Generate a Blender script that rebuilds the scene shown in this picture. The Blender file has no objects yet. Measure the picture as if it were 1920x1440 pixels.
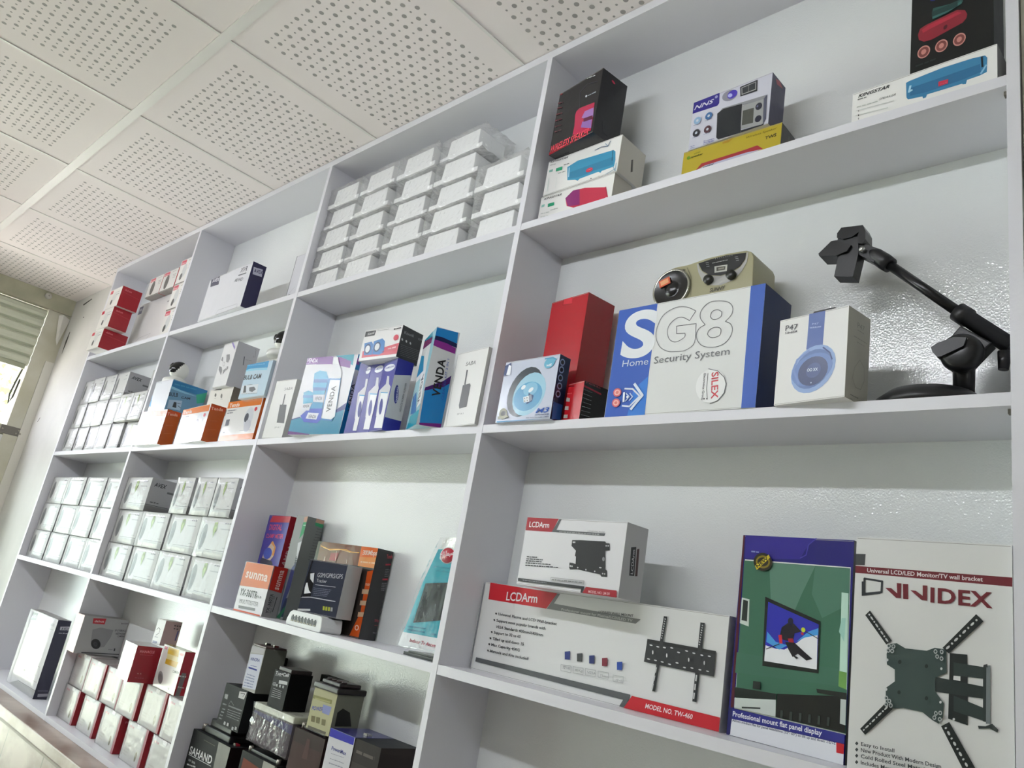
import bpy, bmesh, math, random, json
from mathutils import Vector, Matrix
from mathutils.geometry import tessellate_polygon
C = bpy.context.scene
COL = C.collection
PI = math.pi
# ------------------------------------------------------------------ camera
R_CAM = [[0.717745, 0.079764, 0.691722], [0.675059, -0.323239, -0.663183], [0.170693, 0.94295, -0.285849]]
C_CAM = [1.1162, -1.0125, 1.4033]
F_PX = 1451.385
cd = bpy.data.cameras.new('camera'); cam = bpy.data.objects.new('camera', cd); COL.objects.link(cam)
cam.matrix_world = Matrix.Translation(C_CAM) @ Matrix(R_CAM).to_4x4()
cd.sensor_fit = 'HORIZONTAL'; cd.sensor_width = 36; cd.lens = 36*F_PX/1920
cd.clip_start = .02; cd.clip_end = 200
C.camera = cam
# ------------------------------------------------------------------ colour management
vs = C.view_settings
vs.view_transform = 'Standard'; vs.look = 'None'; vs.gamma = 1; vs.use_curve_mapping = False
vs.exposure = EXPOSURE = 1.3
C.cycles.use_denoising = True
C.cycles.max_bounces = 8; C.cycles.diffuse_bounces = 5; C.cycles.transparent_max_bounces = 24
C.cycles.sample_clamp_indirect = 6
# ------------------------------------------------------------------ world: hazy bright daylight
w = bpy.data.worlds.new('daylight'); C.world = w; w.use_nodes = True
bg = w.node_tree.nodes['Background']; bg.inputs[0].default_value = (.93, .94, 1.05, 1); bg.inputs[1].default_value = 2.9
# daylight enters through the open shop front (portal only guides sampling of the sky)
pl = bpy.data.lights.new('shopfront_portal', 'AREA'); pl.shape = 'RECTANGLE'; pl.size = 1.75; pl.size_y = 3.0
pl.cycles.is_portal = True
po = bpy.data.objects.new('shopfront_portal', pl); COL.objects.link(po); po.location = (-3.9, -1.6, 1.1); po.rotation_euler = (0, -PI/2, 0)
# high sun behind the shop: lights the street, whose glare lifts the ceiling by the shop front
sl = bpy.data.lights.new('sun', 'SUN'); sl.energy = 15; sl.angle = .02; sl.color = (1, .97, .92)
so = bpy.data.objects.new('sun', sl); COL.objects.link(so); so.rotation_euler = Vector((-.50, .25, -.83)).to_track_quat('-Z', 'Y').to_euler()
TUBE_STRENGTH = 33.0
TUBE_SPOTS = ((.14, -1.25), (-2.0, -1.25))
TUBE_Z = 2.34

# ------------------------------------------------------------------ materials
def lin(h):
    if len(h) == 3: h = ''.join(c*2 for c in h)
    v = [int(h[i:i+2], 16)/255 for i in (0, 2, 4)]
    return tuple(c/12.92 if c <= .04045 else ((c+.055)/1.055)**2.4 for c in v) + (1,)
_m = {}
def mat(h, rough=.4, metal=0, coat=0, bump=None, spec=.5):
    k = (h, rough, metal, coat, bump, spec)
    if k in _m: return _m[k]
    m = bpy.data.materials.new('paint_%s' % h); m.use_nodes = True
    n = m.node_tree; p = n.nodes['Principled BSDF']
    p.inputs['Base Color'].default_value = lin(h); p.inputs['Roughness'].default_value = rough
    p.inputs['Metallic'].default_value = metal; p.inputs['Coat Weight'].default_value = coat
    p.inputs['Coat Roughness'].default_value = .12; p.inputs['Specular IOR Level'].default_value = spec
    # slight unevenness of the card / board
    nz = n.nodes.new('ShaderNodeTexNoise'); nz.inputs['Scale'].default_value = bump[0] if bump else 14
    nz.inputs['Detail'].default_value = bump[2] if bump else 3
    tc = n.nodes.new('ShaderNodeTexCoord'); n.links.new(tc.outputs['Object'], nz.inputs['Vector'])
    b = n.nodes.new('ShaderNodeBump'); b.inputs['Strength'].default_value = bump[1] if bump else .12; b.inputs['Distance'].default_value = .01 if not bump else bump[3]
    n.links.new(nz.outputs['Fac'], b.inputs['Height']); n.links.new(b.outputs[0], p.inputs['Normal'])
    _m[k] = m; return m
def film_mat(milky=0):
    if ('film', milky) in _m: return _m['film', milky]
    m = bpy.data.materials.new('clear_film'); m.use_nodes = True; n = m.node_tree; n.nodes.clear()
    out = n.nodes.new('ShaderNodeOutputMaterial'); mix = n.nodes.new('ShaderNodeMixShader'); tr = n.nodes.new('ShaderNodeBsdfTransparent')
    gl = n.nodes.new('ShaderNodeBsdfGlossy'); gl.inputs['Roughness'].default_value = .12; gl.inputs['Color'].default_value = (1, 1, 1, 1)
    tr.inputs['Color'].default_value = (.99, .99, .99, 1)
    fr = n.nodes.new('ShaderNodeFresnel'); fr.inputs['IOR'].default_value = 1.42
    ad = n.nodes.new('ShaderNodeMath'); ad.operation = 'MULTIPLY_ADD'; ad.inputs[1].default_value = .45; ad.inputs[2].default_value = .0
    nz = n.nodes.new('ShaderNodeTexNoise'); nz.inputs['Scale'].default_value = 26; nz.inputs['Detail'].default_value = 3
    tc = n.nodes.new('ShaderNodeTexCoord'); b = n.nodes.new('ShaderNodeBump'); b.inputs['Strength'].default_value = .35; b.inputs['Distance'].default_value = .008
    L = n.links.new
    L(tc.outputs['Object'], nz.inputs['Vector']); L(nz.outputs['Fac'], b.inputs['Height']); L(b.outputs[0], gl.inputs['Normal']); L(b.outputs[0], fr.inputs['Normal'])
    L(fr.outputs[0], ad.inputs[0]); L(ad.outputs[0], mix.inputs[0]); L(tr.outputs[0], mix.inputs[1]); L(gl.outputs[0], mix.inputs[2]); L(mix.outputs[0], out.inputs[0])
    
    if milky:
        df = n.nodes.new('ShaderNodeBsdfDiffuse'); df.inputs[0].default_value = (.85, .86, .86, 1); m2 = n.nodes.new('ShaderNodeMixShader'); m2.inputs[0].default_value = milky
        L(mix.outputs[0], m2.inputs[1]); L(df.outputs[0], m2.inputs[2]); L(m2.outputs[0], out.inputs[0]); b.inputs['Strength'].default_value = .9; b.inputs['Distance'].default_value = .012; nz.inputs['Scale'].default_value = 60; gl.inputs['Roughness'].default_value = .06
    _m['film', milky] = m; return m
def emit_mat(name, col, s):
    m = bpy.data.materials.new(name); m.use_nodes = True; n = m.node_tree; n.nodes.clear()
    o = n.nodes.new('ShaderNodeOutputMaterial'); e = n.nodes.new('ShaderNodeEmission'); e.inputs[0].default_value = col; e.inputs[1].default_value = s
    n.links.new(e.outputs[0], o.inputs[0]); return m
def ramp_mat(name, h1, h2, scale, rough, detail=5, lo=.35, hi=.65, bump=0, coord='Object', stretch=(1, 1, 1), coat=0):
    m = bpy.data.materials.new(name); m.use_nodes = True; n = m.node_tree; p = n.nodes['Principled BSDF']; L = n.links.new
    tc = n.nodes.new('ShaderNodeTexCoord'); mp = n.nodes.new('ShaderNodeMapping'); mp.inputs['Scale'].default_value = stretch
    nz = n.nodes.new('ShaderNodeTexNoise'); nz.inputs['Scale'].default_value = scale; nz.inputs['Detail'].default_value = detail
    cr = n.nodes.new('ShaderNodeValToRGB'); cr.color_ramp.elements[0].position = lo; cr.color_ramp.elements[1].position = hi
    cr.color_ramp.elements[0].color = lin(h1); cr.color_ramp.elements[1].color = lin(h2)
    L(tc.outputs[coord], mp.inputs[0]); L(mp.outputs[0], nz.inputs['Vector']); L(nz.outputs['Fac'], cr.inputs[0]); L(cr.outputs[0], p.inputs['Base Color'])
    p.inputs['Roughness'].default_value = rough; p.inputs['Coat Weight'].default_value = coat
    if bump:
        b = n.nodes.new('ShaderNodeBump'); b.inputs['Strength'].default_value = bump; b.inputs['Distance'].default_value = .01
        L(nz.outputs['Fac'], b.inputs['Height']); L(b.outputs[0], p.inputs['Normal'])
    return m
# ------------------------------------------------------------------ mesh helpers
class MB:
    def __init__(s): s.v = []; s.f = []; s.mi = []; s.mats = []; s.sm = []
    def m(s, mt):
        if mt not in s.mats: s.mats.append(mt)
        return s.mats.index(mt)
    def face(s, pts, mt, smooth=False):
        b = len(s.v); s.v += [tuple(p) for p in pts]; s.f.append(tuple(range(b, b+len(pts)))); s.mi.append(s.m(mt)); s.sm.append(smooth)
    def box(s, lo, hi, mt, faces=None, M=None):
        x0, y0, z0 = lo; x1, y1, z1 = hi
        P = [Vector(p) for p in ((x0,y0,z0),(x1,y0,z0),(x1,y1,z0),(x0,y1,z0),(x0,y0,z1),(x1,y0,z1),(x1,y1,z1),(x0,y1,z1))]
        if M: P = [M @ p for p in P]
        b = len(s.v); s.v += [tuple(p) for p in P]
        for k, q in (('F',(0,1,5,4)),('R',(1,2,6,5)),('B',(2,3,7,6)),('L',(3,0,4,7)),('T',(4,5,6,7)),('D',(3,2,1,0))):
            s.f.append(tuple(b+i for i in q)); s.mi.append(s.m((faces or {}).get(k, mt))); s.sm.append(False)
    def tube(s, pts, r, mt, n=12, cap=True, smooth=True):
        pts = [Vector(p) for p in pts]; rr = r if isinstance(r, (list, tuple)) else [r]*len(pts)
        rings = []; up = None
        for i, p in enumerate(pts):
            d = (pts[min(i+1, len(pts)-1)]-pts[max(i-1, 0)]).normalized()
            if up is None: up = d.orthogonal().normalized()
            a = (up - d*up.dot(d)).normalized(); up = a; b2 = d.cross(a)
            base = len(s.v)
            for k in range(n):
                t = 2*PI*k/n; s.v.append(tuple(p+(a*math.cos(t)+b2*math.sin(t))*rr[i]))
            rings.append(base)
        for i in range(len(rings)-1):
            for k in range(n):
                s.f.append((rings[i]+k, rings[i]+(k+1) % n, rings[i+1]+(k+1) % n, rings[i+1]+k)); s.mi.append(s.m(mt)); s.sm.append(smooth)
        if cap:
            s.f.append(tuple(rings[0]+k for k in reversed(range(n)))); s.mi.append(s.m(mt)); s.sm.append(False)
            s.f.append(tuple(rings[-1]+k for k in range(n))); s.mi.append(s.m(mt)); s.sm.append(False)
    def lathe(s, prof, mt, n=32, M=None, smooth=True):
        base = len(s.v)
        for r, z in prof:
            for k in range(n):
                t = 2*PI*k/n; p = Vector((r*math.cos(t), r*math.sin(t), z)); s.v.append(tuple(M @ p if M else p))
        for i in range(len(prof)-1):
            for k in range(n):
                s.f.append((base+i*n+k, base+i*n+(k+1) % n, base+(i+1)*n+(k+1) % n, base+(i+1)*n+k)); s.mi.append(s.m(mt)); s.sm.append(smooth)
    def prism(s, poly, y0, y1, mt, M=None, side=None, smooth=False):
        # poly in x,z ; extruded along y
        n = len(poly); b = len(s.v)
        for y in (y0, y1):
            for x, z in poly:
                p = Vector((x, y, z)); s.v.append(tuple(M @ p if M else p))
        tris = tessellate_polygon([[Vector((x, z, 0)) for x, z in poly]])
        for t in tris:
            s.f.append(tuple(b+i for i in t)); s.mi.append(s.m(mt)); s.sm.append(False)
            s.f.append(tuple(b+n+i for i in reversed(t))); s.mi.append(s.m(mt)); s.sm.append(False)
        for i in range(n):
            j = (i+1) % n; s.f.append((b+i, b+j, b+n+j, b+n+i)); s.mi.append(s.m(side or mt)); s.sm.append(smooth)
    def build(s, name, parent=None, loc=None, rz=0):
        me = bpy.data.meshes.new(name); me.from_pydata(s.v, [], s.f)
        for m_ in s.mats: me.materials.append(m_)
        me.polygons.foreach_set('material_index', s.mi); me.polygons.foreach_set('use_smooth', s.sm)
        me.update(); o = bpy.data.objects.new(name, me); COL.objects.link(o)
        if parent: o.parent = parent
        if loc: o.location = loc
        o.rotation_euler = (0, 0, rz); return o
def fixn(o):
    bm = bmesh.new(); bm.from_mesh(o.data); bmesh.ops.recalc_face_normals(bm, faces=bm.faces[:]); bm.to_mesh(o.data); bm.free(); return o
def bevel(o, wd, seg=2):
    bm = bmesh.new(); bm.from_mesh(o.data); bmesh.ops.remove_doubles(bm, verts=bm.verts[:], dist=1e-6)
    bmesh.ops.recalc_face_normals(bm, faces=bm.faces[:])
    e = [e for e in bm.edges if len(e.link_faces) == 2 and e.calc_face_angle(0) > .5]
    bmesh.ops.bevel(bm, geom=e, offset=wd, segments=seg, affect='EDGES', profile=.6, clamp_overlap=True)
    bm.to_mesh(o.data); bm.free(); return o
def tag(o, label=None, cat=None, group=None, kind=None):
    for k, v in (('label', label), ('category', cat), ('group', group), ('kind', kind)):
        if v: o[k] = v
    return o
def thing(name, label, cat, loc, rz=0, group=None):
    o = bpy.data.objects.new(name, None); COL.objects.link(o); o.location = loc; o.rotation_euler = (0, 0, rz); o.empty_display_size = .05
    return tag(o, label, cat, group)
def copy_tree(o, loc, label, rz=None):
    r = o.copy(); COL.objects.link(r); r.location = loc
    if rz is not None: r.rotation_euler = (0, 0, rz)
    r['label'] = label
    for ch in list(o.children):
        c = ch.copy(); COL.objects.link(c); c.parent = r
        for g in ch.children:
            d = g.copy(); COL.objects.link(d); d.parent = c
    return r
# ------------------------------------------------------------------ printed lettering
_tx = {}
def text_geo(st, bold, sh):
    k = (st, bold, sh)
    if k in _tx: return _tx[k]
    cu = bpy.data.curves.new('lettering', 'FONT'); cu.body = st; cu.size = 1; cu.shear = sh; cu.offset = .018*bold; cu.resolution_u = 2 if len(st) > 12 else (3 if len(st) > 2 else 10)
    if bold > 1: cu.space_character = 1.08
    o = bpy.data.objects.new('lettering', cu); COL.objects.link(o)
    dg = bpy.context.evaluated_depsgraph_get(); me = bpy.data.meshes.new_from_object(o.evaluated_get(dg))
    vs_ = [(v.co.x, v.co.y) for v in me.vertices]; fs = [tuple(p.vertices) for p in me.polygons]
    bpy.data.objects.remove(o); bpy.data.curves.remove(cu); bpy.data.meshes.remove(me)
    if not vs_: _tx[k] = ([], [], 1, 1, 0); return _tx[k]
    x0 = min(v[0] for v in vs_); x1 = max(v[0] for v in vs_)
    cap = .72 if any(ch.isupper() or ch.isdigit() or ch in 'bdfhklt' for ch in st) else .52
    if not any(ch.isascii() for ch in st if ch != ' '): cap = max(v[1] for v in vs_)
    _tx[k] = (vs_, fs, x0, x1, cap); return _tx[k]
STEP = 7e-5
def printed(mb, face, size, prs, rough, base=0.0, sp=.5):
    w_, d_, h_ = size
    fr = {'F': (Vector((0,0,0)), Vector((1,0,0)), Vector((0,0,1)), Vector((0,-1,0))),
          'R': (Vector((w_,0,0)), Vector((0,1,0)), Vector((0,0,1)), Vector((1,0,0))),
          'T': (Vector((0,0,h_)), Vector((1,0,0)), Vector((0,1,0)), Vector((0,0,1))),
          'L': (Vector((0,d_,0)), Vector((0,-1,0)), Vector((0,0,1)), Vector((-1,0,0)))}[face]
    o, A, B_, N = fr
    lvl = 0
    def P(a, b, k): return o + A*(a/1000) + B_*(b/1000) + N*(base+.0001+k*STEP)
    for pr in prs:
        if pr[0] != face: continue
        lvl += 1; kind = pr[1]; mt = mat(pr[2], rough, spec=sp)
        if kind == 'p':
            pts = pr[3:]; tr = tessellate_polygon([[Vector((p[0], p[1], 0)) for p in pts]])
            for t in tr:
                q = [pts[i] for i in t]
                ar = (q[1][0]-q[0][0])*(q[2][1]-q[0][1])-(q[2][0]-q[0][0])*(q[1][1]-q[0][1])
                if abs(ar) < 1e-3: continue
                if ar < 0: q = q[::-1]
                mb.face([P(p[0], p[1], lvl) for p in q], mt)
        elif kind == 'e':
            c, r1, r2 = pr[3:6]; n = 22
            q = [(c[0]+r1[0]*math.cos(2*PI*i/n)+r2[0]*math.sin(2*PI*i/n), c[1]+r1[1]*math.cos(2*PI*i/n)+r2[1]*math.sin(2*PI*i/n)) for i in range(n)]
            if r1[0]*r2[1]-r1[1]*r2[0] < 0: q = q[::-1]
            q = [(min(max(a, .3), {'F': w_, 'R': d_, 'T': w_, 'L': d_}[face]*1000-.3), min(max(b, .3), (d_ if face == 'T' else h_)*1000-.3)) for a, b in q]
            mb.face([P(a, b, lvl) for a, b in q], mt)
        elif kind == 'l':
            wd = pr[3]/2; pts = pr[4:]
            for a, b in zip(pts[:-1], pts[1:]):
                dx, dy = b[0]-a[0], b[1]-a[1]; L = math.hypot(dx, dy)
                if L < .2: continue
                ux, uy = dx/L*wd*.5, dy/L*wd*.5; nx, ny = -dy/L*wd, dx/L*wd
                mb.face([P(a[0]-ux-nx, a[1]-uy-ny, lvl), P(b[0]+ux-nx, b[1]+uy-ny, lvl), P(b[0]+ux+nx, b[1]+uy+ny, lvl), P(a[0]-ux+nx, a[1]-uy+ny, lvl)], mt)
        elif kind == 't':
            st, a0, L, hh, ang, bold, sh = pr[3:10]
            if not isinstance(st, str): st = ''.join(chr(i) for i in st)
            v_, f_, x0, x1, cap = text_geo(st, bold, sh)
            if not v_: continue
            ca, sa = math.cos(math.radians(ang)), math.sin(math.radians(ang)); sx = L/max(x1-x0, .01); sy = hh/cap
            q = []
            for x, y in v_:
                X = (x-x0)*sx; Y = y*sy; q.append(P(a0[0]+X*ca-Y*sa, a0[1]+X*sa+Y*ca, lvl))
            b0 = len(mb.v); mb.v += [tuple(p) for p in q]; mi = mb.m(mt)
            for f in f_:
                mb.f.append(tuple(b0+i for i in f)); mb.mi.append(mi); mb.sm.append(False)
        elif kind == 'r':   # a line of print too small to read: word-length dashes
            a0, L, hh, ang = pr[3:7]; ca, sa = math.cos(math.radians(ang)), math.sin(math.radians(ang))
            rnd = random.Random(int(L*10+a0[0])); x = 0
            while x < L-.5:
                wl = min(max(hh, .8)*rnd.uniform(1.2, 4), L-x); hy = hh*rnd.uniform(.6, .85)
                q = [(x, 0), (x+wl, 0), (x+wl, hy), (x, hy)]
                mb.face([P(a0[0]+X*ca-Y*sa, a0[1]+X*sa+Y*ca, lvl) for X, Y in q], mt); x += wl+max(hh, .8)*.5
def carton(d, parent=None):
    """one carton or battery case with the print on its faces"""
    w_, dp, h_ = d['s']; g = d.get('gl', .4); mb = MB(); sp_ = .5
    if d['n'] == 'battery': g, sp_ = .55, .12
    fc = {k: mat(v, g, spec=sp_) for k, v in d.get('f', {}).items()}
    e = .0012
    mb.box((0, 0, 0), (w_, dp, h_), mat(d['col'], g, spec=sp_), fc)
    # tuck-flap seams of the lid and floor
    for z in (e, h_-e-.0006):
        if d['n'].endswith('_box'): mb.box((e, -.0001, z), (w_-e, 0, z+.0006), mat('9a9894', .6))
    for fname in 'FRT': printed(mb, fname, (w_, dp, h_), d['pr'] if 'pr' in d else [], g, sp=sp_)
    return mb
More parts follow.
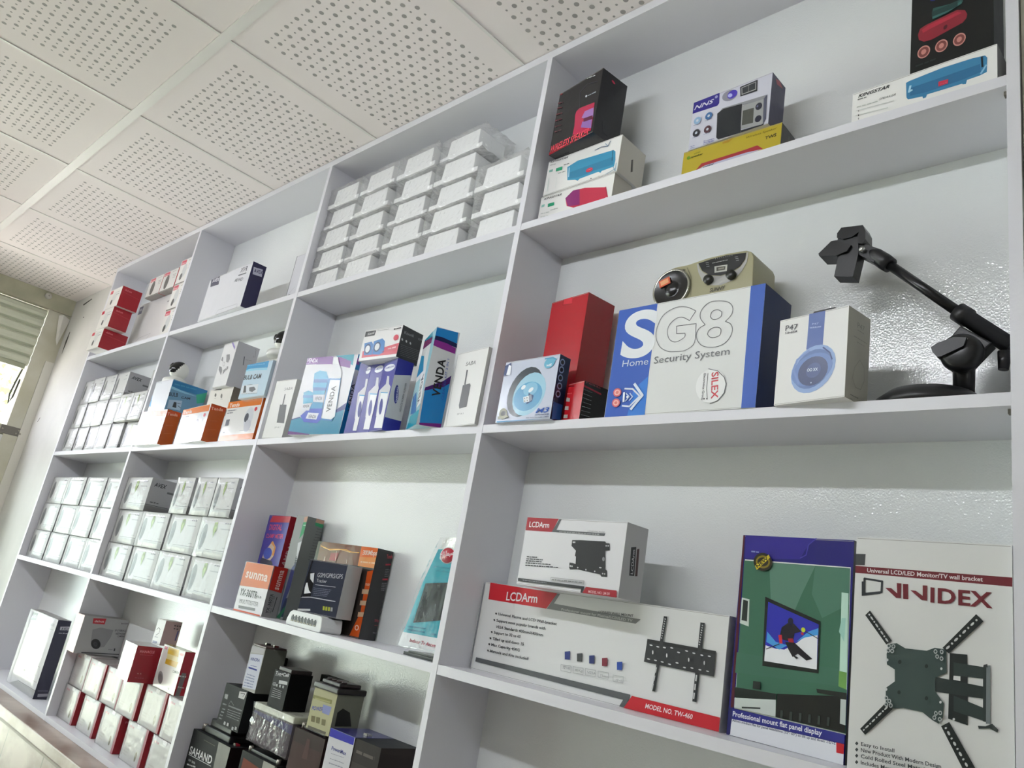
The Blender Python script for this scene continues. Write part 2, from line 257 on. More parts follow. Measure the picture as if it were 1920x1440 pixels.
DATA = json.loads(r"""[
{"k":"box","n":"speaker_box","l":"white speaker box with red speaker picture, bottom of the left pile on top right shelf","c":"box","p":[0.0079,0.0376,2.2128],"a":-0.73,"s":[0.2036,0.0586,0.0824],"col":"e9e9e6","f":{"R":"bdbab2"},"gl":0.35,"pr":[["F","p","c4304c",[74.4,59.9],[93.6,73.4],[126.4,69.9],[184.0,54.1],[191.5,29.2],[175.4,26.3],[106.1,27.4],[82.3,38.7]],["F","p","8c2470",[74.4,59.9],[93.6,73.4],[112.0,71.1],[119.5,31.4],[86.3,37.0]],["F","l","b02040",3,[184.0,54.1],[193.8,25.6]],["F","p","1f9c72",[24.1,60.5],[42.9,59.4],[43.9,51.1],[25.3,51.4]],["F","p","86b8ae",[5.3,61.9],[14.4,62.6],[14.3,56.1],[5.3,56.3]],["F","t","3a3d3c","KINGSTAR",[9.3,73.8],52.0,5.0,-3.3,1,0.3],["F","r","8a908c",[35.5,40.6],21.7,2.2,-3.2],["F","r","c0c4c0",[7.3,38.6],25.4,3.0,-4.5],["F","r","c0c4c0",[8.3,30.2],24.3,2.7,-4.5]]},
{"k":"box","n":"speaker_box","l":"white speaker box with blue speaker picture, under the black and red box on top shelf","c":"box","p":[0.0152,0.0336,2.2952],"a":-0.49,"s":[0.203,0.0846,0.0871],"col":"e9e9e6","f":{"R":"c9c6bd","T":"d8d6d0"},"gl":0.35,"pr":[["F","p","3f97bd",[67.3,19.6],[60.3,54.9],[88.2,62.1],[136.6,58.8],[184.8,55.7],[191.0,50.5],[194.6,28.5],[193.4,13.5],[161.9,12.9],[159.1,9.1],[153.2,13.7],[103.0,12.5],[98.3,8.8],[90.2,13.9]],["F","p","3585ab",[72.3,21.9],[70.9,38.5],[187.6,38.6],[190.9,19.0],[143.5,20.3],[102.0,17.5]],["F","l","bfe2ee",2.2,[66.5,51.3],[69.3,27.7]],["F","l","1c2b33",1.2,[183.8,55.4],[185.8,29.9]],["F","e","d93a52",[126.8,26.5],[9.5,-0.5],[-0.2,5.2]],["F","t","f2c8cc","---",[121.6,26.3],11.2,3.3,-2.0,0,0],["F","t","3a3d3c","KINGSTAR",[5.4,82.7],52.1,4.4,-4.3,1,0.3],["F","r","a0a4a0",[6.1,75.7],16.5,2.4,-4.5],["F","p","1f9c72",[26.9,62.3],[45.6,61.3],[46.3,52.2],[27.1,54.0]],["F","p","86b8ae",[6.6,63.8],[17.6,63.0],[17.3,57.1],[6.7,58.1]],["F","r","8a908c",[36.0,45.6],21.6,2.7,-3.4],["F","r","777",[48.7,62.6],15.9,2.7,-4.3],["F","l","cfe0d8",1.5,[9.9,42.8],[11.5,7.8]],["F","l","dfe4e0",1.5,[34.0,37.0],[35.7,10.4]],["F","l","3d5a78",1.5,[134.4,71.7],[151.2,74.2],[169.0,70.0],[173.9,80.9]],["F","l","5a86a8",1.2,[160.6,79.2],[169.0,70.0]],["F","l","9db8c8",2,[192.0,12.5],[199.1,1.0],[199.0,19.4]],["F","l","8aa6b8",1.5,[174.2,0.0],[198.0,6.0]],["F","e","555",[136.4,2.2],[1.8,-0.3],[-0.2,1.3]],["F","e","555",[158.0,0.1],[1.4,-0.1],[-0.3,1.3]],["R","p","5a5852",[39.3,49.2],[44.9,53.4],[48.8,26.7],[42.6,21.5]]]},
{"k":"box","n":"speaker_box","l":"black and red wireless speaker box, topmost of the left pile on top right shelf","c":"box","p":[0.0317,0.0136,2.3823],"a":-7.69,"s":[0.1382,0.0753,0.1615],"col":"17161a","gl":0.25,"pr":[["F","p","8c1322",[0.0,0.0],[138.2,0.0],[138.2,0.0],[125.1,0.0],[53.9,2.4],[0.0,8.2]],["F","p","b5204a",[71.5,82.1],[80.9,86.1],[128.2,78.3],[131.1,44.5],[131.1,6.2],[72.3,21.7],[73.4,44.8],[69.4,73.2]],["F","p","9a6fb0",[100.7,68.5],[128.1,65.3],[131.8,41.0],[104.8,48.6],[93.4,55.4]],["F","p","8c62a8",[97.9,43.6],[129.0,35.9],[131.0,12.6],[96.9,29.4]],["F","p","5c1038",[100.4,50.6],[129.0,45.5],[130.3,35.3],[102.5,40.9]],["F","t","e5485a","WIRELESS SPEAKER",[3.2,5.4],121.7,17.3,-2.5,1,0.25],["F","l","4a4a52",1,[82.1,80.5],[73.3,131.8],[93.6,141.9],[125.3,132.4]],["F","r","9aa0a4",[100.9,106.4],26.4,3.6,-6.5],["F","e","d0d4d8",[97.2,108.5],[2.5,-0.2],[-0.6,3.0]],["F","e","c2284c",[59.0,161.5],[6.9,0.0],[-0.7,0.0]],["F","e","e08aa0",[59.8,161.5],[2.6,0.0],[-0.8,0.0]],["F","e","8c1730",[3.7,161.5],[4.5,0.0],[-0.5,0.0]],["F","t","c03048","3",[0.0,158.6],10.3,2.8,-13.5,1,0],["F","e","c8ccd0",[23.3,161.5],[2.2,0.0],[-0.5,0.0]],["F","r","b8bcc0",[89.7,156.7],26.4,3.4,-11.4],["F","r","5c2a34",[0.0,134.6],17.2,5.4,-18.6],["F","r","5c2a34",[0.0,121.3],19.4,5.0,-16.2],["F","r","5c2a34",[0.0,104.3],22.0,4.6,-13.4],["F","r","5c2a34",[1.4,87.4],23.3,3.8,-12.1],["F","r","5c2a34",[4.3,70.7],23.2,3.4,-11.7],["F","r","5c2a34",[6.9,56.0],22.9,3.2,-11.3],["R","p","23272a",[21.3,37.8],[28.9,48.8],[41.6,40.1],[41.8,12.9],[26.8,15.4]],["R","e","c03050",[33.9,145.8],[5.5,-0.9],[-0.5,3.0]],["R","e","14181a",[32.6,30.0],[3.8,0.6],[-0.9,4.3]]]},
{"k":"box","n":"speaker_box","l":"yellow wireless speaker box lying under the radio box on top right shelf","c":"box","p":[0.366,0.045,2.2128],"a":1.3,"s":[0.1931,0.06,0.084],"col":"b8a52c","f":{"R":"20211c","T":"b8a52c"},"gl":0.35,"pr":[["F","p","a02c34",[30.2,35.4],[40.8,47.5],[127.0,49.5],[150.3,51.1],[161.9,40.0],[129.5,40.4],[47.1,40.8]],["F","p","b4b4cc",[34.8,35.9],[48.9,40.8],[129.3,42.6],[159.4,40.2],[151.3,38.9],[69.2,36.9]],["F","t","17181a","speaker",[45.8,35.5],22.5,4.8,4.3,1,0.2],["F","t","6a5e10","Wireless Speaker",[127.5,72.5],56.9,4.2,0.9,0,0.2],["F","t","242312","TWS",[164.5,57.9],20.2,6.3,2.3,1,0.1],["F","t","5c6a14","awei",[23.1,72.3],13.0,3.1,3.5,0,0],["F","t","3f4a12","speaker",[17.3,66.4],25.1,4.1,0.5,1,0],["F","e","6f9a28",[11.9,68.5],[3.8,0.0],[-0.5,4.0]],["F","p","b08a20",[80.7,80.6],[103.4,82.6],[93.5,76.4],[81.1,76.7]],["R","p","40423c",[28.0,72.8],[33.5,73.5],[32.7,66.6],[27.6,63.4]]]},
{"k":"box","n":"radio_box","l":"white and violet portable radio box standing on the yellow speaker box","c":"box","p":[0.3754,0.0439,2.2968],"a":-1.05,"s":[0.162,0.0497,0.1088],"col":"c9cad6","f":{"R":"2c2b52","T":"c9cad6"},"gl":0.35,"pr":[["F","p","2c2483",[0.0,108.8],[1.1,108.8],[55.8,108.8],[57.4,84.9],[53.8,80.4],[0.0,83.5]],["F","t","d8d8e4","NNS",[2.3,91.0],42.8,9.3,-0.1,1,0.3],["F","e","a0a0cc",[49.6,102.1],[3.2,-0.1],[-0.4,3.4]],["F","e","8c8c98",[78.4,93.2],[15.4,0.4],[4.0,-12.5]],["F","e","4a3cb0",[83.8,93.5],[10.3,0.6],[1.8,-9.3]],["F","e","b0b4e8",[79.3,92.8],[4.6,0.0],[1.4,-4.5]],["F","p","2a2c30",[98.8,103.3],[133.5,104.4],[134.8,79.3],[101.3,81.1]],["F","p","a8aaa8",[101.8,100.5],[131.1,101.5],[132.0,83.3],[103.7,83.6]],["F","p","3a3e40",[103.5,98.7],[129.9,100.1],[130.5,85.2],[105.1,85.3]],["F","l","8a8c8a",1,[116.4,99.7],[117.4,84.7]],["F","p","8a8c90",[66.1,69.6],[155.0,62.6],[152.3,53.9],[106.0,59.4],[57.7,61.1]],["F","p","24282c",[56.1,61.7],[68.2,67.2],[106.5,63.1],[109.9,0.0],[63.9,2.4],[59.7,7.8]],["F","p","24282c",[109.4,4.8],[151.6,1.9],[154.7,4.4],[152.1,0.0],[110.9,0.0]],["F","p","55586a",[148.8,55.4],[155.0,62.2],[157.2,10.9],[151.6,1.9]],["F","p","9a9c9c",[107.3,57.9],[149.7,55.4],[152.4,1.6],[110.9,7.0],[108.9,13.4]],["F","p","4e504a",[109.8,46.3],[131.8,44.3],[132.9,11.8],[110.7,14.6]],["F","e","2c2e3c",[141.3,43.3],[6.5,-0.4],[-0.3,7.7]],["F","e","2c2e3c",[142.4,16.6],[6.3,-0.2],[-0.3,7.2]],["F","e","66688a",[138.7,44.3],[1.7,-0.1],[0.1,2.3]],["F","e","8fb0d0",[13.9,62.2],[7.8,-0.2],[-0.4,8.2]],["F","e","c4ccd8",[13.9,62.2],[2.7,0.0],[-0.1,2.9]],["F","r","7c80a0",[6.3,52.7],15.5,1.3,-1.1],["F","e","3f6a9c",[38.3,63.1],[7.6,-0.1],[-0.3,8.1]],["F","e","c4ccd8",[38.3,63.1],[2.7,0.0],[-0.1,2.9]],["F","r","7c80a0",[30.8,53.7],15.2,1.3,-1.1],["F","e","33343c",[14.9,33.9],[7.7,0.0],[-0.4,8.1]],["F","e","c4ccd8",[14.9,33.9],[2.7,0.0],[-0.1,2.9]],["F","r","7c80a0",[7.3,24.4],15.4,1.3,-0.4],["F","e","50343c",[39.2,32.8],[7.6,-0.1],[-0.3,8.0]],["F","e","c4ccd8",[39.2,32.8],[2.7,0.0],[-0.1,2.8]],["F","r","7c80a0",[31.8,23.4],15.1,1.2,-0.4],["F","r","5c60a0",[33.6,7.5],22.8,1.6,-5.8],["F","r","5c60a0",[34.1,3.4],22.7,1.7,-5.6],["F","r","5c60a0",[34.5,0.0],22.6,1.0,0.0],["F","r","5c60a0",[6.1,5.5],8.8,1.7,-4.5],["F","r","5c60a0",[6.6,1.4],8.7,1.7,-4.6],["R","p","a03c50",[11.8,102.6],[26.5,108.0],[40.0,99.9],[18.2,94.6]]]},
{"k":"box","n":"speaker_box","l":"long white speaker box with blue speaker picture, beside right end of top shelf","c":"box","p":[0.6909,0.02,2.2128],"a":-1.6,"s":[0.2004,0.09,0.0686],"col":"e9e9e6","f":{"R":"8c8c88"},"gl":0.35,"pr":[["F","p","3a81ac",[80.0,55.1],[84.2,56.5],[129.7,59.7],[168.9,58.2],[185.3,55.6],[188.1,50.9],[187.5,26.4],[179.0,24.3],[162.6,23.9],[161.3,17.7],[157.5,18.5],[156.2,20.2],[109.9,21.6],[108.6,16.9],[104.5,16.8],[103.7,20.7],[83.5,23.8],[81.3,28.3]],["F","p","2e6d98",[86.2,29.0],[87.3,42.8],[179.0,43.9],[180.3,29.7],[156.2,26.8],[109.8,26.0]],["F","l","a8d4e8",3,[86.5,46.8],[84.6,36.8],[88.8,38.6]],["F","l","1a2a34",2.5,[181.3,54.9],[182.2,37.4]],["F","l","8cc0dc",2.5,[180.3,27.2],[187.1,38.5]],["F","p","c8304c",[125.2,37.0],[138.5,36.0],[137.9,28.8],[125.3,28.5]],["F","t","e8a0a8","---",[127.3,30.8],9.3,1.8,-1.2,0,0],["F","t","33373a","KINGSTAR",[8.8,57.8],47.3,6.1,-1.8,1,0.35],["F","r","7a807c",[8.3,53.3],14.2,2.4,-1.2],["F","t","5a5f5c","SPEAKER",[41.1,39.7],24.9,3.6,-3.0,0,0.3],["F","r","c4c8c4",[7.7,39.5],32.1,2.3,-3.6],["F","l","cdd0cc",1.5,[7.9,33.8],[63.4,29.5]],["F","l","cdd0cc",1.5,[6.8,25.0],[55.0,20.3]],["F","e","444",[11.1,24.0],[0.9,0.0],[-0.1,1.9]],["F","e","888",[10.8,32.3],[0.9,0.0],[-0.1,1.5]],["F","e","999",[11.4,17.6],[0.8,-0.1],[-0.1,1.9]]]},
{"k":"box","n":"speaker_box","l":"tall black speaker box with red speaker picture standing on the long white box","c":"box","p":[0.7737,0.025,2.2814],"a":-1.6,"s":[0.112,0.05,0.22],"col":"101414","gl":0.3,"pr":[["F","p","8c2434",[10.1,74.6],[12.8,84.6],[21.3,87.8],[64.2,93.3],[74.9,87.5],[77.9,78.6],[77.0,71.8],[72.3,66.0],[30.2,56.1],[19.0,57.4],[11.7,64.3]],["F","p","b02c40",[15.7,81.2],[24.2,85.3],[65.5,89.2],[70.9,84.2],[27.1,77.2],[17.2,74.7]],["F","e","4c1420",[48.7,69.5],[2.7,0.5],[0.3,4.0]],["F","e","c88c84",[19.0,38.4],[9.0,-0.6],[0.4,11.3]],["F","e","7c4440",[19.0,38.4],[7.3,-0.5],[0.3,9.2]],["F","e","c4847c",[19.0,38.4],[3.7,-0.2],[0.2,4.7]],["F","e","c88c84",[43.6,37.6],[8.7,-0.6],[0.4,11.1]],["F","e","7c4440",[43.6,37.6],[7.1,-0.6],[0.3,9.0]],["F","e","c4847c",[43.6,37.6],[3.5,-0.3],[0.2,4.6]],["F","e","c88c84",[67.8,37.1],[8.5,-0.6],[0.5,11.0]],["F","e","7c4440",[67.8,37.1],[6.9,-0.5],[0.4,8.8]],["F","e","c4847c",[67.8,37.1],[3.5,-0.3],[0.3,4.6]],["F","l","2c5450",6,[32.3,110.4],[54.6,106.0],[70.8,106.4]],["F","l","3c6c68",5,[31.8,95.5],[50.5,96.9],[69.5,103.4]],["F","l","22403e",10,[32.4,102.8],[62.8,103.4]],["F","p","242c80",[26.3,132.8],[34.9,128.1],[33.5,126.6],[27.8,129.1]],["F","r","2c3434",[8.4,14.8],27.9,3.8,1.6]]},
{"k":"box","n":"wifi_camera_box","l":"silver box with round window and blue bulb picture at left end of second shelf","c":"box","p":[0.0402,-0.0069,1.7583],"a":-1.92,"s":[0.1462,0.03,0.1262],"col":"c4cbdc","f":{"R":"1c2648","T":"c4cbdc"},"gl":0.2,"pr":[["F","e","3c444c",[67.3,58.5],[45.8,5.8],[0.4,49.8]],["F","e","9cc8dc",[80.6,52.8],[43.1,5.1],[-1.0,42.8]],["F","e","5a9cc4",[78.6,48.5],[37.7,1.2],[-0.8,29.2]],["F","e","86bcd8",[82.7,62.7],[18.8,1.6],[-1.6,13.6]],["F","e","eef6fa",[62.6,67.9],[5.8,1.3],[-0.1,4.5]],["F","e","eef6fa",[84.6,60.9],[6.2,1.3],[0.5,4.5]],["F","p","1c3c6c",[78.0,31.9],[93.0,37.4],[94.9,48.3],[80.0,55.1],[80.7,39.5]],["F","p","e8ecf0",[66.9,47.3],[81.4,49.4],[85.7,36.9],[71.1,35.8]],["F","p","8a94a4",[81.4,49.4],[88.1,52.2],[92.5,39.6],[85.7,36.9]],["F","e","222",[71.4,44.7],[1.5,0.1],[-0.2,1.1]],["F","e","222",[77.9,45.2],[1.4,0.2],[-0.3,1.2]],["F","e","222",[73.4,38.9],[1.4,0.1],[-0.3,1.2]],["F","e","222",[80.1,39.5],[1.4,0.1],[-0.3,1.1]],["F","e","6cb0cc",[123.0,111.0],[13.9,1.7],[-0.9,10.9]],["F","t","eef4f8","wifi",[115.3,104.1],13.6,5.7,-2.1,1,0],["F","l","5aa0c0",3,[109.4,120.5],[129.6,120.3],[139.1,115.8]],["F","p","2c4070",[0.3,97.1],[0.0,118.6],[16.0,123.6],[16.2,116.5],[11.5,97.1]],["F","p","e8ecf4",[7.9,98.6],[10.7,119.5],[19.5,116.1],[19.3,97.4]],["F","t","1c50a8","M3",[108.1,12.9],33.8,9.1,-0.2,1,0.25],["F","t","3c4c6c","SUIT FOR PANORAMA",[107.6,7.5],36.3,3.3,-0.6,1,0],["F","t","3c4c6c","WIDE ANGLE PANORAMIC CAMERA",[84.6,3.5],60.3,2.2,-0.7,1,0],["F","p","4a90c0",[5.3,2.5],[146.2,0.0],[146.2,0.0],[5.5,0.0]],["F","e","6c6c50",[19.6,17.0],[11.1,0.6],[-2.3,11.5]],["F","e","2c2c24",[20.1,17.4],[6.8,0.5],[-1.0,5.3]],["F","p","7a7a5c",[5.9,12.2],[34.8,13.3],[36.6,8.7],[7.3,6.9]],["R","e","8ea0cc",[9.1,112.7],[6.5,1.7],[-1.0,6.7]],["R","e","141830",[9.1,112.7],[4.4,1.1],[-0.7,4.2]],["R","e","8ea0cc",[9.6,98.0],[6.6,1.7],[-0.9,6.8]],["R","e","141830",[9.6,98.0],[4.5,1.2],[-0.6,4.2]],["R","e","8ea0cc",[9.9,82.0],[6.5,1.6],[-1.0,6.7]],["R","e","141830",[9.9,82.0],[4.4,1.1],[-0.7,4.2]],["R","e","8ea0cc",[11.0,66.5],[6.5,1.5],[-0.9,6.6]],["R","e","141830",[11.0,66.5],[4.4,1.0],[-0.7,4.1]],["R","e","8ea0cc",[10.3,50.6],[6.5,1.5],[-0.9,6.6]],["R","e","141830",[10.3,50.6],[4.4,1.0],[-0.6,4.1]],["R","r","6c80b0",[5.8,16.9],22.7,2.9,99.4],["R","p","2a58a0",[3.9,0.0],[2.1,32.8],[26.6,34.2],[26.8,6.2]]]},
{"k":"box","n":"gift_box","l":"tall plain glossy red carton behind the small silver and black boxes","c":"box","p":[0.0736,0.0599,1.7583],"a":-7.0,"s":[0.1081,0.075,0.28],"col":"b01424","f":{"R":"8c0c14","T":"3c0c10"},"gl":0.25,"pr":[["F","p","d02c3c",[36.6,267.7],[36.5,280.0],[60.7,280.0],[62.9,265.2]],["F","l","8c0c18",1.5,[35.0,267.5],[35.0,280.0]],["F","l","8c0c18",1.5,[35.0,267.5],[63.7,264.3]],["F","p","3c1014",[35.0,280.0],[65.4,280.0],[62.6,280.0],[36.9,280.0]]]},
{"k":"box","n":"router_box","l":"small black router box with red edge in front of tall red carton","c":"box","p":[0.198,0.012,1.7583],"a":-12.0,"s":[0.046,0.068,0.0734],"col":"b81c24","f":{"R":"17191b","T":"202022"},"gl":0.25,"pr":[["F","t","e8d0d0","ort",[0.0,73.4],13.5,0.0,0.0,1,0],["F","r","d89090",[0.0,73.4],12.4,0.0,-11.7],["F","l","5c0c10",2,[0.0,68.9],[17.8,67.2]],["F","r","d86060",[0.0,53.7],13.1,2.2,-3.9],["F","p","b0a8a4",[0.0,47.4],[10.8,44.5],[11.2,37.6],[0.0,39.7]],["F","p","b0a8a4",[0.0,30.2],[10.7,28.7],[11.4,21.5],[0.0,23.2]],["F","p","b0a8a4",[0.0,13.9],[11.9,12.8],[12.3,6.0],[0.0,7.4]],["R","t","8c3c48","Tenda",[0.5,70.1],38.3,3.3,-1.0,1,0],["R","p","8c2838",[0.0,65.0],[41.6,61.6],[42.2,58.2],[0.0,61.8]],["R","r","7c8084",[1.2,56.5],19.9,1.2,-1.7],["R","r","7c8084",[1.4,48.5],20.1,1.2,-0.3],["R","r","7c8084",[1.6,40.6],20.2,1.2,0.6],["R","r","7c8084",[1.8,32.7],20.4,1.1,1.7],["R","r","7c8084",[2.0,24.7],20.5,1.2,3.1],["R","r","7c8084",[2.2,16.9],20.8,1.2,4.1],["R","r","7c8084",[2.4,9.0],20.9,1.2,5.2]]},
{"k":"box","n":"security_system_box","l":"big white and blue home security system carton in middle of second shelf","c":"box","p":[0.3001,0.0016,1.7583],"a":-0.81,"s":[0.2815,0.0882,0.202],"col":"dadcda","f":{"R":"0b2255","T":"dadcda"},"gl":0.48,"pr":[["F","p","154fae",[0.0,202.0],[81.9,202.0],[82.3,115.1],[82.4,68.2],[84.7,0.0],[0.6,0.4],[0.5,93.2]],["F","p","154fae",[256.5,202.0],[281.5,202.0],[281.5,0.0],[258.6,0.0]],["F","p","1a72cc",[82.4,68.2],[84.7,0.0],[49.0,0.0],[55.0,47.5]],["F","t","dfe3e6","S",[15.4,109.9],70.6,85.8,-1.9,1.6,0],["F","l","77797b",1.3,[160.8,174.7],[157.6,177.0],[152.9,179.8],[147.5,182.7],[142.3,184.9],[137.3,186.4],[132.2,187.5],[127.0,188.1],[121.7,187.8],[116.0,186.8],[110.0,185.0],[104.4,182.5],[99.6,179.5],[95.9,175.8],[92.9,171.5],[90.6,166.8],[88.9,161.9],[87.5,156.8],[86.7,151.4],[86.5,145.9],[87.1,140.6],[88.6,135.2],[91.0,129.8],[93.9,124.7],[97.2,120.3],[101.0,116.7],[105.4,113.7],[109.9,111.2],[114.2,109.3],[118.0,107.9],[121.7,107.2],[125.5,106.8],[129.7,106.5],[134.4,106.1],[139.6,105.7],[144.7,105.8],[149.4,106.8],[154.0,108.4],[158.5,110.6],[162.4,113.8],[165.0,118.4],[165.9,125.2],[165.5,133.7],[164.6,142.8],[164.0,151.7],[154.8,152.0],[145.6,152.2],[136.2,152.4],[126.7,152.7],[127.2,149.2],[127.6,145.8],[128.0,142.4],[128.5,139.0],[132.5,138.6],[136.5,138.2],[140.5,137.7],[144.4,137.3],[145.2,135.9],[145.6,133.9],[145.3,131.8],[144.1,129.9],[141.5,128.1],[137.8,126.2],[133.7,124.6],[129.9,124.0],[126.4,124.3],[122.8,125.4],[119.4,127.2],[116.6,129.5],[114.1,132.6],[112.0,136.5],[110.3,140.6],[109.4,144.6],[109.3,148.2],[109.9,151.8],[111.1,155.2],[112.8,158.3],[115.1,161.1],[118.0,163.6],[121.2,165.7],[124.4,167.2],[127.4,168.0],[130.5,168.2],[133.7,167.9],[137.0,167.1],[140.4,165.6],[143.9,163.5],[147.4,161.2],[150.9,159.1],[153.4,163.0],[155.8,166.9],[158.3,170.8],[160.8,174.7]],["F","l","77797b",1.3,[200.2,186.1],[195.8,186.6],[191.5,186.8],[187.5,186.5],[183.7,185.5],[180.1,183.6],[176.7,181.0],[173.8,177.9],[171.7,174.8],[170.5,171.6],[169.9,168.1],[170.0,164.6],[170.9,161.0],[172.7,157.5],[175.4,153.9],[178.5,150.4],[181.4,146.8],[178.7,146.1],[175.3,144.8],[172.1,142.9],[169.6,140.6],[168.2,137.8],[167.2,134.4],[167.0,130.8],[167.6,127.2],[169.1,123.3],[171.4,119.2],[174.4,115.4],[177.7,112.3],[181.5,109.9],[185.8,108.2],[190.3,106.9],[194.8,106.1],[199.5,105.5],[204.3,105.4],[209.0,105.8],[213.2,106.6],[216.9,108.0],[220.3,109.8],[223.4,112.1],[225.9,114.8],[228.1,118.1],[229.8,121.9],[231.0,125.8],[231.6,129.4],[231.5,132.6],[230.7,135.7],[229.4,138.5],[227.8,141.0],[225.7,143.0],[223.1,144.5],[220.3,145.9],[217.6,147.4],[219.9,149.2],[222.7,151.8],[225.3,154.8],[227.3,157.8],[228.4,160.7],[229.0,163.8],[229.0,167.0],[228.3,169.9],[227.0,172.8],[225.1,175.6],[222.5,178.2],[219.3,180.5],[215.2,182.4],[210.3,184.0],[205.0,185.3],[200.2,186.1]],["F","l","77797b",1.3,[200.7,170.5],[198.3,170.5],[195.7,170.1],[193.4,169.2],[191.6,168.1],[190.5,166.5],[190.0,164.6],[189.7,162.5],[189.3,160.4],[190.1,159.1],[191.2,157.5],[192.7,155.9],[194.2,154.7],[195.8,153.9],[197.6,153.5],[199.4,153.4],[201.3,153.6],[203.4,154.1],[205.6,154.9],[207.6,156.0],[209.0,157.3],[209.6,159.0],[209.7,161.0],[209.5,163.1],[209.4,165.2],[207.8,166.6],[205.6,168.2],[203.1,169.6],[200.7,170.5]],["F","l","77797b",1.3,[199.3,139.6],[197.0,139.3],[194.5,138.5],[192.2,137.6],[190.3,136.4],[189.2,135.1],[188.5,133.5],[188.1,131.7],[187.5,130.1],[188.3,128.6],[189.6,126.8],[191.2,125.1],[192.9,123.7],[194.8,122.9],[196.8,122.4],[199.0,122.1],[201.2,122.1],[203.6,122.3],[206.1,122.8],[208.4,123.5],[210.1,124.7],[211.1,126.5],[211.6,128.9],[211.7,131.3],[211.5,133.4],[211.0,134.9],[210.2,136.1],[209.0,137.1],[207.6,138.0],[205.9,138.7],[203.8,139.3],[201.5,139.6],[199.3,139.6]],["F","t","c8d4e4","Home",[24.1,90.7],54.4,12.7,-1.2,0,0],["F","t","66686a","Security System",[90.1,89.5],140.6,13.0,-0.1,0,0],["F","e","e8e9e8",[203.2,40.4],[26.5,-0.3],[-2.0,28.2]],["F","l","55585a",1.2,[196.6,69.1],[213.1,64.1],[225.6,52.2],[230.0,41.2],[228.2,26.6],[218.3,14.7],[205.3,11.0]],["F","t","c0303c","SILEX",[203.1,61.9],44.0,12.1,-85.2,1,0],["F","t","3c3c44","Electronics Group",[189.3,61.8],44.5,4.0,-89.5,1,0],["F","l","444",1,[196.3,61.5],[196.9,35.5],[199.8,19.3]],["F","e","333",[194.3,19.5],[1.4,-0.1],[-0.1,1.3]],["F","e","333",[199.4,19.1],[1.4,-0.1],[-0.2,1.3]],["F","l","d8e2f0",3,[37.0,49.5],[53.6,47.6],[70.4,33.5],[51.7,16.5],[36.5,18.7]],["F","l","d8e2f0",5,[56.4,56.2],[75.6,34.3],[55.7,11.6]],["F","l","e4ecf4",4,[36.9,42.0],[38.1,26.0]],["F","l","c4d4ec",2,[41.2,40.5],[49.0,34.0],[42.1,26.4]],["F","l","c4d4ec",2,[49.5,39.8],[55.8,33.5],[50.1,27.0]],["F","e","dfe6f0",[45.0,33.9],[2.1,0.0],[-0.1,2.1]],["F","e","d06068",[22.2,43.6],[8.7,-0.2],[-0.7,7.9]],["F","e","e8b0a8",[22.2,43.6],[6.2,0.0],[-0.5,5.3]],["F","e","d87870",[22.2,43.6],[3.4,0.0],[-0.1,2.9]],["F","e","d06068",[22.6,24.8],[8.5,-0.2],[-0.8,7.8]],["F","e","e8b0a8",[22.6,24.8],[6.0,0.0],[-0.6,5.2]],["F","e","d87870",[22.6,24.8],[3.3,0.0],[-0.2,2.8]]]},
{"k":"box","n":"headphone_box","l":"white headphone box with blue headphone picture beside the microphone stand","c":"box","p":[0.6114,-0.005,1.7583],"a":-9.25,"s":[0.1088,0.056,0.1334],"col":"dededc","f":{"R":"b4b3a8","T":"dededc"},"gl":0.35,"pr":[["F","p","4c63a0",[47.9,133.4],[73.2,133.4],[72.4,80.7],[74.5,74.7],[46.7,78.6],[47.2,87.6]],["F","e","8aa4d0",[59.2,47.3],[34.2,7.7],[-2.2,34.4]],["F","e","5c74a8",[58.1,47.5],[28.8,6.4],[-1.4,28.2]],["F","e","6c86bc",[57.7,46.5],[31.5,4.8],[-0.7,23.5]],["F","e","3c4870",[59.4,44.0],[23.1,1.9],[-0.2,21.6]],["F","l","7890c4",3,[51.6,75.5],[33.4,65.0],[28.6,49.8],[38.5,28.2]],["F","l","283c70",2,[73.3,77.2],[83.9,67.5],[87.8,57.0]],["F","e","4a5a88",[60.5,44.9],[11.3,0.9],[-0.2,11.1]],["F","t","3c3c44","P47",[10.1,114.5],20.3,8.8,-2.8,0,0],["F","t","4c4c54","5.0+EDR",[10.1,109.3],20.6,3.3,-2.2,1,0],["F","t","b8c8e8","P47",[54.1,114.9],10.0,2.8,-5.1,0,0],["F","t","b8c8e8","WIRELESS",[50.4,109.9],18.1,2.3,-4.4,1,0],["F","t","d8e4f4","OO XX",[50.9,44.2],16.5,4.5,-2.8,1,0],["F","e","c8d4ec",[58.3,26.5],[0.9,0.1],[-0.1,1.1]],["R","t","8c8a84","P47",[23.1,109.0],18.1,8.3,0.0,0,0],["R","r","98968e",[23.8,104.8],17.0,1.7,0.0],["R","r","98968e",[14.9,92.6],34.6,2.1,0.5],["R","r","98968e",[23.0,86.7],19.1,1.7,0.6],["R","l","a09e94",1.2,[32.4,63.6],[20.4,48.7],[16.2,32.2],[24.5,21.0],[37.6,22.0],[45.9,37.6],[43.7,56.5],[32.4,63.6]],["R","r","66645e",[12.8,6.7],19.6,1.5,1.2],["R","r","66645e",[13.2,1.6],5.7,1.1,-8.1]]},
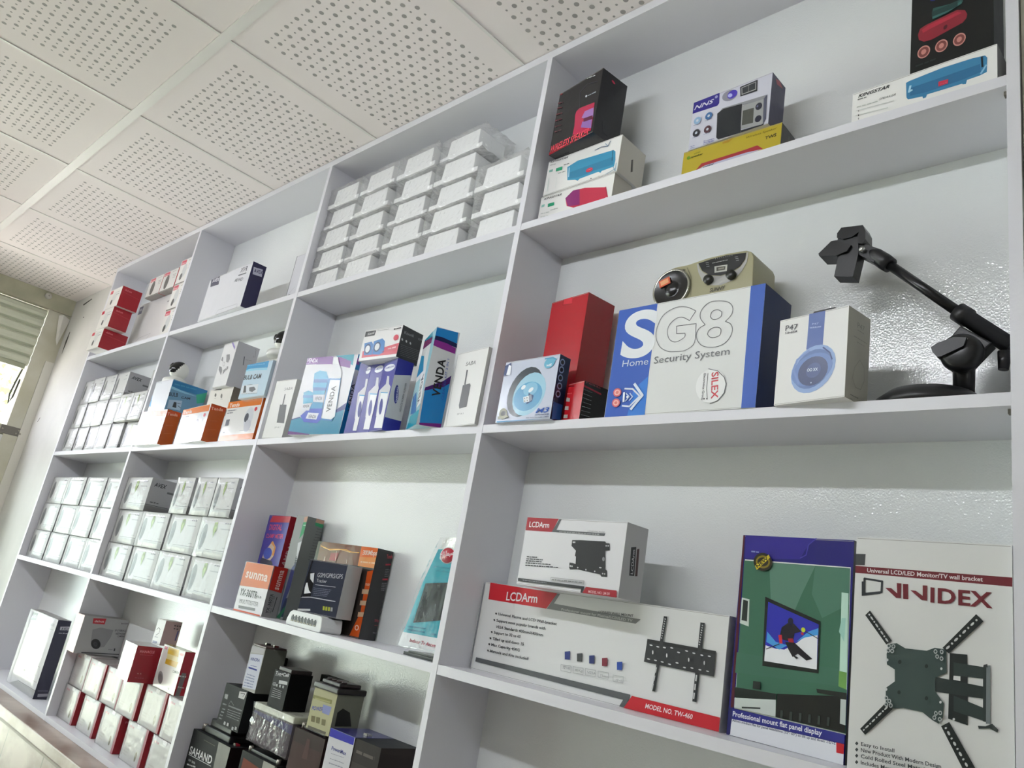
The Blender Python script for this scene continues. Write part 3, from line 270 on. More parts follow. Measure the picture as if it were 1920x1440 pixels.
{"k":"box","n":"wall_mount_box","l":"long white and red wall mount box lying along the third shelf","c":"box","p":[0.0053,0.078,1.3013],"a":-0.7,"s":[0.5242,0.058,0.1607],"col":"dedfde","f":{"R":"cfd0ce","T":"dedfde"},"gl":0.35,"pr":[["F","p","c01a28",[13.4,160.7],[186.8,158.3],[166.3,129.3],[15.9,129.4]],["F","t","e8e8ea","LCDArm",[63.0,132.9],78.9,15.7,3.0,1,0],["F","p","7c7e7e",[186.8,158.3],[193.6,158.1],[182.4,140.0],[369.2,136.1],[361.0,128.4],[167.5,129.4]],["F","t","c4c6c4","Professional mount for Plasma/LCD/LED TV",[201.6,130.5],152.4,4.1,-0.1,1,0],["F","t","55585a","LCD/LED WALL MOUNT",[283.8,136.0],70.8,4.1,1.5,1,0],["F","t","44474a","Universal Plasma and LCD Wall-bracket",[49.2,103.8],146.7,4.9,0.2,1,0],["F","e","333",[43.6,105.9],[2.3,0.0],[-0.5,1.8]],["F","t","44474a","Support most popular brands with",[47.6,91.8],124.4,4.9,0.7,1,0],["F","e","333",[42.0,93.9],[2.3,-0.1],[-0.5,1.8]],["F","t","44474a","VESA Standards 400mmX400mm",[48.6,80.7],120.6,4.9,0.5,1,0],["F","t","44474a","Support to 32 to 65",[46.3,69.9],69.4,4.9,1.5,1,0],["F","e","333",[40.7,71.9],[2.3,0.0],[-0.5,1.8]],["F","t","44474a","Tilled up and down 15",[46.0,58.5],80.5,4.9,1.2,1,0],["F","e","333",[40.4,60.5],[2.3,0.0],[-0.5,1.7]],["F","t","44474a","Max Capacity 45KG",[45.5,47.7],73.9,4.8,0.6,1,0],["F","e","333",[40.0,49.6],[2.3,0.1],[-0.5,1.8]],["F","t","44474a","Manuals and Kits included",[45.3,36.4],96.9,4.8,0.7,1,0],["F","e","333",[39.7,38.3],[2.3,0.0],[-0.5,1.7]],["F","p","575a5b",[11.2,21.9],[367.6,21.5],[361.0,0.9],[349.4,0.9],[355.3,11.6],[11.0,14.2]],["F","p","c01a28",[371.0,20.4],[524.2,19.9],[524.2,0.9],[358.4,0.4]],["F","t","f0e8e8","MODEL NO. TW-460",[397.5,7.8],83.1,7.0,0.5,1,0.15],["F","p","2c3c80",[223.9,64.4],[235.6,66.8],[237.5,53.2],[226.4,52.0]],["F","t","8a8c8c","32\"~65\"",[224.7,37.0],18.8,4.1,2.7,0,0],["F","l","aaacac",0.8,[219.8,42.6],[242.4,43.5],[243.7,33.3],[221.7,32.9],[219.8,42.6]],["F","p","3c3e42",[251.0,65.2],[262.5,67.5],[264.2,54.1],[253.4,53.0]],["F","t","8a8c8c","45Kgs",[251.9,37.4],18.2,4.0,2.8,0,0],["F","l","aaacac",0.8,[246.9,43.7],[268.9,44.6],[270.1,34.6],[248.8,34.2],[246.9,43.7]],["F","p","22306c",[277.4,66.0],[288.5,68.3],[290.2,55.1],[279.6,53.9]],["F","t","8a8c8c","VESA",[278.2,37.8],17.8,4.0,2.9,0,0],["F","l","aaacac",0.8,[273.3,44.8],[294.7,45.7],[295.8,35.8],[275.0,35.4],[273.3,44.8]],["F","p","7c2838",[304.6,66.2],[315.4,68.5],[316.9,55.4],[306.6,54.3]],["F","t","8a8c8c","75mm",[305.3,37.7],17.2,3.9,2.7,0,0],["F","l","aaacac",0.8,[300.4,45.3],[321.3,46.2],[322.2,36.4],[302.1,36.0],[300.4,45.3]],["F","p","2a4ca0",[335.3,65.0],[345.8,67.2],[347.1,54.4],[337.2,53.3]],["F","t","8a8c8c",[45,49,53,176,126,49,53,176],[335.9,36.2],16.7,3.8,3.1,0,0],["F","l","aaacac",0.8,[331.2,44.4],[351.3,45.3],[352.1,35.7],[332.7,35.4],[331.2,44.4]],["F","p","323436",[388.1,107.4],[508.9,107.7],[509.3,72.5],[386.6,73.7]],["F","p","232526",[388.0,108.4],[508.9,108.2],[508.8,103.4],[387.8,103.2]],["F","p","323436",[413.6,146.4],[419.9,146.4],[413.4,34.2],[407.8,33.9]],["F","p","323436",[479.0,145.1],[486.3,145.3],[485.4,32.8],[478.3,32.7]],["F","e","c4c6c6",[416.7,142.3],[1.3,-0.1],[-0.1,1.0]],["F","e","c4c6c6",[483.0,141.2],[1.2,-0.1],[-0.1,0.9]],["F","e","c4c6c6",[416.5,138.7],[1.2,-0.1],[-0.2,1.0]],["F","e","c4c6c6",[482.8,137.7],[1.2,-0.1],[-0.1,0.9]],["F","e","c4c6c6",[416.2,135.0],[1.3,-0.1],[-0.1,1.0]],["F","e","c4c6c6",[482.6,134.2],[1.2,-0.1],[-0.1,1.0]],["F","e","c4c6c6",[416.0,131.4],[1.3,-0.1],[-0.1,1.0]],["F","e","c4c6c6",[482.4,130.7],[1.2,-0.1],[-0.1,1.0]],["F","e","c4c6c6",[415.8,127.8],[1.2,-0.1],[-0.2,1.0]],["F","e","c4c6c6",[482.3,127.2],[1.1,-0.1],[-0.2,1.0]],["F","e","c4c6c6",[415.5,124.1],[1.3,-0.1],[-0.1,1.0]],["F","e","c4c6c6",[482.1,123.7],[1.1,-0.1],[-0.1,1.0]],["F","e","c4c6c6",[415.3,120.5],[1.3,-0.1],[-0.1,1.0]],["F","e","c4c6c6",[481.9,120.3],[1.2,-0.1],[-0.1,0.9]],["F","e","c4c6c6",[415.1,116.9],[1.2,-0.1],[-0.2,1.0]],["F","e","c4c6c6",[481.7,116.8],[1.2,-0.1],[-0.1,1.0]],["F","e","c4c6c6",[414.8,113.3],[1.3,-0.1],[-0.1,1.0]],["F","e","c4c6c6",[481.5,113.3],[1.2,0.0],[-0.1,1.0]],["F","e","d4d6d6",[397.2,100.0],[2.9,-0.1],[-0.1,1.0]],["F","e","d4d6d6",[409.9,99.5],[2.9,-0.1],[-0.1,1.0]],["F","e","d4d6d6",[422.0,100.1],[2.8,-0.1],[-0.1,1.0]],["F","e","d4d6d6",[435.1,101.5],[2.7,-0.1],[-0.1,1.0]],["F","e","d4d6d6",[447.8,96.9],[2.7,-0.1],[-0.1,1.0]],["F","e","d4d6d6",[461.3,101.0],[2.7,-0.1],[-0.1,0.9]],["F","e","d4d6d6",[474.1,99.7],[2.6,-0.1],[-0.1,1.0]],["F","e","d4d6d6",[487.8,98.9],[2.6,-0.1],[-0.1,1.0]],["F","e","d4d6d6",[500.2,99.4],[2.6,-0.1],[-0.1,0.9]],["F","e","d4d6d6",[396.0,79.1],[2.9,-0.1],[-0.1,1.0]],["F","e","d4d6d6",[408.7,79.1],[2.8,-0.1],[-0.1,0.9]],["F","e","d4d6d6",[421.2,78.8],[2.8,-0.1],[-0.1,1.0]],["F","e","d4d6d6",[434.6,77.5],[2.7,-0.1],[-0.2,0.9]],["F","e","d4d6d6",[447.6,81.5],[2.7,0.0],[-0.1,1.0]],["F","e","d4d6d6",[461.0,77.1],[2.6,0.0],[-0.1,1.0]],["F","e","d4d6d6",[473.7,78.5],[2.6,-0.1],[-0.1,0.9]],["F","e","d4d6d6",[487.3,78.3],[2.5,0.0],[-0.1,1.0]],["F","e","d4d6d6",[500.0,78.3],[2.6,-0.1],[-0.1,0.9]],["F","e","d4d6d6",[402.7,90.0],[1.3,0.2],[-0.4,3.0]],["F","e","d4d6d6",[428.4,89.4],[1.2,0.2],[-0.4,3.0]],["F","e","d4d6d6",[467.2,89.1],[1.1,0.2],[-0.4,2.9]],["F","e","d4d6d6",[493.5,88.9],[1.1,0.2],[-0.3,2.9]],["F","p","c8caca",[411.0,69.4],[413.5,69.3],[412.7,61.4],[410.2,61.5]],["F","p","c8caca",[481.6,70.2],[483.9,70.1],[483.8,61.4],[481.5,61.5]],["F","p","c8caca",[409.9,57.1],[412.4,57.1],[411.6,49.2],[409.1,49.3]],["F","p","c8caca",[481.3,57.7],[483.6,57.6],[483.5,49.0],[481.2,49.1]],["F","p","c8caca",[408.8,45.0],[411.3,44.9],[410.5,37.1],[408.0,37.2]],["F","p","c8caca",[481.1,45.2],[483.4,45.2],[483.2,36.7],[480.9,36.7]],["F","l","b8bab8",1,[1.1,158.6],[2.1,2.9]],["F","l","4a2020",1.5,[524.2,0.3],[524.2,0.3]]]},
{"k":"box","n":"wall_mount_box","l":"smaller white and red wall mount box standing on the long one","c":"box","p":[0.1511,0.0108,1.462],"a":-1.3,"s":[0.2233,0.0582,0.1186],"col":"dcdcdf","f":{"R":"c2c2c4","T":"dcdcdf"},"gl":0.35,"pr":[["F","p","9c1828",[0.0,118.6],[75.5,118.5],[64.4,95.1],[0.0,95.1]],["F","t","e8e4e6","LCDArm",[7.3,101.5],48.4,9.9,0.8,1,0],["F","p","55585a",[77.1,118.2],[82.3,117.8],[74.3,99.1],[181.8,98.5],[180.1,94.0],[63.6,95.1]],["F","r","9a9c9c",[81.0,95.3],88.3,2.4,-0.1],["F","t","55585a","LCD/LED WALL MOUNT",[143.8,99.5],36.5,2.0,-0.3,0,0],["F","r","44464a",[14.1,48.1],24.7,2.3,1.2],["F","r","44464a",[14.1,44.5],39.3,2.3,1.3],["F","r","44464a",[14.0,40.9],37.7,2.3,1.4],["F","r","44464a",[14.0,37.3],59.1,2.4,1.6],["F","r","44464a",[14.2,33.2],78.4,2.3,1.6],["F","p","26272a",[113.5,83.6],[131.0,84.6],[184.1,85.3],[186.6,82.7],[193.6,82.6],[195.5,71.7],[186.6,70.6],[191.7,41.1],[195.5,39.2],[197.2,29.5],[186.2,29.0],[182.8,32.3],[134.7,36.5],[118.2,35.1],[115.8,37.7],[114.9,46.1],[122.4,46.1],[128.6,44.9],[127.0,56.9],[124.5,58.1],[125.1,66.6],[113.9,73.9]],["F","e","cfd0d2",[116.9,80.1],[1.5,0.1],[-0.3,1.4]],["F","e","cfd0d2",[119.9,80.3],[1.5,0.1],[-0.3,1.4]],["F","e","cfd0d2",[187.4,78.4],[1.4,0.1],[-0.2,1.3]],["F","e","cfd0d2",[191.5,78.6],[1.4,0.1],[-0.2,1.4]],["F","e","cfd0d2",[118.2,40.7],[1.5,0.2],[-0.3,1.4]],["F","e","cfd0d2",[122.0,40.5],[1.5,0.1],[-0.3,1.4]],["F","e","cfd0d2",[188.1,34.1],[1.4,0.1],[-0.2,1.3]],["F","e","cfd0d2",[192.3,33.9],[1.4,0.1],[-0.2,1.3]],["F","e","cfd0d2",[134.9,39.3],[1.4,0.1],[-0.3,1.3]],["F","e","cfd0d2",[152.8,37.4],[1.4,0.1],[-0.3,1.3]],["F","e","cfd0d2",[171.6,36.2],[1.4,0.1],[-0.2,1.3]],["F","e","cfd0d2",[182.0,43.0],[2.8,0.0],[-0.2,1.1]],["F","e","8a8c8e",[186.2,56.9],[2.8,0.2],[-0.6,3.3]],["F","l","9a9a9a",0.8,[79.4,18.5],[152.5,19.3],[152.8,14.1],[80.4,13.8],[79.4,18.5]],["F","r","7a7c7c",[82.2,14.5],69.3,2.3,0.7],["F","p","2c2e32",[2.9,10.9],[154.8,10.7],[153.0,0.0],[148.6,0.0],[148.6,5.8],[3.8,5.7]],["F","r","8a8c8e",[15.1,7.3],56.7,2.0,0.6],["F","p","9c1828",[158.5,10.3],[220.7,10.5],[222.2,0.0],[152.4,0.0]],["F","t","e0b8bc","MODEL NO. LM-30",[164.7,1.7],43.3,4.0,0.7,1,0],["R","p","232528",[17.2,81.6],[30.5,84.6],[34.6,39.1],[21.2,37.5]],["R","t","d0d0d2","LCDArm",[30.5,41.1],38.4,6.3,93.9,1,0],["R","p","4a3030",[33.1,81.2],[39.2,83.4],[42.8,39.9],[36.5,38.9]]]},
{"k":"box","n":"wall_mount_box","l":"blue display mount box with skier television picture on third shelf","c":"box","p":[0.5401,0.0727,1.3013],"a":-3.37,"s":[0.1677,0.05,0.2809],"col":"1c1a70","f":{"R":"1a1716","T":"1c1a70"},"gl":0.25,"pr":[["F","p","2c2488",[3.7,280.3],[113.0,280.9],[99.0,264.1],[92.4,250.5],[6.1,246.0]],["F","l","3c36a0",1.5,[114.2,280.9],[103.6,271.5],[100.8,257.0],[92.7,252.2]],["F","p","4c1424",[0.0,280.0],[2.8,280.3],[7.8,37.0],[3.0,36.1]],["F","p","e0e4e0",[6.2,244.8],[164.6,244.6],[167.7,35.4],[9.2,36.1]],["F","p","3c6a54",[5.2,243.0],[164.0,243.2],[167.7,36.9],[9.9,37.4]],["F","p","587f6d",[45.9,242.5],[115.3,242.6],[98.1,202.7],[85.4,169.0],[53.3,184.1]],["F","p","4b7562",[115.3,242.6],[164.0,243.2],[164.6,195.9],[129.1,174.2],[112.8,204.1]],["F","p","3f6b57",[5.9,83.7],[156.6,91.8],[155.5,112.7],[5.8,111.8]],["F","p","b8d8c8",[154.0,210.4],[163.2,210.2],[166.7,89.4],[156.6,91.8]],["F","p","6c9c50",[155.6,110.6],[165.7,110.1],[166.0,89.3],[155.7,91.6]],["F","p","9cc8bc",[153.1,159.5],[155.7,177.3],[161.3,178.0],[160.5,147.5]],["F","p","c8d4cc",[6.7,188.9],[19.3,187.7],[21.5,149.5],[6.9,152.5]],["F","p","2c3430",[9.2,186.2],[17.1,185.1],[18.1,156.2],[9.2,157.1]],["F","p","141c18",[44.0,193.8],[127.4,169.5],[128.5,102.9],[47.3,99.6]],["F","p","2c30a8",[49.1,187.2],[125.3,165.2],[125.9,107.4],[49.8,106.4]],["F","p","e8eaee",[96.3,137.5],[106.7,146.8],[124.4,152.5],[125.9,107.4],[49.8,106.4],[49.8,116.0],[50.1,127.6],[65.9,125.2],[78.5,125.9]],["F","p","4c9ce0",[51.2,146.2],[65.1,134.3],[83.0,132.2],[71.0,124.8],[51.0,132.3]],["F","p","4c9ce0",[95.0,138.4],[111.1,154.0],[125.1,160.3],[125.2,151.5],[106.8,145.6]],["F","p","1c1824",[72.5,154.8],[80.9,161.6],[89.7,162.2],[101.4,152.8],[91.8,149.3],[90.1,137.7],[77.6,138.3],[69.9,139.5]],["F","e","1c1c34",[85.0,164.4],[4.0,0.0],[-0.1,5.0]],["F","p","c02838",[68.2,143.9],[73.3,145.0],[75.4,133.4],[70.9,132.8]],["F","p","a02030",[82.4,141.2],[90.3,142.3],[92.9,133.6],[85.4,134.4]],["F","p","16141a",[79.0,136.2],[92.7,137.0],[108.0,126.9],[119.3,119.8],[111.1,116.4],[98.5,123.3],[91.5,117.8],[84.7,126.8]],["F","e","c8d838",[104.2,155.4],[3.0,-0.3],[0.0,3.2]],["F","l","30363c",1,[107.0,154.0],[125.9,146.7]],["F","l","30363c",1,[70.9,132.3],[51.8,122.7]],["F","p","15171c",[93.8,120.4],[100.1,118.0],[96.6,116.3],[88.8,121.8]],["F","e","b03040",[103.3,150.3],[2.0,-0.2],[-0.1,1.8]],["F","p","15201c",[7.8,64.4],[71.7,66.9],[71.2,58.0],[9.1,50.9]],["F","p","c4ccc8",[9.2,50.2],[71.6,59.2],[72.8,37.7],[9.9,37.4]],["F","p","10130f",[73.0,67.1],[167.1,81.2],[167.7,37.8],[72.8,37.7]],["F","p","1c241e",[127.4,83.4],[166.9,85.3],[167.2,79.2],[128.8,78.8]],["F","p","b4bcb8",[160.0,76.8],[167.2,77.2],[167.7,46.8],[160.6,47.3]],["F","p","15201c",[36.1,77.3],[47.3,78.1],[47.4,68.0],[36.2,67.2]],["F","l","2c3432",2,[22.3,39.8],[49.5,44.0]],["F","p","343c38",[79.4,47.6],[83.1,47.7],[83.2,37.6],[79.5,37.3]],["F","p","343c38",[92.8,48.6],[96.5,48.6],[96.5,38.4],[92.9,38.1]],["F","p","343c38",[106.0,49.5],[109.5,49.5],[109.5,39.2],[106.0,38.9]],["F","p","343c38",[118.9,50.3],[122.4,50.4],[122.4,40.0],[118.9,39.7]],["F","p","343c38",[131.6,51.2],[135.0,51.3],[135.0,40.7],[131.6,40.4]],["F","p","343c38",[144.1,52.1],[147.4,52.1],[147.3,41.4],[144.0,41.1]],["F","e","2c2818",[36.9,242.6],[14.9,-0.4],[-0.2,12.9]],["F","e","80701c",[37.2,242.6],[11.4,-0.2],[-0.2,9.4]],["F","e","2c2818",[37.2,242.6],[8.7,-0.1],[0.0,6.5]],["F","p","c8b42c",[25.2,236.1],[45.5,253.6],[48.0,249.3],[28.4,230.2]],["F","t","221f10","NEW",[29.3,233.2],21.5,4.6,41.2,1.4,0],["F","r","8088c8",[17.3,255.6],13.9,2.5,-1.6],["F","p","2a2c80",[3.1,34.9],[8.0,35.4],[167.7,36.0],[167.7,24.9],[7.9,22.3]],["F","t","e4e6ee","Professional mount flat panel display",[9.4,26.0],129.2,6.7,1.0,1,0],["F","p","e0e2e8",[8.8,22.1],[167.7,24.3],[167.7,0.3],[6.6,0.8]],["F","t","3a3e60","Allows medium flat for panel televisions (32\"- 60\") to tilt up and down -15/+5",[9.6,19.1],147.2,3.1,0.8,1,0],["F","p","c01c28",[157.8,24.4],[167.7,24.6],[167.7,13.0],[158.4,12.6]],["F","p","1c1c5c",[2.6,34.8],[7.9,35.9],[8.1,1.6],[2.0,0.9]]]},
{"k":"box","n":"wall_mount_box","l":"white wall bracket box with maroon lettering, rightmost on third shelf","c":"box","p":[0.7297,0.0119,1.3013],"a":-1.04,"s":[0.1722,0.045,0.2768],"col":"dadbd9","gl":0.3,"pr":[["F","p","6c1c26",[0.0,240.2],[172.2,240.8],[172.0,230.7],[0.0,231.5]],["F","t","e0d8d8","Universal LCD/LED Monitor/TV wall bracket",[14.6,233.5],128.5,5.1,0.1,1,0],["F","p","3a3e40",[0.0,255.4],[12.0,255.9],[11.5,241.8],[0.0,241.2]],["F","p","2c2e30",[0.0,271.9],[0.0,272.0],[0.0,229.7],[0.0,229.5]],["F","l","2c3034",2.5,[11.8,225.2],[33.2,223.6],[32.8,210.6],[12.5,206.4],[11.8,225.2]],["F","p","2c3034",[8.6,221.3],[11.9,221.7],[12.5,206.4],[32.0,210.5],[31.7,208.4],[9.3,203.6]],["F","t","6c1c26","I",[58.1,205.9],5.8,17.4,2.0,1.5,0],["F","p","6c1c26",[37.1,216.3],[44.1,216.6],[51.2,211.0],[50.4,223.2],[55.7,223.3],[55.6,205.6],[50.3,205.4]],["F","p","6c1c26",[66.2,216.2],[72.3,216.2],[80.0,211.0],[79.8,223.3],[84.8,223.4],[84.8,205.9],[79.1,205.9]],["F","t","6c1c26","IDEX",[88.5,205.0],64.3,17.1,0.4,1.6,0],["F","p","1a2120",[109.9,150.3],[127.6,151.2],[128.3,76.9],[108.7,79.9]],["F","p","d8d9d8",[113.9,126.4],[120.8,126.9],[120.8,121.8],[113.6,122.0]],["F","p","2c3836",[113.8,140.7],[146.1,140.5],[145.7,128.3],[113.9,126.9]],["F","p","26302e",[95.1,121.9],[145.4,119.9],[144.8,107.4],[95.3,105.9]],["F","p","2c3836",[114.1,105.2],[146.6,97.2],[145.9,84.4],[114.2,89.0]],["F","p","2a3432",[143.3,140.0],[146.6,140.6],[145.9,84.1],[143.1,84.3]],["F","p","70787a",[146.6,142.7],[150.4,143.4],[150.1,83.2],[145.9,82.3]],["F","p","343a3a",[143.8,142.8],[147.5,144.3],[147.8,140.8],[143.5,140.1]],["F","p","343c3a",[138.2,78.6],[145.6,79.7],[152.0,83.6],[157.6,78.8],[156.8,75.7],[149.6,78.3],[139.0,75.7]],["F","p","3a4a47",[45.0,150.8],[52.7,152.7],[62.4,148.3],[85.7,149.1],[94.1,153.6],[106.3,153.5],[106.9,128.1],[95.1,120.6],[95.3,105.9],[104.3,95.2],[103.5,79.7],[99.3,72.6],[93.1,74.9],[82.3,81.4],[62.1,81.8],[50.9,78.9],[42.3,81.3],[41.7,100.2],[51.6,109.3],[51.2,122.6],[42.2,126.9],[41.5,138.9]],["F","p","1a2120",[20.3,186.8],[46.9,155.0],[40.8,149.4],[15.0,180.8]],["F","p","1a2120",[136.7,196.5],[144.0,189.5],[109.0,149.6],[102.4,154.8]],["F","p","1a2120",[42.2,83.6],[50.6,78.8],[20.3,43.8],[14.2,49.1]],["F","p","1a2120",[101.9,70.5],[110.1,76.6],[135.7,35.6],[123.4,32.6]],["F","e","c8cac9",[19.9,181.9],[0.8,-0.9],[-0.8,-0.7]],["F","e","c8cac9",[23.1,177.9],[1.7,-2.1],[-0.8,-0.6]],["F","e","c8cac9",[26.2,174.0],[0.7,-0.9],[-0.8,-0.7]],["F","e","c8cac9",[29.3,170.1],[1.7,-2.1],[-0.8,-0.7]],["F","e","c8cac9",[32.4,166.2],[0.7,-0.8],[-0.8,-0.6]],["F","e","c8cac9",[35.5,162.4],[1.6,-2.1],[-0.8,-0.7]],["F","e","c8cac9",[38.5,158.6],[0.7,-0.9],[-0.8,-0.7]],["F","e","c8cac9",[41.5,154.8],[1.6,-2.0],[-0.8,-0.7]],["F","e","c8cac9",[137.2,189.9],[-0.8,-0.9],[-0.8,0.8]],["F","e","c8cac9",[133.1,185.1],[-1.7,-2.0],[-0.8,0.8]],["F","e","c8cac9",[129.0,180.3],[-0.7,-0.9],[-0.8,0.8]],["F","e","c8cac9",[124.9,175.5],[-1.7,-2.1],[-0.8,0.8]],["F","e","c8cac9",[120.8,170.6],[-0.7,-0.9],[-0.8,0.8]],["F","e","c8cac9",[116.7,165.8],[-1.8,-2.1],[-0.9,0.8]],["F","e","c8cac9",[112.6,160.9],[-0.8,-0.9],[-0.9,0.8]],["F","e","c8cac9",[108.4,156.0],[-1.8,-2.1],[-0.9,0.8]],["F","e","c8cac9",[19.0,49.0],[0.8,1.0],[0.7,-0.5]],["F","e","c8cac9",[22.5,53.2],[1.9,2.2],[0.7,-0.5]],["F","e","c8cac9",[26.1,57.3],[0.8,1.0],[0.7,-0.5]],["F","e","c8cac9",[29.6,61.5],[1.8,2.2],[0.7,-0.5]],["F","e","c8cac9",[33.1,65.6],[0.8,1.0],[0.6,-0.5]],["F","e","c8cac9",[36.5,69.8],[1.9,2.2],[0.7,-0.6]],["F","e","c8cac9",[40.0,73.9],[0.8,0.9],[0.7,-0.6]],["F","e","c8cac9",[43.5,78.0],[1.8,2.2],[0.7,-0.6]],["F","e","c8cac9",[107.2,69.7],[0.5,-0.8],[-1.0,-0.8]],["F","e","c8cac9",[110.2,65.0],[1.2,-1.9],[-1.0,-0.9]],["F","e","c8cac9",[113.2,60.2],[0.5,-0.8],[-1.0,-0.8]],["F","e","c8cac9",[116.2,55.5],[1.1,-1.8],[-1.1,-0.8]],["F","e","c8cac9",[119.1,50.9],[0.5,-0.8],[-1.0,-0.8]],["F","e","c8cac9",[122.0,46.3],[1.2,-1.9],[-1.0,-0.9]],["F","e","c8cac9",[124.9,41.7],[0.5,-0.8],[-1.0,-0.8]],["F","e","c8cac9",[127.8,37.1],[1.1,-1.8],[-1.0,-0.8]],["F","e","b4b8b8",[44.7,148.2],[2.1,0.1],[-0.1,2.6]],["F","e","3a4a47",[44.7,148.2],[1.2,0.2],[0.0,1.4]],["F","e","b4b8b8",[49.9,148.4],[2.2,0.1],[0.0,2.5]],["F","e","3a4a47",[49.9,148.4],[1.2,0.2],[0.0,1.4]],["F","e","b4b8b8",[44.3,142.9],[2.1,0.1],[-0.1,2.5]],["F","e","3a4a47",[44.3,142.9],[1.2,0.1],[-0.1,1.3]],["F","e","b4b8b8",[48.7,143.0],[2.2,0.1],[0.0,2.5]],["F","e","3a4a47",[48.7,143.0],[1.2,0.1],[0.0,1.3]],["F","e","b4b8b8",[96.0,149.5],[2.0,0.1],[0.0,2.5]],["F","e","3a4a47",[96.0,149.5],[1.1,0.2],[0.0,1.3]],["F","e","b4b8b8",[102.5,150.1],[1.9,0.1],[-0.1,2.5]],["F","e","3a4a47",[102.5,150.1],[1.0,0.2],[-0.1,1.3]],["F","e","b4b8b8",[97.9,144.2],[1.9,0.1],[-0.1,2.4]],["F","e","3a4a47",[97.9,144.2],[1.0,0.1],[0.0,1.3]],["F","e","b4b8b8",[102.5,142.7],[2.0,0.1],[0.0,2.4]],["F","e","3a4a47",[102.5,142.7],[1.1,0.1],[0.0,1.3]],["F","e","b4b8b8",[44.0,89.2],[2.1,0.2],[-0.1,2.5]],["F","e","3a4a47",[44.0,89.2],[1.1,0.2],[-0.1,1.3]],["F","e","b4b8b8",[47.5,86.5],[2.1,0.2],[-0.1,2.4]],["F","e","3a4a47",[47.5,86.5],[1.1,0.2],[0.0,1.3]],["F","e","b4b8b8",[44.2,82.1],[2.1,0.2],[-0.1,2.4]],["F","e","3a4a47",[44.2,82.1],[1.1,0.2],[0.0,1.3]],["F","e","b4b8b8",[49.3,81.9],[2.1,0.3],[0.0,2.5]],["F","e","3a4a47",[49.3,81.9],[1.2,0.3],[0.0,1.4]],["F","e","b4b8b8",[97.6,83.0],[1.9,0.2],[-0.1,2.4]],["F","e","3a4a47",[97.6,83.0],[1.0,0.2],[-0.1,1.3]],["F","e","b4b8b8",[102.1,84.3],[1.9,0.2],[0.0,2.3]],["F","e","3a4a47",[102.1,84.3],[1.0,0.2],[0.0,1.2]],["F","e","b4b8b8",[96.2,78.2],[1.9,0.2],[0.0,2.4]],["F","e","3a4a47",[96.2,78.2],[1.1,0.2],[0.0,1.3]],["F","e","b4b8b8",[101.8,77.6],[1.9,0.2],[0.0,2.3]],["F","e","3a4a47",[101.8,77.6],[1.1,0.2],[0.0,1.2]],["F","e","1c2624",[58.2,131.8],[1.9,0.3],[0.0,2.3]],["F","e","1c2624",[87.2,131.8],[1.8,0.3],[0.0,2.2]],["F","e","1c2624",[87.8,97.1],[1.7,0.4],[-0.1,2.2]],["F","e","1c2624",[58.4,98.0],[1.8,0.3],[-0.1,2.2]],["F","e","d0d2d2",[44.2,131.9],[1.4,0.2],[0.0,1.6]],["F","e","d0d2d2",[103.0,131.6],[1.2,0.2],[0.0,1.4]],["F","e","d0d2d2",[44.1,98.7],[1.3,0.3],[-0.1,1.6]],["F","e","d0d2d2",[102.5,95.7],[1.2,0.3],[0.0,1.5]],["F","e","d0d2d2",[116.1,80.5],[1.2,0.3],[0.0,1.4]],["F","t","33383a","Easy to Install",[17.9,31.5],37.3,4.1,1.4,1,0],["F","p","33383a",[13.0,34.9],[15.0,33.1],[13.2,30.4],[11.1,32.2]],["F","t","33383a","New Product With Modern Design",[18.1,24.8],86.0,4.2,1.8,1,0],["F","p","33383a",[13.3,28.2],[15.3,26.4],[13.5,23.7],[11.4,25.5]],["F","t","33383a","Cold Rolled Steel Material",[18.4,18.2],73.7,4.1,2.0,1,0],["F","p","33383a",[13.6,21.5],[15.6,19.8],[13.7,17.1],[11.7,18.9]],["F","t","33383a","Includes Mounting Hardware",[18.7,11.4],73.6,4.1,2.3,1,0],["F","p","33383a",[13.8,14.7],[15.9,13.0],[14.0,10.3],[12.0,12.0]]]},
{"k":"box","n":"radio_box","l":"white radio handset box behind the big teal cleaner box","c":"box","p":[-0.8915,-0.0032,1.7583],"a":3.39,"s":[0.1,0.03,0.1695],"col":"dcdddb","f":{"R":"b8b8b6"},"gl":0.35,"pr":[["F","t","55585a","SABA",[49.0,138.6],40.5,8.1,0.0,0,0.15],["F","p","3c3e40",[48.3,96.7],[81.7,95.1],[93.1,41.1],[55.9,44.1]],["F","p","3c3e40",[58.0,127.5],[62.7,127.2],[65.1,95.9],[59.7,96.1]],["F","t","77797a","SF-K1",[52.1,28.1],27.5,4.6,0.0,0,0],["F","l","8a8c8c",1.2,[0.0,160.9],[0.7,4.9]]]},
{"k":"box","n":"radio_box","l":"white radio handset box standing at right end beside the teal cleaner box","c":"box","p":[-0.125,0.0022,1.7583],"a":-5.73,"s":[0.1077,0.03,0.1669],"col":"dcdddb","f":{"R":"b8b8b6"},"gl":0.35,"pr":[["F","t","3c3e40","SABA",[37.0,133.9],34.1,9.3,-1.3,0,0.15],["F","p","3a3c40",[41.5,89.9],[65.5,91.5],[69.3,86.7],[70.0,40.1],[45.3,38.0],[41.5,45.7]],["F","p","3a3c40",[43.9,124.0],[48.8,123.3],[50.7,90.3],[45.8,90.9]],["F","t","66686a","SF-K1",[41.7,24.7],21.7,3.5,-0.3,0,0],["F","l","9a9c9c",1,[0.3,163.7],[9.4,3.1]]]},
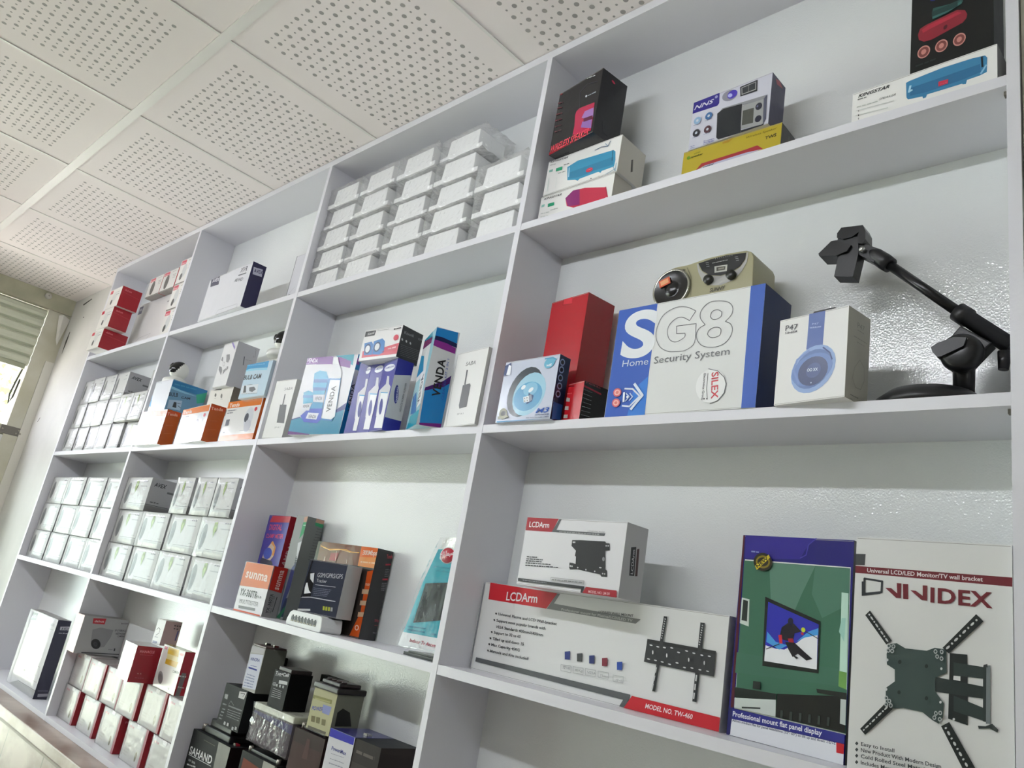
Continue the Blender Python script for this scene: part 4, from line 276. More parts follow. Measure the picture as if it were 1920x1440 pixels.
{"k":"box","n":"screen_cleaner_box","l":"big teal and purple screen cleaner box at left of the shelf","c":"box","p":[-0.722,-0.02,1.7583],"a":8.0,"s":[0.2,0.035,0.2148],"col":"d8dade","f":{"R":"1a80b4","T":"1a80a4"},"gl":0.3,"pr":[["F","p","1c92a8",[0.0,214.8],[88.9,214.8],[184.5,214.8],[188.1,184.4],[114.1,214.3],[31.0,214.8],[0.0,214.8]],["F","p","6c2c88",[0.0,214.8],[27.1,214.8],[92.1,214.8],[136.6,209.2],[179.2,195.7],[180.4,177.5],[100.9,192.6],[0.0,195.8]],["F","t","e4dcec","VENDA",[0.0,203.0],45.4,11.8,-4.7,1,0],["F","r","b8a0cc",[0.0,198.6],44.5,2.0,-5.4],["F","p","1b84a6",[0.0,42.0],[32.4,47.0],[103.1,42.8],[149.5,56.6],[176.6,65.0],[197.2,70.0],[200.0,2.5],[0.0,0.0]],["F","p","16307c",[0.0,42.0],[31.8,48.5],[35.4,46.3],[0.0,39.4]],["F","p","5c1c78",[0.0,9.5],[87.0,1.9],[88.4,0.0],[0.0,0.0]],["F","p","14307c",[166.6,65.2],[199.8,84.0],[200.0,66.4],[150.7,53.0]],["F","p","38a0c8",[45.6,169.0],[64.7,175.7],[92.8,171.4],[107.8,151.5],[108.0,107.6],[62.7,108.8],[53.2,131.3]],["F","p","2468a8",[50.9,151.9],[105.8,149.7],[107.1,140.5],[52.3,142.5]],["F","p","2468a8",[56.1,129.4],[109.0,126.5],[109.3,118.5],[58.5,120.0]],["F","p","d8dce4",[63.4,107.0],[106.0,105.8],[110.1,87.6],[69.6,90.3]],["F","t","3c4050","VENDA",[73.9,93.1],29.2,9.9,-1.2,1,0],["F","p","2c90c0",[70.3,88.5],[110.7,85.8],[114.7,67.7],[61.8,68.6]],["F","p","1c48b8",[58.4,70.4],[114.1,69.6],[119.3,40.9],[107.7,30.3],[53.5,34.2],[33.7,50.7]],["F","p","34a0c4",[22.3,115.5],[39.4,120.6],[61.7,114.4],[71.0,86.6],[31.8,83.8]],["F","p","2478b0",[23.0,108.1],[63.4,107.0],[66.2,99.6],[25.3,100.6]],["F","p","d8dce4",[29.0,83.8],[66.3,84.9],[63.2,64.9],[33.4,65.3]],["F","t","3c4050","VENDA",[34.1,73.4],25.6,7.5,1.6,1,0],["F","p","e4e8f0",[62.6,59.5],[105.6,57.1],[101.5,40.0],[58.1,43.2]],["F","t","3c4468","VENDA",[66.5,44.9],31.5,9.1,-3.6,1,0],["F","p","2c7cb8",[107.8,151.5],[156.7,151.3],[159.8,134.9],[169.7,56.3],[162.1,35.4],[120.0,39.1],[118.6,57.0]],["F","p","eceef0",[117.0,147.5],[156.3,145.2],[170.3,47.6],[158.1,39.6],[119.5,43.4],[120.0,53.4]],["F","t","26282c","VENDA",[148.2,60.1],69.9,16.9,91.6,1.3,0],["F","p","d4d8dc",[111.6,192.0],[134.0,194.5],[157.3,164.0],[154.7,149.6],[121.0,151.0]],["F","p","e8ecee",[107.5,210.9],[126.1,209.8],[135.3,190.8],[110.5,192.1]],["R","p","d8dade",[0.3,173.0],[13.1,174.1],[27.9,75.4],[4.0,85.3]],["R","t","222428","VENDA",[20.3,65.9],72.1,11.7,97.0,1.3,0],["R","p","7c3c90",[0.0,204.2],[7.0,205.3],[9.8,187.4],[0.0,186.9]]]},
{"k":"box","n":"screen_cleaner_box","l":"leftmost of three blue and white spray cleaner boxes","c":"box","g":"blue spray cleaner boxes","p":[-0.4925,0.0002,1.7583],"a":5.54,"s":[0.0455,0.06,0.1835],"col":"2a2c8c","f":{"R":"27298c","T":"27298c"},"gl":0.34,"pr":[["F","e","dfe2ea",[36.8,161.9],[8.7,2.3],[-0.6,9.2]],["F","t","3c4490","SAMSUNG",[21.5,158.6],24.4,5.5,10.2,1,0],["F","p","c8cad0",[35.2,140.3],[43.0,139.2],[45.5,118.8],[45.5,111.5],[45.5,36.9],[28.5,37.5],[18.1,102.9],[37.4,119.4]],["F","p","e8eaee",[27.6,97.3],[45.5,95.3],[45.5,6.8],[31.8,7.1]],["F","p","48a0d0",[24.4,99.2],[45.5,97.0],[45.5,94.6],[25.9,96.4]],["F","e","e0e4ec",[36.4,64.5],[8.7,-1.0],[-2.1,20.5]],["F","e","2c3488",[39.1,61.0],[6.2,-0.9],[-3.1,20.6]]]},
{"k":"box","n":"screen_cleaner_box","l":"middle of three blue and white spray cleaner boxes","c":"box","g":"blue spray cleaner boxes","p":[-0.4451,0.0037,1.7583],"a":2.09,"s":[0.0481,0.06,0.1814],"col":"2a2c8c","f":{"R":"27298c","T":"27298c"},"gl":0.34,"pr":[["F","e","dfe2ea",[31.7,161.6],[16.4,1.7],[-0.6,9.0]],["F","t","3c4490","SAMSUNG",[15.6,158.8],32.7,5.4,5.8,1,0],["F","p","c8cad0",[29.9,140.4],[38.1,139.0],[44.1,118.8],[48.1,111.4],[48.1,37.9],[22.2,39.2],[11.7,104.0],[32.0,119.7]],["F","p","e8eaee",[21.6,98.2],[48.1,95.6],[48.1,8.3],[25.4,9.2]],["F","p","48a0d0",[18.3,100.1],[47.6,97.3],[47.4,94.9],[19.8,97.3]],["F","e","e0e4ec",[30.7,65.6],[9.2,-1.1],[-2.1,20.3]],["F","e","2c3488",[33.5,62.1],[6.5,-1.0],[-3.2,20.4]]]},
{"k":"box","n":"screen_cleaner_box","l":"rightmost of three blue and white spray cleaner boxes","c":"box","g":"blue spray cleaner boxes","p":[-0.3881,0.0002,1.7583],"a":-9.72,"s":[0.0664,0.0434,0.1752],"col":"2a2c8c","f":{"R":"27298c","T":"27298c"},"gl":0.34,"pr":[["F","e","dfe2ea",[33.1,155.5],[27.1,-1.0],[-0.7,8.9]],["F","t","3c4490","SAMSUNG",[10.9,155.0],46.4,5.3,-1.6,1,0],["F","p","c8cad0",[30.4,135.1],[41.6,132.8],[49.7,112.4],[61.4,104.1],[61.6,32.9],[19.0,37.4],[5.0,101.9],[33.2,114.7]],["F","p","e8eaee",[18.6,95.1],[55.0,89.3],[65.4,3.9],[23.2,7.7]],["F","p","48a0d0",[14.1,97.3],[54.2,91.0],[53.9,88.8],[16.2,94.4]],["F","e","e0e4ec",[30.9,62.2],[12.5,-2.1],[-2.8,20.1]],["F","e","2c3488",[34.7,58.5],[8.9,-1.7],[-4.2,20.2]],["R","p","c8c8c8",[0.0,132.7],[41.4,145.0],[43.4,137.9],[43.4,32.3],[0.0,30.2]],["R","e","2a2e80",[15.8,89.9],[5.9,-0.8],[-2.5,21.8]],["R","t","d8dcec","SAMSUNG",[22.1,72.9],35.0,4.4,96.9,1,0],["R","t","6a6c70","LED/LCD SCREEN CLEANER",[36.6,53.0],70.2,4.4,90.7,1,0]]},
{"k":"box","n":"speaker_box","l":"white and black box with two blue speakers pictured, lying on the spray boxes","c":"box","p":[-0.4612,-0.0275,1.9335],"a":3.54,"s":[0.1403,0.0667,0.0804],"col":"e2e2e2","f":{"R":"1e2022","T":"e2e2e2"},"gl":0.3,"pr":[["F","p","c84c5c",[8.3,25.2],[87.8,28.0],[140.3,34.7],[140.3,5.9],[10.8,4.0]],["F","p","e4e4e4",[6.8,7.8],[140.3,7.1],[140.3,0.0],[7.1,0.0]],["F","p","2c2e30",[2.6,77.9],[42.4,77.0],[40.7,64.1],[2.4,63.6]],["F","t","d0d0d0","Kisonli",[13.1,67.1],25.0,6.3,4.4,1,0],["F","p","3c7ab8",[8.6,46.3],[36.1,48.1],[44.3,39.2],[48.4,12.8],[17.5,13.9]],["F","p","3c7ab8",[43.7,48.0],[74.7,52.4],[86.5,43.6],[91.9,15.7],[76.6,10.3],[49.2,13.5]],["F","e","1c3c68",[26.4,29.5],[11.8,0.9],[-2.8,13.6]],["F","e","dfe4e8",[26.4,29.5],[8.4,0.6],[-1.8,9.2]],["F","e","1c3c68",[61.9,31.6],[12.5,1.2],[-2.5,13.1]],["F","e","dfe4e8",[61.9,31.6],[8.6,0.9],[-1.6,9.2]],["F","e","c84c5c",[125.3,49.1],[9.3,0.4],[-1.6,7.7]],["F","r","3a3a3a",[110.3,70.3],25.7,4.7,3.3],["F","l","888",0.8,[49.4,75.4],[91.8,74.8]],["F","r","f0c0c4",[104.8,20.6],28.3,5.0,2.8],["F","r","c06070",[86.9,16.2],47.4,3.6,2.8],["R","t","9a9c9e","Kisonli",[8.7,61.2],29.3,7.2,4.3,0,0],["R","t","9a9c9e","V310",[53.6,62.7],13.4,5.0,11.6,0,0],["R","e","c0c2c4",[6.3,45.6],[2.6,0.1],[-0.8,2.8]],["R","e","c0c2c4",[19.7,45.8],[2.6,0.1],[-0.8,2.8]],["R","e","c0c2c4",[32.8,45.9],[2.6,0.0],[-0.8,2.8]],["R","r","6c6e70",[5.6,31.8],61.4,1.3,5.7],["R","r","6c6e70",[6.2,27.7],60.8,1.2,5.9],["R","r","6c6e70",[6.7,23.5],60.3,1.2,6.1],["R","r","6c6e70",[7.3,19.4],59.7,1.2,6.1],["R","r","6c6e70",[7.8,15.2],59.3,1.2,6.4],["R","r","6c6e70",[8.4,11.1],58.5,1.2,6.6],["R","r","6c6e70",[9.0,6.9],57.3,1.2,6.9]]},
{"k":"box","n":"screen_cleaner_box","l":"tall blue and purple screen cleaner box turned sideways, touching the pale handset box","c":"box","p":[-0.2757,0.0189,1.7583],"a":-26.39,"s":[0.1135,0.0533,0.225],"col":"9cc8d8","f":{"R":"c8cacc","T":"2478b0"},"gl":0.15,"pr":[["F","p","2c94b0",[0.0,225.0],[74.6,225.0],[90.1,202.8],[0.0,203.1]],["F","p","7c2c68",[0.0,221.4],[85.1,209.1],[84.6,194.7],[0.0,201.5]],["F","p","e0e4e8",[0.0,201.5],[81.6,194.0],[91.9,120.1],[0.0,118.4]],["F","p","3894c0",[0.0,186.2],[34.5,176.2],[61.8,133.8],[0.0,131.0],[0.0,167.0]],["F","p","e8ecf0",[44.8,131.6],[89.6,130.1],[113.5,47.1],[78.4,42.9]],["F","t","26282c","VENDA",[95.6,51.6],73.3,21.8,102.7,1,0],["F","p","2470b8",[10.8,81.6],[37.4,88.7],[83.9,29.6],[24.5,37.7]],["F","p","28a0b8",[28.1,33.9],[111.6,33.3],[113.5,0.0],[14.8,5.1]],["F","p","6c1c78",[71.8,0.0],[113.5,0.0],[113.5,0.0]],["R","p","1878b8",[0.0,223.0],[49.0,225.0],[51.3,199.8],[42.7,198.9],[16.8,204.1],[0.0,203.6]],["R","p","141c48",[0.0,203.6],[16.8,204.1],[51.4,198.9],[52.5,189.0],[28.6,191.7],[0.0,190.9]],["R","p","7c2480",[0.0,194.4],[28.3,193.2],[51.1,188.0],[51.4,174.5],[22.3,177.2],[0.0,180.5]],["R","p","1878b8",[2.1,77.2],[38.7,97.7],[53.3,106.1],[53.3,5.7],[7.0,0.0],[5.3,13.4]],["R","p","3c1c60",[2.3,83.4],[36.9,106.5],[53.3,124.2],[53.3,105.7],[39.6,93.4],[1.6,75.6]],["R","p","6c1c78",[4.8,4.4],[53.3,14.2],[53.3,5.1],[7.0,0.0]],["R","t","1c1e22","VENDA",[36.9,69.7],85.7,17.4,92.2,1.5,0],["R","t","2848a0","CLEANER KIT 3 IN 1",[46.8,66.2],93.1,5.0,93.3,0,0]]},
{"k":"box","n":"clamp_meter_box","l":"blue and red clamp meter box behind the small orange tester box","c":"box","p":[-0.8792,0.075,1.3013],"a":-2.83,"s":[0.1229,0.0363,0.2584],"col":"3c3494","f":{"R":"8c1424","T":"a01828"},"gl":0.3,"pr":[["F","p","b01c30",[18.4,257.1],[122.9,258.0],[122.9,241.3],[9.6,238.7]],["F","t","d84868","DIGITAL",[17.3,217.9],72.2,15.3,1.4,1.3,0],["F","t","d84868","CLAMP METER",[11.5,195.9],97.6,11.4,1.5,1.2,0],["F","p","c8b49c",[18.3,136.7],[25.8,159.7],[58.1,189.6],[82.8,174.2],[81.3,148.4],[67.9,136.4]],["F","e","3c50b0",[46.5,155.4],[24.0,-2.2],[2.1,15.0]],["F","p","d89038",[49.3,183.5],[58.1,189.6],[83.8,172.4],[84.1,150.4],[72.1,153.3],[75.1,173.7]],["F","p","2c2c3c",[12.3,132.6],[19.1,142.4],[79.5,137.3],[93.1,127.3],[21.6,123.9]],["R","t","b8a0a4","AMP METER",[18.6,129.0],106.5,12.0,82.2,1.3,0]]},
{"k":"box","n":"insect_lamp_box","l":"tall grey and green lamp box with yellow burst leaning behind the dark box","c":"box","p":[-0.7367,0.075,1.3013],"a":5.02,"s":[0.0469,0.055,0.263],"col":"8c9090","f":{"R":"6e7270","T":"b08468"},"gl":0.3,"pr":[["F","p","b8907c",[32.2,259.5],[46.9,263.0],[46.9,248.1],[34.4,246.8]],["R","p","b8907c",[28.5,263.0],[55.0,261.1],[55.0,244.6],[27.5,252.4]],["F","p","28905c",[33.5,246.0],[46.9,248.1],[46.9,218.8],[37.9,208.9],[33.1,203.1]],["R","p","2c9460",[27.5,252.4],[55.0,252.1],[55.0,242.1],[28.6,244.1]],["F","e","d8c838",[46.9,220.2],[0.0,-0.6],[0.0,8.3]],["F","e","b83c28",[46.9,219.5],[0.0,-0.3],[0.0,3.6]],["F","p","c4c8cc",[32.8,192.3],[46.9,197.8],[46.9,152.0],[46.9,129.6]],["F","p","3c4878",[32.8,128.2],[46.9,145.8],[46.9,77.0],[29.8,16.6],[27.0,50.6]],["F","p","2c3450",[28.4,6.1],[38.4,52.0],[46.9,54.7],[46.9,7.5]],["F","p","28704c",[20.5,3.4],[46.9,35.3],[46.9,24.6],[36.1,2.1]],["F","r","dfe",[38.0,237.9],8.9,2.6,4.5],["F","t","4c545c","LAMP",[46.9,122.8],35.8,8.4,90.0,1,0],["R","r","4e5250",[36.9,236.6],18.1,2.1,2.2],["R","r","4e5250",[36.4,229.2],18.6,2.0,2.2],["R","r","4e5250",[35.9,221.8],19.1,2.0,2.1],["R","r","4e5250",[35.4,214.4],19.6,2.0,2.0],["R","r","4e5250",[34.9,207.0],20.1,2.1,2.0],["R","r","4e5250",[34.5,199.6],20.5,2.1,2.2],["R","r","4e5250",[34.0,192.3],21.0,2.1,1.9],["R","r","4e5250",[33.5,185.0],21.5,2.0,1.9],["R","r","4e5250",[33.0,177.7],22.0,2.0,1.6],["R","r","4e5250",[32.5,170.4],22.5,2.0,1.5],["R","r","4e5250",[32.0,163.1],23.0,2.1,1.7],["R","r","4e5250",[31.6,155.9],23.4,2.0,1.5]]},
{"k":"box","n":"multitester_box","l":"small orange and white multitester box at left end of the shelf","c":"box","p":[-0.8361,0.0191,1.3013],"a":4.51,"s":[0.1277,0.0444,0.1252],"col":"dddde0","f":{"R":"8c8c8c","T":"c86428"},"gl":0.3,"pr":[["F","p","cc6422",[2.9,124.0],[127.7,125.2],[127.7,66.8],[0.0,62.6]],["F","t","f0dcd0","sunma",[15.0,85.6],99.5,16.9,-0.5,1.5,0],["F","t","26282c","YX-360TR",[9.9,39.9],79.0,17.3,-0.3,1.3,0],["F","t","26282c","ELB",[87.4,42.8],22.2,4.7,-2.1,1,0],["F","t","6a6c70","MULTITESTER",[18.2,20.5],85.5,10.7,0.7,0,0],["F","p","5c5c60",[18.7,14.2],[94.9,16.3],[96.8,9.7],[22.0,7.7]],["F","p","c8502c",[0.0,3.8],[121.5,3.5],[123.3,0.0],[0.0,0.0]],["R","p","b02418",[3.3,125.2],[44.4,124.6],[42.1,62.7],[3.0,66.7]],["R","t","e0c8c0","sunma",[30.8,68.8],49.3,12.4,86.7,1.4,0],["R","t","26282c","YX-360TR",[18.5,9.7],47.9,8.7,89.3,1.3,0],["R","t","4a4c50","MULTITESTER",[27.4,11.8],42.5,6.9,92.4,0,0],["R","l","222",2,[29.3,15.4],[31.9,51.7]]]},
{"k":"box","n":"router_box","l":"tall black and orange router box behind the dark tracker box","c":"box","p":[-0.612,0.078,1.3013],"a":3.17,"s":[0.235,0.048,0.203],"col":"3c3430","f":{"R":"262626","T":"1c1c1c"},"gl":0.12,"pr":[["F","p","7c5444",[19.7,203.0],[174.2,203.0],[180.6,157.5],[13.3,154.2],[11.0,195.4]],["F","l","f0b050",2,[15.3,192.2],[49.5,186.2],[87.9,189.2],[120.6,190.1],[138.2,186.5],[169.8,187.4]],["F","l","ffd890",1.2,[25.1,189.5],[56.0,184.4],[99.0,189.1],[135.9,185.3]],["F","p","d86420",[174.0,203.0],[235.0,203.0],[235.0,156.8],[175.6,157.0]],["F","p","e0904c",[175.8,178.1],[235.0,181.5],[235.0,156.8],[175.6,157.0]],["F","t","e8d4c4","300Mbps",[184.2,183.7],50.9,11.3,3.0,1,0],["F","r","f0c8a0",[182.9,165.7],52.1,4.8,1.2],["F","p","c4501c",[215.0,147.9],[235.0,152.6],[235.0,110.0],[235.0,3.8],[201.4,3.2],[222.4,56.5]],["F","t","e0b090","router",[218.5,116.6],16.5,7.2,2.8,1,0],["F","p","c8a888",[211.6,107.4],[235.0,108.9],[235.0,98.5],[212.9,96.9]],["F","p","c8a888",[213.2,82.0],[235.0,83.8],[235.0,73.4],[214.4,71.6]],["F","p","c8a888",[214.8,56.5],[235.0,58.5],[235.0,48.3],[216.0,46.2]],["F","e","e0b8a0",[222.0,22.8],[7.4,0.5],[-1.1,6.0]],["F","e","c4501c",[222.0,22.8],[4.0,0.3],[-0.8,3.6]],["F","e","e0b8a0",[235.0,22.9],[0.0,0.4],[0.0,5.9]],["F","e","c4501c",[235.0,22.9],[0.0,0.2],[0.0,3.5]],["F","p","a03840",[63.8,178.9],[94.0,180.6],[90.5,160.9],[62.7,160.2]],["F","l","e8d0c0",2,[84.3,183.9],[87.8,160.7]],["F","l","e8d0c0",2,[131.7,167.8],[133.1,159.7]],["F","l","e8d0c0",2,[44.5,167.1],[44.1,156.9]],["R","t","b04048","Tenda",[31.3,184.5],17.0,9.5,10.5,1.2,0.1],["R","p","a0303c",[31.4,172.3],[48.0,175.1],[48.0,171.6],[31.7,168.5]],["R","p","a0303c",[31.8,138.5],[48.0,141.1],[48.0,137.3],[32.0,134.7]],["R","t","98404c","300Mbps",[34.7,41.2],13.3,6.1,4.7,0,0],["R","r","7c3840",[37.0,33.1],11.0,2.1,4.7],["R","r","7c7c80",[37.6,16.9],10.4,2.3,-1.1],["R","r","77797c",[34.3,159.3],13.9,1.5,9.1],["R","r","77797c",[32.5,127.1],15.7,1.7,8.4],["R","r","77797c",[34.6,155.5],13.5,1.6,7.7],["R","r","77797c",[32.7,123.4],15.4,1.5,6.7],["R","r","77797c",[34.8,151.7],13.3,1.5,6.1],["R","r","77797c",[33.0,119.6],15.1,1.5,5.7],["R","r","77797c",[35.0,147.9],13.0,1.5,4.0],["R","r","77797c",[33.2,115.9],14.8,1.5,3.9],["R","r","77797c",[35.3,144.1],12.7,1.5,2.3],["R","r","77797c",[33.4,112.1],10.1,1.5,4.5]]},
{"k":"box","n":"gps_tracker_box","l":"dark blue vehicle tracker box resting on the white network switch","c":"box","p":[-0.5213,0.0104,1.3363],"a":10.2,"s":[0.1259,0.048,0.1185],"col":"2a3040","f":{"R":"a6a6a4","T":"1c1c20"},"gl":0.12,"pr":[["F","t","c4c8d0","GSM/GPRS/GPS",[37.6,80.9],81.7,10.4,3.9,0,0],["F","t","c4c8d0","Tracker",[38.6,69.9],33.4,7.5,2.7,0,0],["F","l","c8ccd4",1,[37.6,63.5],[103.5,66.0]],["F","r","6c7488",[34.5,55.2],58.4,1.8,2.1],["F","r","6c7488",[35.9,51.3],54.6,1.8,2.4],["F","r","6c7488",[37.3,47.4],51.0,1.8,2.8],["F","r","6c7488",[38.7,43.5],47.2,1.8,3.3],["F","r","6c7488",[40.1,39.6],43.4,1.8,3.8],["F","p","0f1014",[7.3,88.6],[28.4,89.4],[31.6,34.4],[6.6,31.2]],["F","p","ccd0d4",[13.0,86.0],[26.1,89.1],[30.7,65.8],[17.4,73.8]],["F","p","dfe3e6",[4.7,62.7],[11.0,65.0],[21.6,48.9],[30.6,43.7],[8.4,39.3]],["F","l","b8bcc4",2,[0.0,30.0],[31.6,34.4],[113.8,35.5]],["F","p","141620",[7.9,116.1],[11.6,116.5],[4.4,30.9],[0.0,29.1]],["F","p","c8ccd0",[0.0,4.3],[40.7,9.2],[42.3,4.8],[0.0,0.0]],["F","p","b0b848",[79.1,20.7],[85.4,20.9],[87.0,12.6],[80.7,12.3]],["F","p","b0b848",[87.7,20.9],[94.0,21.2],[95.5,12.8],[89.2,12.6]],["F","p","b0b848",[96.2,21.2],[102.5,21.4],[104.0,13.1],[97.7,12.9]],["F","p","9a9ca0",[104.7,21.4],[110.9,21.7],[112.4,13.4],[106.2,13.1]]]},
{"k":"box","n":"recorder_box","l":"white recorder box with navy side standing at left of the top shelf","c":"box","p":[-1.5903,-0.0075,2.2128],"a":-1.89,"s":[0.3454,0.0483,0.1633],"col":"d6d7de","f":{"R":"232148"},"gl":0.25,"pr":[["F","p","4a4c60",[10.4,163.3],[84.8,163.3],[95.2,128.4],[21.7,132.5]],["F","t","d8d8e4","AVEX",[26.8,149.2],57.7,13.7,-4.3,1.3,0],["F","t","4a4c54","XVR",[257.0,138.7],56.7,19.3,-3.8,0.5,0.1],["F","p","6a6c74",[252.2,132.6],[314.5,129.3],[313.1,124.7],[251.9,127.7]],["F","t","55585e","AI HD",[231.1,108.6],69.6,12.7,-5.5,0,0],["F","l","9a9aa4",1,[148.5,0.0],[163.9,16.9],[315.1,13.9],[318.5,0.0],[156.7,0.0]],["F","l","9a9aa4",1,[180.8,0.0],[323.6,0.0]],["F","e","555",[157.6,0.0],[9.2,0.0],[-1.2,0.0]],["R","p","b8b8cc",[5.6,144.9],[38.0,149.6],[41.5,123.6],[8.8,119.8]],["R","t","2c2c50","AVEX",[11.4,129.1],29.3,11.6,7.7,1.3,0]]},
{"k":"box","n":"recorder_box","l":"pale recorder box against the divider, behind the navy-edged one","c":"box","p":[-1.1108,0.06,2.2128],"a":0.0,"s":[0.171,0.03,0.19],"col":"d6d7de","f":{"R":"b8b8b8"},"gl":0.25,"pr":[["F","p","4a4c5c",[0.0,190.0],[0.0,190.0],[0.0,190.0],[0.0,190.0]],["F","t","d8d8e4","AVEX",[0.0,190.0],1,0.0,0.0,1.4,0],["F","l","2c2e30",1.5,[0.0,190.0],[0.0,45.4]],["F","l","a8a8b0",1,[7.5,49.0],[40.7,72.5]],["F","e","555",[18.8,47.0],[6.7,0.4],[-0.7,2.9]]]},
{"k":"box","n":"camera_box","l":"orange and white camera box under the light blue carton","c":"box","p":[-1.8099,-0.0175,1.7583],"a":0.86,"s":[0.2182,0.0493,0.125],"col":"e0e0e0","f":{"R":"b4521c","T":"e0e0e0"},"gl":0.15,"pr":[["F","p","d8742c",[0.0,125.0],[212.8,120.6],[214.9,98.6],[0.0,107.2]],["F","p","d98850",[3.1,17.0],[218.2,13.2],[218.2,0.0],[4.7,0.0]],["F","t","f4e4d8","Tenda",[8.9,110.0],68.1,12.8,-2.3,1.4,0],["F","e","d0d4dc",[159.2,64.4],[27.7,-0.8],[-3.0,32.6]],["F","e","4a4c58",[146.3,64.8],[12.9,-0.4],[-1.3,14.4]],["F","e","c4c6d0",[165.9,38.5],[21.3,-0.5],[-1.8,19.3]],["F","p","5c606c",[17.1,68.7],[40.0,68.0],[41.7,48.0],[18.9,48.6]],["F","e","c84858",[190.9,87.9],[8.4,-0.3],[-0.6,6.5]],["F","l","a8acb8",1.2,[126.1,25.2],[196.9,23.8]],["F","r","8a8c94",[7.7,97.2],56.9,4.1,-2.1],["F","r","8a8c94",[8.4,89.1],38.9,4.1,-1.9],["F","r","8a8c94",[20.9,24.6],13.8,4.0,-1.2],["R","p","c4461c",[0.0,119.6],[45.3,125.0],[46.4,110.0],[0.0,101.8]],["R","t","e8b898","Tenda",[4.2,104.1],35.3,9.9,9.6,1.3,0],["R","r","cc7848",[9.5,68.6],24.9,1.3,12.5],["R","r","cc7848",[10.7,40.2],25.4,1.2,14.6]]},
{"k":"box","n":"camera_box","l":"middle orange and white camera box, under the small cream box","c":"box","p":[-1.4981,0.0019,1.7583],"a":-4.71,"s":[0.256,0.0493,0.1208],"col":"e0e0e0","f":{"R":"b4521c","T":"e0e0e0"},"gl":0.15,"pr":[["F","p","d8742c",[0.0,120.8],[246.0,118.0],[249.6,96.1],[0.0,101.8]],["F","p","d98850",[1.7,18.0],[256.0,11.2],[256.0,0.0],[2.7,0.8]],["F","t","f4e4d8","Tenda",[13.0,104.6],79.0,12.1,-1.3,1.4,0],["F","e","d0d4dc",[187.6,62.0],[31.9,-0.8],[-4.4,31.8]],["F","e","4a4c58",[172.6,62.4],[15.0,-0.4],[-1.8,13.9]],["F","e","c4c6d0",[196.1,36.7],[24.7,-0.7],[-2.7,18.8]],["F","p","5c606c",[21.0,66.1],[48.1,65.4],[49.6,46.6],[22.2,47.3]],["F","e","c84858",[223.0,85.2],[9.6,-0.2],[-1.0,6.4]],["F","l","a8acb8",1.2,[149.6,24.1],[232.7,22.0]],["F","r","8a8c94",[11.1,92.7],66.5,3.8,-1.4],["F","r","8a8c94",[11.6,85.1],45.7,3.8,-1.4],["F","r","8a8c94",[23.8,24.9],16.6,3.7,-1.4],["R","p","c4461c",[0.0,116.1],[47.7,120.8],[48.1,107.6],[0.0,98.6]],["R","t","e8b898","Tenda",[3.6,100.9],37.4,9.8,10.2,1.3,0],["R","r","cc7848",[9.4,66.2],25.2,1.2,12.8],["R","r","cc7848",[10.8,38.2],25.1,1.2,15.0]]},
{"k":"box","n":"camera_box","l":"orange and white camera box at right end, under the thin sky blue box","c":"box","p":[-1.1743,0.0037,1.7583],"a":-0.08,"s":[0.2162,0.08,0.1272],"col":"e0e0e0","f":{"R":"b4521c","T":"e0e0e0"},"gl":0.15,"pr":[["F","p","d8742c",[0.0,127.2],[210.9,127.2],[212.7,105.6],[0.0,106.2]],["F","p","d98850",[2.3,19.2],[216.2,20.1],[216.2,2.5],[3.3,1.3]],["F","t","f4e4d8","Tenda",[11.1,109.4],66.9,12.5,-0.2,1.4,0],["F","e","d0d4dc",[157.9,69.6],[27.0,0.0],[-2.4,32.3]],["F","e","4a4c58",[145.3,69.6],[12.6,0.0],[-1.1,14.2]],["F","e","c4c6d0",[164.0,44.0],[20.8,0.0],[-1.4,19.2]],["F","p","5c606c",[17.9,69.6],[40.6,69.6],[41.7,50.2],[19.0,50.2]],["F","e","c84858",[189.2,94.0],[8.2,0.0],[-0.5,6.5]],["F","l","a8acb8",1.2,[124.6,29.9],[194.2,30.1]],["F","r","8a8c94",[9.5,97.0],56.2,3.9,-0.1],["F","r","8a8c94",[10.0,89.1],38.4,4.0,0.0],["F","r","8a8c94",[20.3,27.0],13.7,3.8,0.0]]},
{"k":"box","n":"camera_box","l":"light blue and white camera carton below the black and white dome camera","c":"box","p":[-1.7863,-0.01,1.8833],"a":1.15,"s":[0.1427,0.13,0.1168],"col":"dde0e8","f":{"R":"6c98b8","T":"dde0e8"},"gl":0.3,"pr":[["F","p","3c94c8",[0.0,69.3],[0.0,68.0],[15.8,20.0],[0.0,23.3]],["F","e","c8e0f0",[0.0,43.8],[0.0,0.0],[0.0,2.7]],["F","e","c8e0f0",[0.0,43.4],[0.0,0.2],[0.0,2.3]],["F","e","c8e0f0",[0.0,28.8],[0.0,0.3],[0.0,2.3]],["F","r","b8bcc8",[0.0,113.2],53.8,3.3,-6.0],["R","p","2274a8",[0.0,113.2],[130.0,116.8],[130.0,96.6],[91.4,88.7],[36.9,87.2],[0.0,88.4],[0.0,94.4]],["R","p","8cc4dc",[0.0,90.6],[36.9,87.2],[101.6,83.5],[51.8,79.6],[1.4,81.5]],["R","p","2ca080",[93.4,89.3],[130.0,109.0],[130.0,70.6],[104.8,59.1]],["R","r","4090b8",[8.5,98.5],82.4,6.0,4.8],["R","t","2c3440","BULB",[1.6,54.6],31.6,13.8,11.1,1.4,0],["R","t","2c3440","CAM",[45.7,58.8],32.3,8.1,11.1,1.4,0],["R","p","a8c0d4",[5.6,41.5],[51.8,52.4],[54.7,15.9],[7.7,11.2]],["R","p","34383c",[24.3,20.7],[24.7,39.4],[33.9,40.3],[38.6,21.1]],["R","r","55606c",[37.7,37.4],12.0,3.1,10.6],["R","l","55606c",2,[41.9,30.5],[53.7,25.9]]]},
